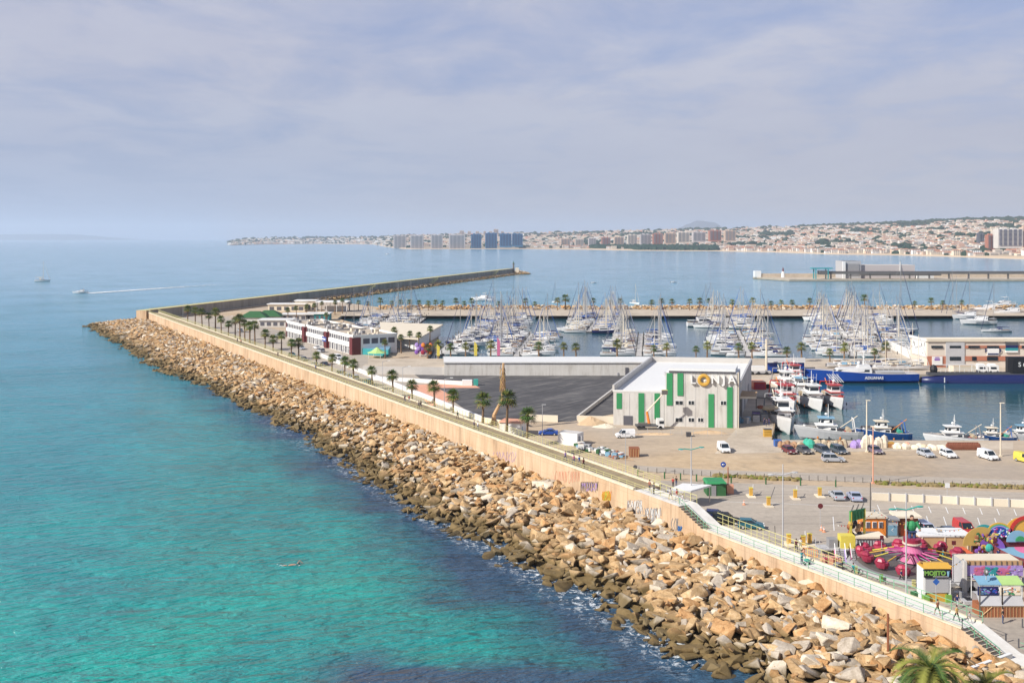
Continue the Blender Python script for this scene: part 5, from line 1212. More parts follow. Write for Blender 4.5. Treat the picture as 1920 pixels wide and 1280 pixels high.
# ================================================================ people
def person_mesh(pose,shirt,legs,female=False,shorts=False):
    J={}
    st=.34 if pose=='walk' else .12
    J['pel']=(0,0,.96); J['ch']=(0,0,1.28); J['nk']=(0,0,1.47); J['hd']=(.02,0,1.66)
    for s,y in (('l',1),('r',-1)):
        f=y if pose=='walk' else .15*y
        J['hip'+s]=(0,.09*y,.92); J['kn'+s]=(.20*f+.04 if pose!='walk' else .22*f+.05,.10*y,.50); J['an'+s]=(st*f*1.0,.10*y,.08); J['to'+s]=(st*f+.17,.11*y,.04)
        J['sh'+s]=(0,.19*y,1.42); a=-f
        if pose=='lean': J['el'+s]=(.20,.24*y,1.20); J['ha'+s]=(.42,.16*y,1.12)
        else: J['el'+s]=(.12*a-.03,.25*y,1.14); J['ha'+s]=(.26*a+.08,.24*y,.90)
    E=[('pel','ch'),('ch','nk'),('nk','hd')]
    for s in 'lr': E+=[('pel','hip'+s),('hip'+s,'kn'+s),('kn'+s,'an'+s),('an'+s,'to'+s),('ch','sh'+s),('sh'+s,'el'+s),('el'+s,'ha'+s)]
    RR=dict(pel=(.15,.12),ch=(.17,.12),nk=(.065,.065),hd=(.095,.11)); RS=dict(hip=.10,kn=.065,an=.045,to=.04,sh=.065,el=.045,ha=.038)
    ks=list(J); me=bpy.data.meshes.new('person'); me.from_pydata([J[k] for k in ks],[(ks.index(a),ks.index(b)) for a,b in E],[])
    o=bpy.data.objects.new('tmp',me); COL.objects.link(o); md=o.modifiers.new('s','SKIN'); sb=o.modifiers.new('u','SUBSURF'); sb.levels=1
    for i,k in enumerate(ks):
        v=me.skin_vertices[0].data[i]; r=RR.get(k) or (RS[k[:-1]],)*2; v.radius=r; v.use_root=(k=='pel')
    bpy.context.view_layer.update(); e=bpy.data.meshes.new_from_object(o.evaluated_get(bpy.context.evaluated_depsgraph_get())); bpy.data.objects.remove(o)
    e.materials.clear()
    for k in ('skin',shirt,legs,'dgrey'): e.materials.append(mat(k))
    for p in e.polygons:
        z=p.center.z; y=abs(p.center.y)
        arm=y>.215 and z<1.36
        if z<.07: i=3
        elif z>1.46: i=0
        elif arm: i=0 if z<1.22 else 1
        elif z>.96: i=1
        else: i=2 if (z>.52 or not shorts) else 0
        p.material_index=i; p.use_smooth=True
    e.name='person'; return e
PCACHE={}
def person(px,py,z,lab,pose,shirt,legs,rz,shorts=False,hair='hair',sc=1.0,pos=None,long=False):
    p=pos if pos is not None else W(px,py,z)
    key=(pose,shirt,legs,shorts)
    if key not in PCACHE: PCACHE[key]=person_mesh(*key[:3],False,shorts)
    o=bpy.data.objects.new('person',PCACHE[key]); COL.objects.link(o); o.location=p; o.rotation_euler=(0,0,rz); o.scale=(sc,)*3
    tag(o,lab,'person')
    m=MB(); m.ell((0.0,0,1.73),(.12,.105,.10),hair,8,5); 
    if long: m.ell((-.06,0,1.60),(.07,.10,.16),hair,7,4)
    h=bpy.data.objects.new('hair',m.mesh('hair',smooth=True)); COL.objects.link(h); h.parent=o
    m=MB()
    for y in(-.035,.035): m.ell((.105,y,1.665),(.014,.012,.010),'black',5,3)
    m.ell((.118,0,1.635),(.022,.014,.02),'skin',5,3); m.box((.108,0,1.598),(.012,.045,.008),'maroon')
    f=bpy.data.objects.new('face',m.mesh('face')); COL.objects.link(f); f.parent=o
wa=math.atan2(LD.y,LD.x)
def prom(px,d,z,lab,**k): 
    pos=LW(s_of(px,d),d,z); person(0,0,0,lab,pos=pos,**k)
prom(759,2.6,5.9,'person in dark blue walking on the promenade left of a companion in red',pose='walk',shirt='navy',legs='denim',rz=wa)
prom(767,3.2,5.9,'person in red top walking beside the one in dark blue',pose='walk',shirt='red',legs='lgrey',rz=wa)
prom(785,1.8,5.9,'left of two dark clad people walking on the promenade',pose='walk',shirt='mgrey',legs='black',rz=wa+3.1)
prom(789,2.4,5.9,'right of two dark clad people walking on the promenade',pose='walk',shirt='black',legs='denim',rz=wa+3.1,long=True)
prom(858,3.6,5.9,'lone person in dark green by the promenade fence',pose='walk',shirt='dgreen',legs='black',rz=wa)
prom(889,1.5,5.9,'left of a pair by the low rail near two big palms, dark clothes',pose='stand',shirt='navy',legs='black',rz=wa+1.5)
prom(896,1.7,5.9,'right of a pair by the low rail near two big palms, pale top',pose='stand',shirt='white',legs='denim',rz=wa+1.7)
prom(1060,1.8,5.9,'person in lilac top walking ahead of a group of three',pose='walk',shirt='violet',legs='denim',rz=wa+3.14)
prom(1076,1.6,5.9,'leftmost of three people walking close together on the promenade',pose='walk',shirt='pink',legs='denim',rz=wa+3.14)
prom(1086,1.9,5.9,'middle of three people walking close together, blue top',pose='walk',shirt='blue',legs='mgrey',rz=wa+3.1)
prom(1094,1.5,5.9,'rightmost of three people walking close together, dark red top',pose='walk',shirt='maroon',legs='black',rz=wa+3.1,long=True)
prom(1218,1.8,5.9,'person in brown on the white landing above the stairs',pose='stand',shirt='brick',legs='dgrey',rz=wa+2)
prom(1226,1.3,5.9,'person in dark clothes beside the one in brown on the landing',pose='lean',shirt='dgrey',legs='black',rz=wa-1.4)
prom(1257,1.4,5.9,'person in pale top and dark shorts at the head of the stairs',pose='walk',shirt='offwhite',legs='dgrey',rz=wa,shorts=True)
prom(1269,1.9,5.9,'person in bright red top at the head of the stairs',pose='walk',shirt='red',legs='lgrey',rz=wa+.2)
prom(1280,2.3,5.75,'small pale clad person just above the white ramp',pose='walk',shirt='white',legs='offwhite',rz=wa,sc=.75)
prom(1503,1.2,3.8,'woman in teal leaning over a pushchair on the white walkway',pose='lean',shirt='teal',legs='denim',rz=wa,long=True)
prom(1507,2.0,3.8,'person in pink walking beside the woman in teal',pose='walk',shirt='salmon',legs='mgrey',rz=wa)
prom(1758,1.2,3.8,'person in tan top and green shorts on the white walkway',pose='walk',shirt='wood',legs='dgreen',rz=wa+3.0,shorts=True)
prom(1794,1.5,3.8,'tall person in ochre shirt and black trousers on the walkway, nearest of all',pose='walk',shirt='ochre',legs='black',rz=wa+3.1)
prom(1818,2.3,3.8,'small grey clad child at the head of the nearest stairs',pose='walk',shirt='lgrey',legs='mgrey',rz=wa,sc=.7)
person(1493,1033,Q,'person in black and dark red walking in the car park by the yellow posts','walk','maroon','black',wa+2.6)
person(1501,1031,Q,'person in white walking in the car park next to the one in dark red','walk','white','offwhite',wa+2.6)
person(1262,913,Q,'person seen over the white canopy roof, left of two','stand','red','black',1.0); person(1268,911,Q,'person seen over the white canopy roof, right of two','stand','black','denim',1.0)
for i,(px,py) in enumerate(((445,628),(452,632),(521,657),(592,690))):
    prom(px,2.5,5.9,'tiny distant walker on the far promenade, %s from the left'%ORD[i+1],pose='walk',shirt=('navy','red','dgrey','blue')[i],legs='black',rz=wa)
for i,px in enumerate((1742,1746,1751)): person(px,1127,Q,'person standing at the cocktail kiosk counter, %s from the left'%ORD[i+1],'stand',('black','dgrey','maroon')[i],'black',1.57,hair='black')
for i,(px,py) in enumerate(((1433,797),(1437,799),(1442,797))): person(px,py,Q,'worker in dark blue under the steel shelter, %s from the left'%ORD[i+1],'stand','navy','navy',2+i)
m=MB(); c=LW(s_of(1513,1.5),1.5,3.8)
for a in((-.3,-.25),(-.3,.25),(.3,0)): m.tube((c.x+a[0],c.y+a[1]-.03,c.z+.15),(c.x+a[0],c.y+a[1]+.03,c.z+.15),.15,'tyre',n=10)
m.ell((c.x,c.y,c.z+.6),(.42,.25,.22),'gteal',8,5); m.tube((c.x+.1,c.y,c.z+.2),(c.x-.5,c.y,c.z+1.05),.025,'alu'); m.tube((c.x-.3,c.y,c.z+.2),(c.x+.3,c.y,c.z+.7),.025,'alu'); solo('pushchair',m,'green pushchair on the white walkway in front of the woman in teal','pushchair')
# ================================================================ cars
def rprof(prof,w,inset):   # extrude a side profile with narrower top
    return [[(x,-(w/2-inset*max(0,z-.8)),z) for x,z in prof],[(x,(w/2-inset*max(0,z-.8)),z) for x,z in prof]]
def car(lab,px,py,ang,k,typ='hatch',z=Q,name='parked_car',cat='car'):
    D=dict(hatch=(4.0,1.72,1.47),sedan=(4.4,1.76,1.42),mpv=(4.4,1.8,1.65),van=(4.3,1.8,1.85),suv=(4.4,1.85,1.68))[typ]; Lc,w_,h=D; T=thing(name,lab,cat,W(px,py,z) if py else px,rz=rad(ang)); a=Lc/2
    m=MB(); b=.92 if typ!='van' else 1.05
    low=[(-a,.30),(-a-.02,.62),(-a+.06,b),(-a*.2,b+.03),(a*.42,b),(a*.86,b-.16),(a,.58),(a-.02,.28)]
    r=rprof(low,w_,0); n=len(low)
    mid=[[(x*1,y*f,zz) for x,y,zz in r[0]] for f in(1,)]
    rings=[[(x*.97,-w_/2,zz) for x,zz in low],[(x,-w_/2*.9,zz+.02) for x,zz in low],[(x,w_/2*.9,zz+.02) for x,zz in low],[(x*.97,w_/2,zz) for x,zz in low]]
    m.loft(rings,k)
    gx0,gx1,t0,t1={'hatch':(-a+.08,a*.44,-a+.42,a*.05),'sedan':(-a*.72,a*.42,-a*.42,a*.02),'mpv':(-a+.05,a*.6,-a+.22,a*.2),'van':(-a+.03,a*.62,-a+.06,a*.30),'suv':(-a+.06,a*.45,-a+.28,a*.12)}[typ]
    m.raw([(t0,-w_*.38,h),(t1,-w_*.38,h-.03),(t1,w_*.38,h-.03),(t0,w_*.38,h),(t0-.04,-w_*.405,h-.09),(t1+.08,-w_*.405,h-.10),(t1+.08,w_*.405,h-.10),(t0-.04,w_*.405,h-.09)],[(0,1,2,3),(4,5,1,0),(5,6,2,1),(6,7,3,2),(7,4,0,3)],k)
    for xx in (t0+.02,(t0+t1)/2+.1,t1-.02):      # pillars
        xb=gx0 if xx<t0+.1 else gx1 if xx>t1-.1 else xx
        for sy in(-1,1): m.tube((xb,sy*w_*.465,b),(xx,sy*w_*.40,h-.06),.045,k,n=4)
    if typ=='van': m.raw([(gx0,-w_*.475,b),(0,-w_*.475,b),(0,-w_*.40,h-.08),(t0-.04,-w_*.40,h-.08),(gx0,w_*.475,b),(0,w_*.475,b),(0,w_*.40,h-.08),(t0-.04,w_*.40,h-.08)],[(0,1,2,3),(5,4,7,6),(4,0,3,7)],k)
    part(T,'body',m,local=True)
    m=MB(); m.raw([(gx0,-w_*.455,b-.02),(gx1,-w_*.455,b-.02),(gx1,w_*.455,b-.02),(gx0,w_*.455,b-.02),(t0,-w_*.385,h-.07),(t1,-w_*.385,h-.08),(t1,w_*.385,h-.08),(t0,w_*.385,h-.07)],[(0,1,5,4),(1,2,6,5),(2,3,7,6),(3,0,4,7)],'glass'); part(T,'windows',m,local=True)
    for x in (-a*.62,a*.62):
        for sy in(-1,1):
            m=MB(); m.tube((x,sy*(w_/2-.17),.31),(x,sy*(w_/2+.02),.31),.31,'tyre',n=12); wh=part(T,'wheel',m,local=True)
            m=MB(); m.tube((x,sy*(w_/2),.31),(x,sy*(w_/2+.035),.31),.18,'alu',n=8); q=part(T,'tmp',m,local=True); q.name='hubcap'; q.parent=wh
    for sy in(-1,1):
        m=MB(); m.box((a-.07,sy*w_*.36,.58),(.14,.36,.16),'white'); part(T,'headlight',m,local=True)
        m=MB(); m.box((-a+.04,sy*w_*.40,.62),(.10,.24,.22),'red'); part(T,'tail_light',m,local=True)
        m=MB(); m.box((a*.42,sy*(w_/2+.08),b),(.12,.18,.14),k); part(T,'mirror',m,local=True)
    m=MB(); m.box((a-.01,0,.34),(.05,w_*.55,.16),'black'); m.box((a+.015,0,.42),(.02,.46,.1),'white'); part(T,'grille',m,local=True)
    return T
car('dark red hatchback, leftmost of the cars parked facing out along the nets',1480,849,-80,'cdred')
car('small black hatchback, second from the left in the row by the nets',1508,849,-80,'dgrey')
car('dark grey people carrier left of its lighter twin in the row by the nets',1543,849,-78,'cgrey','mpv')
car('slate grey people carrier, rightmost of the four dark cars by the nets',1573,849,-78,'cgrey','mpv')
car('silver hatchback standing side on in front of the row of dark cars',1562,865,-4,'csilver','suv')
car('purple grey car parked alone beside the thin orange lamp post',1641,849,-85,'cpur')
car('beige silver car parked alone left of the white hatchback',1736,855,-78,'csilver')
car('white hatchback between the beige silver car and the white van',1778,856,-84,'cwhite')
car('white van parked facing out, rightmost near the lamp post base',1852,860,-76,'cwhite','van',name='parked_van',cat='van')
car('yellow van cut by the right edge of the gravel yard',1922,866,-70,'yellow','van',name='parked_van',cat='van')
car('white van facing out alone in the middle of the gravel yard',1357,846,-86,'cwhite','van',name='parked_van',cat='van')
car('white van parked side on before the market hall',1172,820,183,'cwhite','van',name='parked_van',cat='van')
car('bright blue car side on beyond the near end of the palms',1028,815,178,'royal','sedan')
car('silver blue car in the car park, left of two beside the barrier',1569,934,88,'csilver','sedan')
car('grey car in the car park, right of two beside the barrier',1602,936,85,'clav','sedan')
for px,d_,k,lab in ((1345,973,'navy','dark blue car behind the yellow green fence, farthest of three'),(1362,981,'black','black car behind the yellow green fence, middle of three'),(1408,990,'cteal','teal car behind the yellow green fence, nearest of three')):
    car(lab,px,d_,-10,k,'suv' if k=='black' else 'hatch')
car('lilac silver people carrier behind the fairground containers',1737,1000,-86,'clav','mpv')
car('dark blue grey hatchback behind the fairground containers',1775,1003,95,'cgrey')
car('red van behind the fairground containers, left of the painted arches',1808,999,-88,'cred','van',name='parked_van',cat='van')
R=random.Random(6)
for i,(px,py,k) in enumerate(((470,604,'cwhite'),(520,628,'csilver'),(566,651,'csilver'),(594,650,'cwhite'),(602,656,'csilver'),(634,668,'cwhite'),(640,675,'csilver'),(590,682,'csilver'),(570,672,'cgrey'),(608,681,'cgrey'),(640,700,'csilver'),(652,704,'csilver'),(664,708,'clav'),(690,716,'cteal'),(548,664,'cteal'),(450,617,'csilver'))):
    place_=car('car on the road beside the far palms, %s of these seen from the left'%ORD[sorted((470,520,566,594,602,634,640.5,590,570,608,640,652,664,690,548,450)).index(px if i!=6 else 640.5)+1],px,py+4,-60+R.choice((0,180)),k,R.choice(('hatch','mpv','sedan')))
    place_['group']='cars on the road beside the far palms'
# lorry with the cherry picker
T=thing('platform_lorry','white lorry with an orange cherry picker arm raised against the market hall','lorry',W(1222,803,Q)); c=W(1222,804,Q)
m=MB(); m.box((c.x+1.9,c.y,Q+.5),(1.7,2.1,1.9),'white',tp=(.85,1)); m.box((c.x+1.2,c.y,Q+.5),(.1,2,.1),'white'); part(T,'cab',m)
m=MB(); m.box((c.x-1.2,c.y,Q+.7),(5.2,2.1,.35),'dgrey'); m.box((c.x-1.8,c.y,Q+1.05),(2.6,1.6,.3),'dmetal'); part(T,'chassis',m)
m=MB(); m.box((c.x+2.1,c.y-1.06,Q+1.4),(1.0,.06,.65),'glass'); m.box((c.x+2.72,c.y,Q+1.4),(.1,1.7,.7),'glass'); part(T,'windows',m)
for x in(-3.0,-2.0,1.9):
    m=MB(); m.tube((c.x+x,c.y-1.05,Q+.45),(c.x+x,c.y+1.05,Q+.45),.45,'tyre',n=10); part(T,'wheel',m)
m=MB(); e0=Vector((c.x-.6,c.y,Q+1.2)); e1=Vector((c.x-1.1,c.y+.2,Q+4)); e2=Vector((c.x+2.6,c.y-.6,Q+8.3)); m.tube(e0,e1,.35,'orange',.28); m.tube(e1,e2,.18,'cream',.12); part(T,'boom',m)
m=MB(); m.box(e2+Vector((.3,0,-.2)),(1.3,.8,1.0),'dmetal'); m.box(e2+Vector((.3,0,.8)),(1.34,.84,.06),'yrail'); part(T,'work_basket',m)
# ================================================================ street furniture
def pole(name,lab,px,py,top,k='lgrey',r=.11,arm=None,z=Q,cat='lamp post',head=True,ka=None,tilt=.08):
    p=W(px,py,z); zt=CZ-(top-HY)*p.y/F; T=thing(name,lab,cat,p)
    m=MB(); m.tube(p,(p.x,p.y,zt),r,k,r*.6,8); m.box((p.x,p.y,z),(.5,.5,.25),k); part(T,'post',m)
    if arm:
        za=CZ-(arm[0]-HY)*p.y/F; hw=arm[1]*p.y/F/2; ka=ka or k
        for i,sg in enumerate((-1,1)):
            m=MB(); m.tube((p.x,p.y,za-.15),(p.x+sg*hw*.6,p.y,za+.1+sg*tilt*hw*.5),.09,ka); q=Vector((p.x+sg*hw*.82,p.y,za+.08+sg*tilt*hw)); m.ell(q,(hw*.26,.18,.13),ka,8,4); part(T,'arm',m)
            m=MB(); m.box(q+Vector((0,0,-.17)),(hw*.3,.22,.08),'white'); part(T,'lamp_head',m)
    elif head:
        m=MB(); m.box((p.x+.3,p.y,zt-.1),(.9,.3,.14),k); part(T,'lamp_head',m)
    return T
pole('street_lamp','teal armed double street lamp rising past the market hall end of the white canopy',1296,943,818,'lgrey',.12,(841,47),ka='gteal')
pole('street_lamp','teal armed double street lamp rising in front of the spinning ride',1699,1118,928,'lgrey',.12,(953,62),ka='gteal')
pole('street_lamp','grey double street lamp standing beside the car park entrance gate',1468,1030,870,'lgrey',.12,(888,54))
pole('street_lamp','thin lamp post on the promenade side right of the last palm',1173,895,812,'lgrey',.08)
pole('street_lamp','thin lamp post right of the big palms, near the white site container',1017,836,758,'lgrey',.08)
pole('floodlight_mast','cream floodlight mast behind the tall cream net heap',1625,847,750,'cream',.17)
pole('floodlight_mast','cream floodlight mast in front of the large white fishing boat',1876,855,755,'cream',.17)
pole('lamp_post','tall thin orange post crossing the gravel yard',1637,906,800,'salmon',.13,head=False)
pole('utility_pole','dark leaning pole just below the tall thin orange post',1632,967,905,'dmetal',.12,head=False,cat='pole')
for i,(px,d_) in enumerate(((343,9),(427,9),(475,8),(583,8),(642,7.5),(717,7),(755,7),(833,7.0))):
    p=LW(s_of(px,d_),d_,Q); T=thing('street_lamp','slim grey lamp post among the promenade palms, %s from the far end'%ORD[i+1],'lamp post',p,group='slim lamp posts along the promenade')
    m=MB(); m.tube(p,p+Vector((0,0,11)),.09,'lgrey',.06); part(T,'post',m); m=MB(); m.tube(p+Vector((0,0,11)),p+Vector((1.6,.3,11.3)),.06,'lgrey'); m.box(p+Vector((1.7,.3,11.2)),(.7,.3,.12),'white'); part(T,'lamp_head',m)
m=MB(); p=LW(s_of(1772),-9,.8); m.tube(p,p+Vector((0,0,5.6)),.13,'wood',.11); solo('timber_post',m,'plain brown post standing among the nearest boulders','post')
def sign(lab,px,py,top,shape,k,size,z=Q,kp='lgrey'):
    p=W(px,py,z); zt=CZ-(top-HY)*p.y/F; T=thing('road_sign',lab,'sign',p); m=MB(); m.tube(p,(p.x,p.y,zt),.04,kp); part(T,'post',m)
    m=MB(); c=Vector((p.x,p.y-.08,zt-size/2))
    if shape=='round': m.tube(c,c+Vector((0,-.05,0)),size/2,k,n=16); 
    elif shape=='diamond': m.raw([c+Vector((0,0,size/2)),c+Vector((size/2,0,0)),c-Vector((0,0,size/2)),c-Vector((size/2,0,0))],[(3,2,1,0)],k); m.raw([c+Vector((0,.03,size/2)),c+Vector((size/2,.03,0)),c+Vector((0,.03,-size/2)),c+Vector((-size/2,.03,0))],[(0,1,2,3)],k)
    else: m.box((c.x,c.y,c.z-size/2),(size,.06,size),k)
    part(T,'panel',m)
    if shape=='round' and k in('royal','blue'):
        m=MB(); m.tube(c+Vector((.22,-.07,0)),c+Vector((-.05,-.07,0)),.07,'white'); m.tube(c+Vector((-.05,-.07,0)),c+Vector((-.3,-.07,0)),.17,'white',.01); part(T,'arrow',m)
    return T
sign('round blue sign with white arrow at the edge of the harbour road',1356,897,865,'round','royal',1.0)
sign('blue and white square sign behind the white car park wall',1776,936,905,'square','white',.8); 
sign('blue diamond sign on a thin post before the cocktail kiosk',1755,1142,1083,'diamond','blue',.85)
sign('round grey sign seen from behind beside the yellow green fence end',1191,886,871,'round','dgrey',.8)
sign('round dark sign with white arrow in the middle of the car park',1538,985,943,'round','maroon',.8)
sign('dark red square sign beside the ride, left one',1653,1045,1003,'square','maroon',.5); sign('dark red square sign beside the ride, right one',1788,1050,1013,'square','maroon',.55)
R=random.Random(15)
def lerp_px(a,b,u): return (a[0]+(b[0]-a[0])*u,a[1]+(b[1]-a[1])*u)
B0=solo('bollard',MB().tube((0,0,0),(0,0,.95),.07,'dmetal',.06),'','bollard',loc=(0,0,0))
line=((1195,884),(1335,892),(1930,916)); n=0
for i in range(44):
    u=i/43; px=1198+u*722; py=interp([(1195,884),(1335,893),(1930,917)],px); place(B0,W(px,py,Q),0,'thin dark post in the row along the far side of the road, %s from left'%(ORD[i+1] if i<30 else 'thirty-'+ORD[i-29] if i<39 else 'forty'+('' if i==39 else '-'+ORD[i-39])),'dark posts along the harbour road')
B1=solo('traffic_bollard',MB().tube((0,0,0),(0,0,1.25),.13,'dgreen',.12),'','bollard',loc=(0,0,0))
for i,px in enumerate((1196,1246,1276,1306,1371,1436,1501,1567)): place(B1,W(px,interp([(1195,893),(1335,904),(1930,926)],px),Q),0,'thicker green bollard on the near side of the road, %s from left'%ORD[i+1],'green bollards along the road')
# white car park wall in sections, marked bays
for i in range(9):
    px=1636+i*32; a=W(px,937+i*1.6,Q); b=W(px+30.5,938.6+i*1.6,Q); m=MB(); m.prism([a[:2],b[:2],(b.x,b.y+.25),(a.x,a.y+.25)],Q,Q+1.25,'cream','white'); m.box((b.x+.05,b.y+.05,Q),(.22,.5,1.4),'lgrey'); solo('car_park_wall',m,'section of low cream car park wall, %s from the left'%ORD[i+1],'wall',group='low cream car park wall sections')
m=MB()
def pline(a,b,w_=.13):
    a=W(*a,Q+.03); b=W(*b,Q+.03); d=(b-a).normalized(); n=Vector((d.y,-d.x,0))*w_/2; m.face([a+n,b+n,b-n,a-n][::-1],'white')
for i in range(13): 
    x=1645+i*32; pline((x,946+i),(x+5,958+i)); pline((x+28,965+i),(x+40,1000+i*1.2))
for i in range(6): pline((1562+i*32,968),(1564+i*32,994))
pline((1340,939),(1500,945)); pline((1500,945),(1640,950)); struct('bay_markings',m)
m=MB(); R=random.Random(31)
for i in range(260):
    px=R.uniform(1640,1960) if i<170 else R.uniform(1340,1500); py=interp([(1340,893),(1500,901),(1640,907),(1960,916)],px)+R.uniform(-3,2); p=W(px,py,Q); m.ell((p.x,p.y,Q+.15),(R.uniform(.3,.9),.4,R.uniform(.15,.45)),R.choice(('drygrass','drygrass','leafy')),6,3)
solo('dry_grass',m,'strip of dry grass and weeds along the far verge of the road','grass',kind='stuff')
# canopy, green cabin, barriers
T=thing('parking_canopy','large flat white canopy on posts beside the promenade ramp','canopy',W(1290,943,Q))
m=MB(); pl=[W(1247,921,4.6),W(1296,921,4.6),W(1334,910,4.6),W(1280,907,4.6)]; m.prism([p[:2] for p in pl],4.45,4.75,'white','white',bottom=True); part(T,'roof',m)
for p in pl:
    m=MB(); q=p+(W(1290,914,4.6)-p)*.08; m.tube((q.x,q.y,Q),(q.x,q.y,4.5),.1,'cream'); part(T,'post',m)
T=thing('green_cabin','dark green cabin with pitched metal roof behind the white canopy','cabin',W(1340,926,Q)); c=W(1340,925,Q)
m=MB(); m.box(c,(3.2,3.4,2.1),'dgreen'); part(T,'wall',m); m=MB(); m.box((c.x,c.y,Q+2.1),(3.6,3.8,.35),'green',tp=.85); part(T,'roof',m); m=MB(); m.box((c.x-.5,c.y-1.75,Q),(.8,.1,1.8),'mgrey'); part(T,'door',m)
m=MB(); p=W(1365,925,Q); m.tube(p,p+Vector((0,0,4.6)),.1,'brick'); m.box(p+Vector((.3,0,0)),(1.2,.9,1.6),'salmon'); solo('utility_post',m,'brick red post and salmon cabinet beside the dark green cabin','post')
BAR=[]
for i,(px,py,arm,lab) in enumerate(((1408,930,1,'yellow ticket barrier, farthest left at the car park entrance'),(1441,948,1,'yellow ticket barrier with raised striped arm in the middle of the entrance'),(1491,934,1,'yellow ticket barrier right of the raised arm'),(1537,930,0,'yellow ticket machine beside the silver blue car'),(1479,1020,0,'yellow ticket machine nearest the grey double lamp'),(1518,1019,0,'yellow ticket machine left of the fairground fence'),(1506,1023,1,'orange ticket barrier between the two near yellow machines'))):
    c=W(px,py,Q); T=thing('ticket_barrier',lab,'barrier',c,group='ticket barriers of the car park')
    m=MB(); m.box((c.x,c.y,Q),(1.3,2.4,.16),'cream'); part(T,'plinth',m)
    m=MB(); m.box((c.x,c.y,Q+.16),(.55,.5,1.25),'amber'); m.box((c.x,c.y,Q+1.41),(.65,.6,.1),'yellow'); part(T,'cabinet',m)
    if arm: m=MB(); m.tube((c.x+.3,c.y,Q+1.1),(c.x+(1.6 if i==1 else .9),c.y+2.2,Q+(2.6 if i==1 else 1.5)),.05,'dgrey' if i==1 else 'white'); part(T,'arm',m)
for i,(px,py) in enumerate(((1395,946),(1540,994),(1545,997))):
    c=W(px,py,Q); m=MB(); m.box((c.x,c.y,Q),(.5,.5,.05),'orange'); m.tube((c.x,c.y,Q+.05),(c.x,c.y,Q+.85),.2,'salmon',.03,8); m.box((c.x,c.y,Q+.4),(.28,.28,.14),'white'); solo('traffic_cone',m,'orange traffic cone in the car park, %s from the left'%ORD[i+1],'cone')
# gravel yard odds and ends
T=thing('site_container','white site container with grey end at the edge of the gravel yard','container',W(1070,835,Q)); c=W(1070,832,Q)
m=MB(); m.box(c,(4.6,3.2,2.6),'white',rz=-.5,kt='offwhite'); part(T,'body',m); m=MB(); m.box((c.x+1.9,c.y-1.9,Q+.2),(.8,.12,1.9),'lgrey',rz=-.5); part(T,'door',m)
T=thing('kiosk','white kiosk with light blue windows at the foot of the biggest palm','kiosk',W(965,812,Q)); c=W(962,812,Q)
m=MB(); m.box(c,(5.2,3.6,2.7),'white',rz=-.3); part(T,'wall',m); m=MB(); m.box((c.x,c.y,Q+2.7),(5.8,4.2,.3),'salmon',rz=-.3,tp=.9); part(T,'roof',m); m=MB(); m.box((c.x+1.0,c.y-2.0,Q+.9),(2.4,.1,1.1),'skyblue',rz=-.3); part(T,'windows',m)
R=random.Random(12)
m=MB()
for i in range(110):
    u=R.random(); p=W(1082+u*86,838+u*22+R.uniform(-4,4),Q); m.box((p.x,p.y,Q+R.uniform(0,.5)),(R.uniform(.3,1.6),R.uniform(.3,1.2),R.uniform(.2,.8)),R.choice(('lgrey','offwhite','dgreen','brick','mgrey','white','cream','skyblue')),rz=R.uniform(0,3))
for i in range(16): 
    u=R.random(); p=W(1085+u*80,842+u*20,Q); a=R.uniform(-.9,-.3); m.tube(p+Vector((0,0,.3)),p+Vector((3*math.cos(a),3*math.sin(a),.3+R.uniform(0,.5))),.07,'lwood',n=4)
solo('rubbish_heap',m,'heap of building rubbish, boards and sacks beside the promenade fence','rubbish',kind='stuff')
def mound(px,py,rx,ry,h,lab,k='sand'):
    c=W(px,py,Q); m=MB(); rg=[]; Rk=random.Random(px)
    for j in range(6):
        u=j/5; rg.append([(c.x+rx*(1-u**1.3)*math.cos(a)*(1+.2*math.sin(3*a+px)),c.y+ry*(1-u**1.3)*math.sin(a),Q-.1+h*u+Rk.uniform(-.1,.1)) for a in (2*math.pi*q/16 for q in range(16))])
    m.loft(rg,k); solo('earth_mound',m,lab,'mound')
mound(1108,794,3.6,3,1.9,'sandy earth mound left of the market hall'); mound(1135,800,2.8,2,.9,'low rubble mound between the sandy mound and the market hall','cream'); mound(1330,812,5,1.6,.8,'long low earth bank in front of the tall block of the market hall'); mound(1230,814,5,1.2,.5,'low earth bank in front of the white lorry')
for px,py,k,s_,lab in ((1189,855,'wood',1.9,'brown wooden crate standing alone in the gravel yard'),(1291,818,'dgrey',1.0,'small dark box on the earth bank before the market hall'),(1458,836,'blue',1.4,'blue skip at the left end of the net heaps')):
    c=W(px,py,Q); m=MB(); m.box(c,(s_,s_,s_*.95),k,tp=1.05); 
    for j in range(4): m.box((c.x-s_*.4+j*s_*.27,c.y-s_*.5-.02,Q+.05),(.12,.08,s_*.85),'dgrey' if k!='wood' else 'lwood')
    solo('crate' if k!='blue' else 'skip',m,lab,'crate' if k!='blue' else 'skip')
for i,(px0,px1,py,lab) in enumerate(((1150,1300,815,'thin site fence in front of the market hall, left run'),(1300,1380,817,'thin site fence in front of the market hall, right run'))):
    a=W(px0,py,Q); b=W(px1,py,Q); T=thing('site_fence',lab,'fence',a); n=int((b-a).length/2.4)
    for j in range(n+1): m=MB(); p=a+(b-a)*j/n; m.tube(p,p+Vector((0,0,1.5)),.04,'lgrey',n=4); part(T,'post',m)
    m=MB(); m.tube(a+Vector((0,0,1.4)),b+Vector((0,0,1.4)),.025,'lgrey',n=3); m.tube(a+Vector((0,0,.5)),b+Vector((0,0,.5)),.025,'lgrey',n=3); part(T,'wires',m)
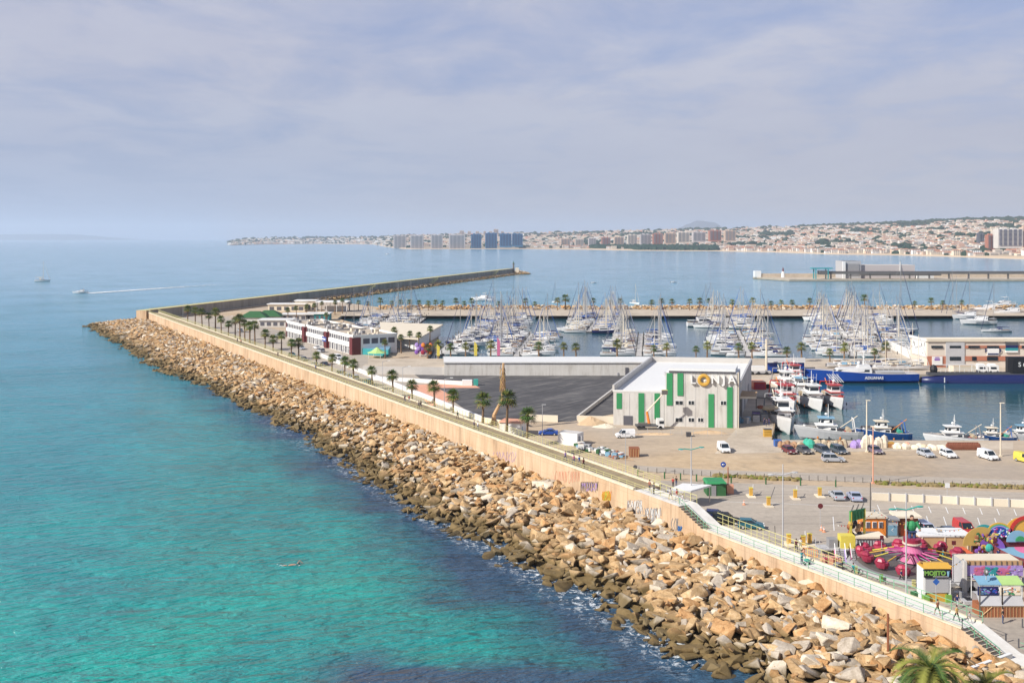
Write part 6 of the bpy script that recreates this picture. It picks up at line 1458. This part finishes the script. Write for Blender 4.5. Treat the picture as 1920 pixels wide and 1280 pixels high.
# ================================================================ fairground
C0=W(1710,1060,Q)
T=thing('spinning_ride','round fairground ride with crimson cars on pink and yellow arms around a pink hub','fairground ride',C0)
m=MB(); ring=lambda r,z,n=40:[(C0.x+r*math.cos(2*math.pi*i/n),C0.y+r*math.sin(2*math.pi*i/n),z) for i in range(n)]
m.loft([ring(8.6,Q),ring(8.6,Q+.45),ring(7.9,Q+.45)],'lgrey',cap=False); m.loft([ring(8.0,Q+.44),ring(.1,Q+.44)],'mgrey',cap=False); m.loft([ring(7.2,Q+.5),ring(6.8,Q+.62),ring(2,Q+.62)],'dmetal',cap=False); part(T,'platform',m)
m=MB(); m.loft([ring(1.6,Q+.7,20),ring(1.1,Q+1.6,20),ring(1.4,Q+2.0,20),ring(1.0,Q+2.5,20),ring(.9,Q+3.0,20)],'pink'); m.loft([ring(1.25,Q+3.0,20),ring(1.25,Q+3.2,20)],'cream'); m.loft([ring(1.1,Q+3.2,20),ring(1.15,Q+3.75,20)],'crimson'); part(T,'hub',m)
for i in range(14):
    a=2*math.pi*i/14+.13; d=Vector((math.cos(a),math.sin(a),0)); up=.35*math.sin(a*2+1)
    m=MB(); p0=C0+d*1.2+Vector((0,0,2.0)); p1=C0+d*3.4+Vector((0,0,1.75+up*.4)); p2=C0+d*5.9+Vector((0,0,1.0+up))
    m.tube(p0,p1,.10,'magenta' if i%3 else 'pink',.09,6); m.tube(p1,p2,.09,'yellow' if i%2 else 'amber',.09,6); m.tube(p0-Vector((0,0,.5)),p1-Vector((0,0,.2)),.06,'mgrey',n=5); part(T,'arm',m)
    m=MB(); c=C0+d*6.3+Vector((0,0,1.05+up)); rr=[]
    sd_=Vector((-d.y,d.x,0))
    for (w_,dz,ox) in ((.25,-.62,0),(.72,-.45,0),(.92,.0,0),(.90,.35,.12),(.62,.38,.1)):
        rr.append([c+sd_*w_*1.05*math.cos(t)+d*(w_*.95*math.sin(t)+ox)+Vector((0,0,dz)) for t in (k*math.pi/5 for k in range(10))])
    m.loft(rr,'crimson'); m.ell(c+d*.35+Vector((0,0,.5)),(.75,.62,.42),'crimson',8,4,a+1.57); o_=part(T,'car',m,smooth=False)
m=MB(); c=C0+Vector((0,0,3.75))
for y in(-.3,.3): m.tube((c.x+y,c.y,c.z+Q-Q),(c.x+y*.9,c.y,c.z+.95),.22,'denim',.3,8)
m.ell((c.x,c.y,c.z+1.6),(.66,.42,.72),'green',10,7); 
for sg in(-1,1): m.tube((c.x+sg*.6,c.y,c.z+2.2),(c.x+sg*.95,c.y-.25,c.z+1.3),.24,'green',.18,7); m.ell((c.x+sg*.95,c.y-.28,c.z+1.15),(.17,.17,.2),'skin',7,5)
m.box((c.x,c.y-.02,c.z+.85),(1.1,.8,.14),'denim'); m.ell((c.x,c.y,c.z+2.7),(.26,.28,.32),'skin',8,6); m.ell((c.x,c.y+.05,c.z+2.85),(.28,.28,.26),'hair',8,5)
solo('fair_figure',m,'plain green jacketed figure with blue trousers standing on the hub of the ride','figure')
T=thing('ride_fence','curved low steel fence around the front of the spinning ride','fence',C0)
m=MB(); n=34
arc=[C0+Vector((9.8*math.cos(t),9.8*math.sin(t),0)) for t in (rad(185+170*i/n) for i in range(n+1))]
m.path([p+Vector((0,0,1.0)) for p in arc],.04,'dmetal',4); m.path([p+Vector((0,0,.25)) for p in arc],.05,'dmetal',4); part(T,'rails',m)
for i in range(0,n+1,3): m=MB(); m.tube(arc[i],arc[i]+Vector((0,0,1.05)),.05,'dmetal'); part(T,'post',m)
for i,t in enumerate((200,225,250,275,300,322)):
    m=MB(); p=C0+Vector((9.2*math.cos(rad(t)),9.2*math.sin(rad(t)),0)); m.box(p,(.45,.2,1.0),'lime' if i%2 else 'yrail'); solo('light_box',m,'upright coloured light box on the ride edge, %s from the left'%ORD[i+1],'light box')
# yellow booth with stairs
T=thing('yellow_booth','bright yellow booth on legs with twin steel stairs left of the ride','booth',W(1588,1040,Q)); c=W(1587,1042,Q)
m=MB(); m.box((c.x,c.y,Q+1.3),(2.0,1.5,1.7),'yellow'); part(T,'body',m); m=MB(); m.box((c.x,c.y,Q+1.15),(3.6,2.2,.15),'lgrey')
for a in(-1.6,1.6): 
    for b in(-1,1): m.tube((c.x+a,c.y+b,Q),(c.x+a,c.y+b,Q+1.2),.07,'yellow')
part(T,'deck',m)
for sx in(-1.0,1.15):
    m=MB(); cx=c.x+sx-.3
    for j in range(7): m.box((cx-j*.08,c.y-1.2-j*.36,Q+1.1-j*.17),(1.3,.3,.05),'lgrey')
    for a in(-.7,.7): m.tube((cx+a,c.y-1.1,Q+2.1),(cx+a-.6,c.y-3.7,Q+.95),.06,'white'); m.tube((cx+a,c.y-1.1,Q+1.2),(cx+a-.6,c.y-3.7,Q+.05),.08,'pink' if a<0 else 'violet')
    part(T,'stairs',m)
T=thing('sign_gantry','green sign frame on yellow columns hung with brown panels beside the orange booth','sign',W(1606,1035,Q)); c=W(1606,1030,Q)
m=MB(); 
for x,y in((-1.1,-.8),(1.3,.6)): m.box((c.x+x,c.y+y,Q),(.3,.3,5.6),'yellow')
part(T,'columns',m)
m=MB(); a=Vector((c.x-1.25,c.y-.9,Q+4.3)); b=Vector((c.x+1.45,c.y+.75,Q+4.3)); d=(b-a).normalized(); n_=Vector((d.y,-d.x,0))*.12
m.raw([a+n_,b+n_,b-n_,a-n_]+[p+Vector((0,0,1.4)) for p in (a+n_,b+n_,b-n_,a-n_)],[(0,1,5,4),(1,2,6,5),(2,3,7,6),(3,0,4,7),(4,5,6,7)],'green'); part(T,'green_panel',m)
m=MB()
for j in range(5): m.box(a+(b-a)*(j+.5)/5+Vector((0,0,.15))+n_*1.3,(.06,.06,1.1),'dgreen')
part(T,'panel_ribs',m)
m=MB(); R=random.Random(40)
for j in range(16): m=MB(); p=a+(b-a)*R.random()-Vector((0,0,R.uniform(.3,3.2))); m.ell(p-n_*R.uniform(0,3),(.4,.3,.45),R.choice(('wood','lwood','black','ochre')),7,4); part(T,'hanging_panel',m)
for j in range(3): m=MB(); m.tube(a+(b-a)*(j+.3)/3+Vector((0,0,1.4)),a+(b-a)*(j+.5)/3+Vector((.2,0,2.2)),.08,'dmetal'); part(T,'spotlight_arm',m)
def booth(lab,px,py,wd,dp,h,k,kr,nm='booth',roofh=.25,over=.4,z=Q):
    c=W(px,py,z); T=thing(nm,lab,nm.replace('_',' ').split()[-1],c); m=MB(); m.box((c.x,c.y+dp/2,z),(wd,dp,h),k); part(T,'wall',m)
    m=MB(); m.box((c.x,c.y+dp/2,z+h),(wd+over,dp+over,roofh),kr); part(T,'roof',m); return T,c
T,c=booth('orange ticket booth with three windows and pale peach roof',1640,1008,3.3,2.6,2.9,'orange','cream')
for j in range(3):
    m=MB(); m.box((c.x-1.0+j*.95,c.y-.04,Q+1.5),(.62,.1,.9),'white'); w1=part(T,'window',m); m=MB(); m.box((c.x-1.0+j*.95,c.y-.08,Q+1.56),(.5,.1,.78),'shade'); q=bpy.data.objects.new('pane',m.mesh('pane',T.location)); COL.objects.link(q); q.parent=w1
T,c=booth('grey machine box with white chevron panel right of the orange booth',1673,1007,1.7,1.6,2.5,'lgrey','mgrey',nm='machine_box')
m=MB(); m.box((c.x,c.y-.05,Q+.3),(1.35,.08,1.5),'skyblue'); m.path([(c.x+.15,c.y-.1,Q+1.35),(c.x-.15,c.y-.1,Q+1.1),(c.x+.15,c.y-.1,Q+.85)],.03,'white'); part(T,'panel',m)
T,c=booth('low stall with pale awning behind the green jacketed figure',1703,1000,3.0,2.2,2.4,'wood','cream',nm='low_stall',roofh=.3,over=.8)
m=MB(); c=W(1693,1003,Q); m.box(c,(1.0,.9,1.3),'dorange',tp=.85); m.ell((c.x,c.y,Q+1.4),(.5,.45,.35),'dorange',8,5); solo('orange_machine',m,'rounded orange red machine beside the grey machine box','machine')
T,c=booth('low grey mesh cabin with pale roof between booth and ride',1632,1034,3.9,2.4,1.9,'lgrey','cream',nm='mesh_cabin')
m=MB()
for j in range(10): m.box((c.x-1.8+j*.4,c.y-.05,Q+.1),(.05,.06,1.7),'dmetal')
part(T,'mesh_bars',m)
T,c=booth('long container with white roof and brown front behind the ride',1773,1035,7.2,3.6,2.2,'lwood','white',nm='container',roofh=.22,over=.25)
m=MB(); 
for j in range(3): m.box((c.x-3.3+j*3.2,c.y-.06,Q),(.12,.1,2.2),'cream')
m.box((c.x-.2,c.y+1.6,Q+2.42),(.6,.5,.2),'mgrey'); part(T,'frame_posts',m)
c=W(1804,1052,Q); T=thing('orange_tent','bright orange red tent with dark doorway at the right of the ride','tent',c)
m=MB(); m.box(c,(2.1,1.8,1.4),'dorange'); m.box((c.x,c.y,Q+1.4),(2.3,2.0,.6),'dorange',tp=.15); part(T,'canvas',m); m=MB(); m.box((c.x+.1,c.y-.93,Q),(.6,.06,1.2),'red'); part(T,'doorway',m)
# painted arches backdrop
c=W(1828,1040,Q); T=thing('painted_backdrop','tall painted fairground backdrop with rainbow arch in blue, gold and red','backdrop',c)
def arcpanel(cx,y,z0,r0,r1,k,a0=0,a1=180,sx=1.0):
    m=MB(); n=14; vs=[];
    for i in range(n+1):
        t=rad(a0+(a1-a0)*i/n)
        for rr in(r0,r1):
            for yy in(y,y+.12): vs.append((cx+rr*math.cos(t)*sx,yy,z0+rr*math.sin(t)))
    fs=[]
    for i in range(n): b=i*4; fs+=[(b,b+2,b+6,b+4),(b+1,b+5,b+7,b+3),(b+2,b+3,b+7,b+6),(b,b+4,b+5,b+1)]
    m.raw(vs,fs,k); return m
xb=lambda px:(px-960)/F*c.y
zb=lambda py: CZ-(py-HY)*c.y/F
m=MB(); m.box(((xb(1826)+xb(1960))/2,c.y+.35,Q),(xb(1960)-xb(1826),.2,2.4),'maroon'); part(T,'base_wall',m)
for r0,r1,k in ((0,1.45,'royal'),(1.45,1.58,'violet'),(1.58,1.7,'teal'),(1.7,1.84,'lime'),(1.84,2.0,'amber')): part(T,'rainbow_band',arcpanel(xb(1874),c.y,zb(1006),max(r0,.02),r1,k,0 if r1<1.6 else -8,188))
part(T,'gold_panel',arcpanel(xb(1915),c.y+.16,zb(1000),.02,2.2,'amber')); part(T,'red_panel',arcpanel(xb(1926),c.y+.0,zb(1000),2.0,2.5,'red',20,180))
part(T,'leafy_panel',arcpanel(xb(1840),c.y-.14,zb(1022),.02,2.6,'ochre',60,180)); part(T,'teal_panel',arcpanel(xb(1846),c.y+.05,zb(1006),.02,1.7,'teal',30,150)); part(T,'purple_panel',arcpanel(xb(1858),c.y-.28,zb(1030),.02,1.9,'purple'))
part(T,'sky_panel',arcpanel(xb(1908),c.y-.14,zb(1015),.02,1.6,'skyblue')); part(T,'green_panel',arcpanel(xb(1912),c.y-.3,zb(1013),.02,.7,'green'))
m=MB(); R=random.Random(41)
for j in range(60): m.ell((R.uniform(xb(1827),xb(1868)),c.y-.35,R.uniform(zb(1032),zb(1000))),(R.uniform(.1,.4),.05,R.uniform(.1,.35)),R.choice(('wood','amber','yellow','lwood','dgreen','maroon','purple')),6,4,0)
for j in range(30): m.ell((R.uniform(xb(1862),xb(1895)),c.y-.05,R.uniform(zb(1008),zb(990))),(R.uniform(.06,.25),.05,R.uniform(.05,.2)),R.choice(('skyblue','violet','white','magenta','lime')),6,4,0)
part(T,'painted_ornament',m)
C1=W(1935,1044,Q); T=thing('round_ride','round fairground ride with blue floor and red rim at the right edge','fairground ride',C1)
rg=lambda r,z,n=36,dz=0:[(C1.x+r*math.cos(2*math.pi*i/n),C1.y+r*math.sin(2*math.pi*i/n),z+dz*math.sin(2*math.pi*i/n)) for i in range(n)]
m=MB(); m.loft([rg(5.9,Q+.4,36,.2),rg(5.9,Q+1.0,36,.3),rg(5.2,Q+1.0,36,.3)],'red',cap=False); m.loft([rg(6.0,Q+1.1,36,.4),rg(5.5,Q+1.9,36,.9)],'maroon',cap=False); part(T,'rim',m)
m=MB(); m.loft([rg(5.2,Q+.95,36,.25),rg(2.2,Q+1.0,36,.1)],'skyblue',cap=False); m.loft([rg(2.2,Q+1.0,36,.1),rg(.1,Q+1.1)],'pink',cap=False); part(T,'floor',m)
for j in range(36):
    a=2*math.pi*j/36; m=MB(); m.ell((C1.x+6.2*math.cos(a),C1.y+6.2*math.sin(a),Q+1.0+.3*math.sin(a)),(.3,.3,.34),'dgrey' if j%2 else 'dmetal',7,4); part(T,'seat',m)
m=MB(); p=W(1855,1047,Q); m.tube(p,p+Vector((0,0,.15)),.7,'dgrey',n=12); m.tube(p+Vector((0,0,.1)),p+Vector((0,0,1.0)),.1,'lgrey'); m.ell(p+Vector((0,0,1.5)),(.55,.4,.6),'gteal',8,6); solo('punch_machine',m,'round turquoise machine on a stem in front of the painted backdrop','machine')
# mural trailer
c=W(1860,1110,Q); T=thing('mural_trailer','large fairground trailer with purple and pink painted mural band','trailer',c); xm=lambda px:(px-960)/F*c.y; zm=lambda py: CZ-(py-HY)*c.y/F
w_=xm(1915)-xm(1806); cx=(xm(1915)+xm(1806))/2
m=MB(); m.box((cx,c.y+1.6,Q+.4),(w_,3.2,zm(1052)-Q-.4),'lgrey',kt='cream'); m.box((xm(1806),c.y-.4,Q),(.35,.6,zm(1049)-Q),'offwhite'); part(T,'body',m)
m=MB(); m.box((cx,c.y-.35,zm(1077)),(w_,.12,zm(1058)-zm(1077)),'violet'); mu=part(T,'mural',m)
m=MB(); R=random.Random(44)
for (u0,u1,k) in ((.2,.4,'pink'),(.38,.58,'teal'),(.6,.8,'pink'),(.78,.95,'violet')):
    for j in range(9): m.ell((cx-w_/2+w_*R.uniform(u0,u1),c.y-.43-.004*j,R.uniform(zm(1074),zm(1061))),(R.uniform(.2,.6),.03,R.uniform(.15,.4)),k,8,4,0)
for j in range(14): m.ell((cx-w_/2+w_*R.uniform(.05,.95),c.y-.5,R.uniform(zm(1074),zm(1061))),(R.uniform(.05,.3),.03,R.uniform(.04,.12)),R.choice(('navy','white','orange','teal','amber','purple')),6,4,0)
q=bpy.data.objects.new('mural_figures',m.mesh('mural_figures',T.location)); COL.objects.link(q); q.parent=mu
m=MB(); m.box((cx,c.y-.1,zm(1058)),(w_,.3,zm(1050)-zm(1058)),'lwood'); 
for j in range(12): m.box((cx-w_/2+w_*j/11,c.y-.3,zm(1058)),(.06,.1,zm(1050)-zm(1058)),'dmetal')
part(T,'top_rail',m)
m=MB(); m.box((cx,c.y-.12,zm(1087)),(w_*.98,.2,zm(1079)-zm(1087)),'cream'); 
for j in range(16): m.ell((cx-w_*.45+w_*.9*j/15,c.y-.25,zm(1083)),(.18,.03,.12),R.choice(('mgrey','violet','lgrey','brick')),6,4,0)
part(T,'ornament_strip',m)
m=MB(); 
for j in range(18): m.box((xm(1811)+.12+j*.11,c.y-.05,zm(1107)),(.09,.06,zm(1088)-zm(1107)),'lgrey')
part(T,'shutter',m)
for x_ in (-.35,.3):
    m=MB(); m.tube((cx+w_*x_,c.y-.1,Q+.42),(cx+w_*x_,c.y+.3,Q+.42),.42,'tyre',n=12); part(T,'wheel',m)
c=W(1820,1128,Q); m=MB(); m.box(c,(2.3,1.8,.35),'lgrey'); m.box((c.x+.1,c.y+.1,Q+.35),(1.5,1.2,.04),'black'); m.box((c.x-1.0,c.y+.6,Q+.35),(.15,.6,.7),'mgrey'); solo('steel_step',m,'low steel loading step in front of the mural trailer','step')
for px,k,lab in ((1857,'skyblue','pale blue awning between the mural trailer and the wooden stalls'),(1899,'lgreen','lime green awning between the mural trailer and the wooden stalls')):
    c=W(px,1140,Q); T=thing('awning',lab,'awning',c); zt=Q+3.3; m=MB(); wd=2.7; m.raw([(c.x-wd/2,c.y,zt-.45),(c.x+wd/2,c.y,zt-.45),(c.x+wd/2,c.y+1.6,zt+.1),(c.x-wd/2,c.y+1.6,zt+.1),(c.x-wd/2,c.y,zt-.55),(c.x+wd/2,c.y,zt-.55),(c.x+wd/2,c.y+1.6,zt),(c.x-wd/2,c.y+1.6,zt)],[(0,1,2,3),(7,6,5,4),(0,4,5,1),(1,5,6,2),(2,6,7,3),(3,7,4,0)],k); part(T,'canvas',m)
    m=MB(); 
    for a in(-1.2,1.2): m.tube((c.x+a,c.y+.2,Q),(c.x+a,c.y+.2,zt-.5),.05,'white'); m.tube((c.x+a,c.y+2.4,Q),(c.x+a,c.y+2.4,zt),.05,'white')
    part(T,'posts',m)
m=MB(); c=W(1849,1138,Q); m.ell((c.x,c.y,Q+4.2),(.3,.26,.42),'dmetal',8,6); m.ell((c.x,c.y-.2,Q+4.3),(.16,.1,.2),'lgrey',7,5); m.tube((c.x,c.y,Q+3.3),(c.x,c.y,Q+4),.05,'lgrey'); solo('balloon_ornament',m,'dark round ornament with pale face on a stick above the blue awning','ornament')
for i,(px,sg,k2,lab) in enumerate(((1858,'navy','wood','brown wooden market stall under a dark blue painted sign, left of two'),(1900,'cream','wood','brown wooden market stall under a green landscape sign, right of two'))):
    c=W(px,1157,Q); T=thing('market_stall',lab,'stall',c); wd=2.6; 
    m=MB(); m.box((c.x,c.y+1.0,Q),(wd,2.0,1.35),'wood'); 
    for j in range(7): m.box((c.x-wd/2+.1+j*(wd-.2)/6,c.y-.03,Q),(.05,.05,1.35),'lwood')
    if i==0: m.tube((c.x-wd*.45,c.y-.06,Q+.15),(c.x+.1,c.y-.06,Q+1.25),.06,'lwood')
    m.box((c.x,c.y-.04,Q+1.25),(wd,.08,.1),'lwood'); part(T,'shutter_front',m)
    m=MB(); m.raw([(c.x-wd/2,c.y-.15,Q+1.4),(c.x+wd/2,c.y-.15,Q+1.4),(c.x+wd/2,c.y+.9,Q+2.4),(c.x-wd/2,c.y+.9,Q+2.4),(c.x-wd/2,c.y+2,Q+2.4),(c.x+wd/2,c.y+2,Q+2.4),(c.x-wd/2,c.y+2,Q+1.3),(c.x+wd/2,c.y+2,Q+1.3)],[(0,1,2,3),(3,2,5,4),(4,5,7,6)],'lgrey'); part(T,'awning',m)
    m=MB(); m.box((c.x,c.y+.75,Q+2.35),(wd*.92,.12,1.0),sg); s_=part(T,'sign',m)
    m=MB(); R=random.Random(50+i); cols=(('royal','skyblue','purple','skyblue'),('skyblue','red','green','lwood','white'))[i]
    for j in range(26):
        zz_=R.uniform(.12,.85); k=R.choice(cols) if i==0 else ('green' if zz_<.35 else R.choice(('white','skyblue','red','lwood')))
        m.ell((c.x+R.uniform(-.45,.45)*wd*.8,c.y+.66,Q+2.35+zz_),(R.uniform(.08,.3),.03,R.uniform(.04,.12)),k,6,4,0)
    q=bpy.data.objects.new('sign_painting',m.mesh('sign_painting',T.location)); COL.objects.link(q); q.parent=s_
    m=MB(); 
    for a in(-1,1): m.box((c.x+a*wd/2,c.y-.02,Q),(.12,.12,3.5),'lwood' if i else 'dmetal')
    part(T,'corner_posts',m)
# cocktail kiosk
c=W(1757,1128,Q); T=thing('cocktail_kiosk','white kiosk with black MOJITO sign in green letters and orange roof edge','kiosk',c); wd=3.3; zk=lambda py: CZ-(py-HY)*c.y/F
m=MB(); m.box((c.x-wd/2+.1,c.y+1.0,Q),(.25,2.0,zk(1066)-Q),'white'); m.box((c.x+wd/2-.1,c.y+1.0,Q),(.25,2.0,zk(1066)-Q),'white'); m.box((c.x,c.y+1.9,Q),(wd,.2,zk(1066)-Q),'white'); m.box((c.x,c.y+1,zk(1066)),(wd,2.1,.15),'amber'); part(T,'wall',m)
m=MB(); m.raw([(c.x-wd/2-.05,c.y-.2,zk(1065)),(c.x+wd/2+.05,c.y-.2,zk(1065)),(c.x+wd/2-.1,c.y+.5,zk(1058)+.1),(c.x-wd/2+.1,c.y+.5,zk(1058)+.1),(c.x+wd/2-.1,c.y+2.1,zk(1062)),(c.x-wd/2+.1,c.y+2.1,zk(1062))],[(0,1,2,3),(3,2,4,5)],'amber'); part(T,'roof',m)
m=MB(); m.box((c.x,c.y-.18,zk(1081)),(wd,.14,zk(1066)-zk(1081)),'black'); part(T,'sign',m)
text('MOJITO',.74,'lime',frame((c.x-.35,c.y-.27,zk(1073)),(1,0,.0)),T,'sign_lettering',.02,.03)
m=MB(); m.tube((c.x+1.25,c.y-.28,zk(1078)),(c.x+1.25,c.y-.28,zk(1069)),.1,'skyblue',.17,8); m.box((c.x+.35,c.y-.27,zk(1079.8)),(1.9,.03,.08),'lgrey'); part(T,'drink_emblem',m)
m=MB(); m.box((c.x,c.y-.02,zk(1110)),(wd-.5,.1,zk(1083)-zk(1110)),'lgrey'); m.box((c.x,c.y+.02,zk(1111)),(wd-.3,.1,.12),'white'); part(T,'shutter',m)
m=MB(); m.box((c.x,c.y+.3,Q),(wd-.9,.5,1.1),'amber'); m.box((c.x-wd/2+.3,c.y+.1,Q),(.7,.7,.9),'lime'); m.box((c.x+wd/2-.3,c.y+.1,Q),(.7,.7,.9),'lime'); part(T,'counter',m)
# fairground fence left of the booth
T=thing('crowd_barrier','orange and grey crowd barriers left of the yellow booth','barrier',W(1540,1050,Q))
for i,(a,b,k) in enumerate((((1502,1040),(1533,1046),'orange'),((1535,1035),(1570,1035),'lgrey'),((1538,1052),(1570,1060),'salmon'))):
    a=W(*a,Q); b=W(*b,Q); m=MB(); n=8
    for j in range(n+1): p=a+(b-a)*j/n; m.tube(p,p+Vector((0,0,1.1)),.03,k,n=3)
    m.tube(a+Vector((0,0,1.1)),b+Vector((0,0,1.1)),.04,k); m.tube(a+Vector((0,0,.2)),b+Vector((0,0,.2)),.04,k); part(T,'barrier_panel',m)
m=MB(); c=W(1556,1056,Q); 
for j in range(5): m.box((c.x-1+j*.55,c.y+.2*(j%2),Q),(.5,.8,.7),'crimson' if j%2 else 'salmon')
solo('ride_cars',m,'row of small red ride cars under the grey deck left of the yellow booth','ride cars')
m=MB(); c=W(1552,1040,Q); m.box((c.x,c.y,Q+1.0),(3.0,2.0,.15),'lgrey'); m.box((c.x+.6,c.y,Q+1.15),(1.2,1.4,1.2),'mgrey')
for a in(-1.4,1.4):
    for b in(-.9,.9): m.tube((c.x+a,c.y+b,Q),(c.x+a,c.y+b,Q+2.2),.05,'lgrey')
solo('steel_deck',m,'small grey steel deck with cabinet left of the yellow booth','deck')
for px,py,top,lab in ((1454,1018,985,'thin dark post by the near ticket machines'),(1443,1015,998,'short leaning dark post by the near ticket machines')):
    p=W(px,py,Q); m=MB(); m.tube(p,(p.x-.1,p.y,CZ-(top-HY)*p.y/F),.05,'dmetal'); solo('post',m,lab,'post')
for i,(px,py) in enumerate(((1886,1204),(1910,1214),(1917,1176))): p=W(px,py,Q); m=MB(); m.tube(p,p+Vector((0,0,1.0)),.08,'dgrey'); solo('bollard',m,'black bollard on the pavement by the nearest stairs, %s from the left'%ORD[(1,2,3)[i]],'bollard')
# ================================================================ date palm in the foreground
def date_palm(lab,base,h,fl,nf,seed,up=1.2):
    r=random.Random(seed); T=thing('date_palm',lab,'palm tree',base); m=MB(); rg=[]
    for i in range(12):
        u=i/11; rr=(.34+.07*(i%2))*(1 if u<.9 else 1.2); rg.append([(base.x+rr*math.cos(a),base.y+rr*math.sin(a),base.z+h*u) for a in (2*math.pi*k/10 for k in range(10))])
    m.loft(rg,'trunk'); part(T,'trunk',m)
    top=Vector((base.x,base.y,base.z+h)); m=MB()
    for i in range(nf):
        az=i*2.399963+r.uniform(-.2,.2); el=up-1.75*(i/nf)**.8; L_=fl*r.uniform(.85,1.1); d=Vector((math.cos(az),math.sin(az),0)); pts=[top.copy()]; ang=el
        for j in range(10): pts.append(pts[-1]+(d*math.cos(ang)+Vector((0,0,math.sin(ang))))*L_/10); ang-=.17+.05*(j/10)
        for j in range(10): m.tube(pts[j],pts[j+1],.05*(1-j/11),'leafy',.05*(1-(j+1)/11),4,False)
        k='leafy' if r.random()<.62 else 'leaf'
        for j in range(1,40):
            u=j/40*10; a=int(u); f=u-a; p=pts[a]+(pts[min(10,a+1)]-pts[a])*f; t=(pts[min(10,a+1)]-pts[a]).normalized(); sd_=t.cross(Vector((0,0,1))).normalized(); up_=sd_.cross(t)
            ll=fl*.19*math.sin(math.pi*(.12+.84*j/40))**.6
            for sg in(-1,1):
                q=p+(sd_*sg*.85+t*.75+up_*.35)*ll-Vector((0,0,.1*ll)); m.face([p-t*.055,p+t*.055,q],k)
    part(T,'crown',m); return T
date_palm('large date palm rising out of the bottom of the view before the boulders',Vector((37.2,91,-1.5)),9.0,4.1,44,5)
date_palm('smaller date palm fronds at the bottom edge right of the large one',Vector((43.2,93,-1.5)),6.6,3.4,26,9,1.3)
m=MB(); a=W(1820,1280,1.0); b=W(1895,1252,1.0); d=(b-a).normalized(); n=Vector((d.y,-d.x,0))*.2; m.prism([(a+n)[:2],(b+n)[:2],(b-n)[:2],(a-n)[:2]],-1.5,2.6,'offwhite','white',bottom=True); solo('end_wall',m,'short white wall slanting from the path end at the bottom right corner','wall')

R=random.Random(71)
for i,(px,py) in enumerate(((1640,1062),(1655,1048),(1768,1052),(1835,1056),(1872,1052),(1812,1072),(1690,1092),(1880,1168),(1795,1140),(1600,1080))):
    person(px,py,Q,'fairgoer near the rides, %s from the left'%ORD[sorted((1640,1655,1768,1835,1872,1812,1690,1880,1795,1600)).index(px)+1],R.choice(('walk','stand')),R.choice(('white','navy','red','black','teal')),R.choice(('denim','black','lgrey')),R.uniform(0,6))
for i,(a,b) in enumerate((((1572,1040),(1640,1008)),((1640,1008),(1724,1035)),((1724,1035),(1822,1040)),((1806,1110),(1731,1128)))):
    p=W(*a,Q)+Vector((0,0,4.2)); q=W(*b,Q)+Vector((0,0,4.0)); T=thing('light_string','string of small bulbs over the fairground, %s from the left'%ORD[i+1],'lights',p); m=MB(); pts=[p+(q-p)*(j/12)-Vector((0,0,.8*math.sin(math.pi*j/12))) for j in range(13)]
    m.path(pts,.02,'black',3); part(T,'cable',m); m=MB()
    for z in pts: m.ell((z.x,z.y,z.z-.1),(.08,.08,.1),R.choice(('white','amber','red','skyblue')),6,4)
    part(T,'bulbs',m)
for i,(px,py,k) in enumerate(((1625,1050,'blue'),(1664,1040,'mgrey'),(1745,1040,'red'),(1798,1066,'teal'),(1842,1062,'amber'),(1830,1075,'mgrey'),(1716,1118,'dgreen'),(1796,1118,'lgrey'),(1570,1068,'mgrey'))):
    c=W(px,py,Q); m=MB(); m.box((c.x,c.y,Q),(.9,.7,R.uniform(.6,1.2)),k,rz=R.uniform(0,1)); m.box((c.x+.5,c.y+.3,Q),(.5,.5,.5),'lgrey',rz=.4); solo('equipment_box',m,'equipment box on the fairground ground, %s from the left'%ORD[sorted((1625,1664,1745,1798,1842,1830,1716,1796,1570)).index(px)+1],'box')
m=MB()
for i in range(7): a=W(1600+i*30,1046,Q+.03); b=W(1615+i*30,1086+R.uniform(-6,6),Q+.03); m.tube(a,a+(b-a)*.5+Vector((R.uniform(-.6,.6),0,0)),.04,'black',n=4); m.tube(a+(b-a)*.5,b,.04,'black',n=4)
solo('power_cables',m,'black power cables lying on the fairground ground','cables')
# low roof plant on the market hall
m=MB()
for u,v in((.3,.5),(.36,.5),(.55,.55),(.75,.6)): p=FA+(FB-FA)*u+BK*v; m.box((p.x,p.y,ZL),(1.6,1.6,.9),'lgrey')
solo('roof_vents',m,'row of small grey vents on the pale roof of the fish market','vents')
# ---- haze: a closed box of air round the whole scene
import bmesh
hm=bpy.data.materials.new('haze_air'); hm.use_nodes=True; hn=hm.node_tree; hn.nodes.clear()
ho=hn.nodes.new('ShaderNodeOutputMaterial'); hv=hn.nodes.new('ShaderNodeVolumePrincipled'); hn.links.new(hv.outputs[0],ho.inputs['Volume'])
hv.inputs['Color'].default_value=(.80,.87,1,1); hv.inputs['Density'].default_value=HZ; hv.inputs['Anisotropy'].default_value=.2
m=MB(); me=bpy.data.meshes.new('haze')
m.box((0,15000,-3),(61000,31000,423),'white'); me=m.mesh('haze'); me.materials.clear(); me.materials.append(hm)
o=bpy.data.objects.new('haze',me); COL.objects.link(o); tag(o,kind='stuff')
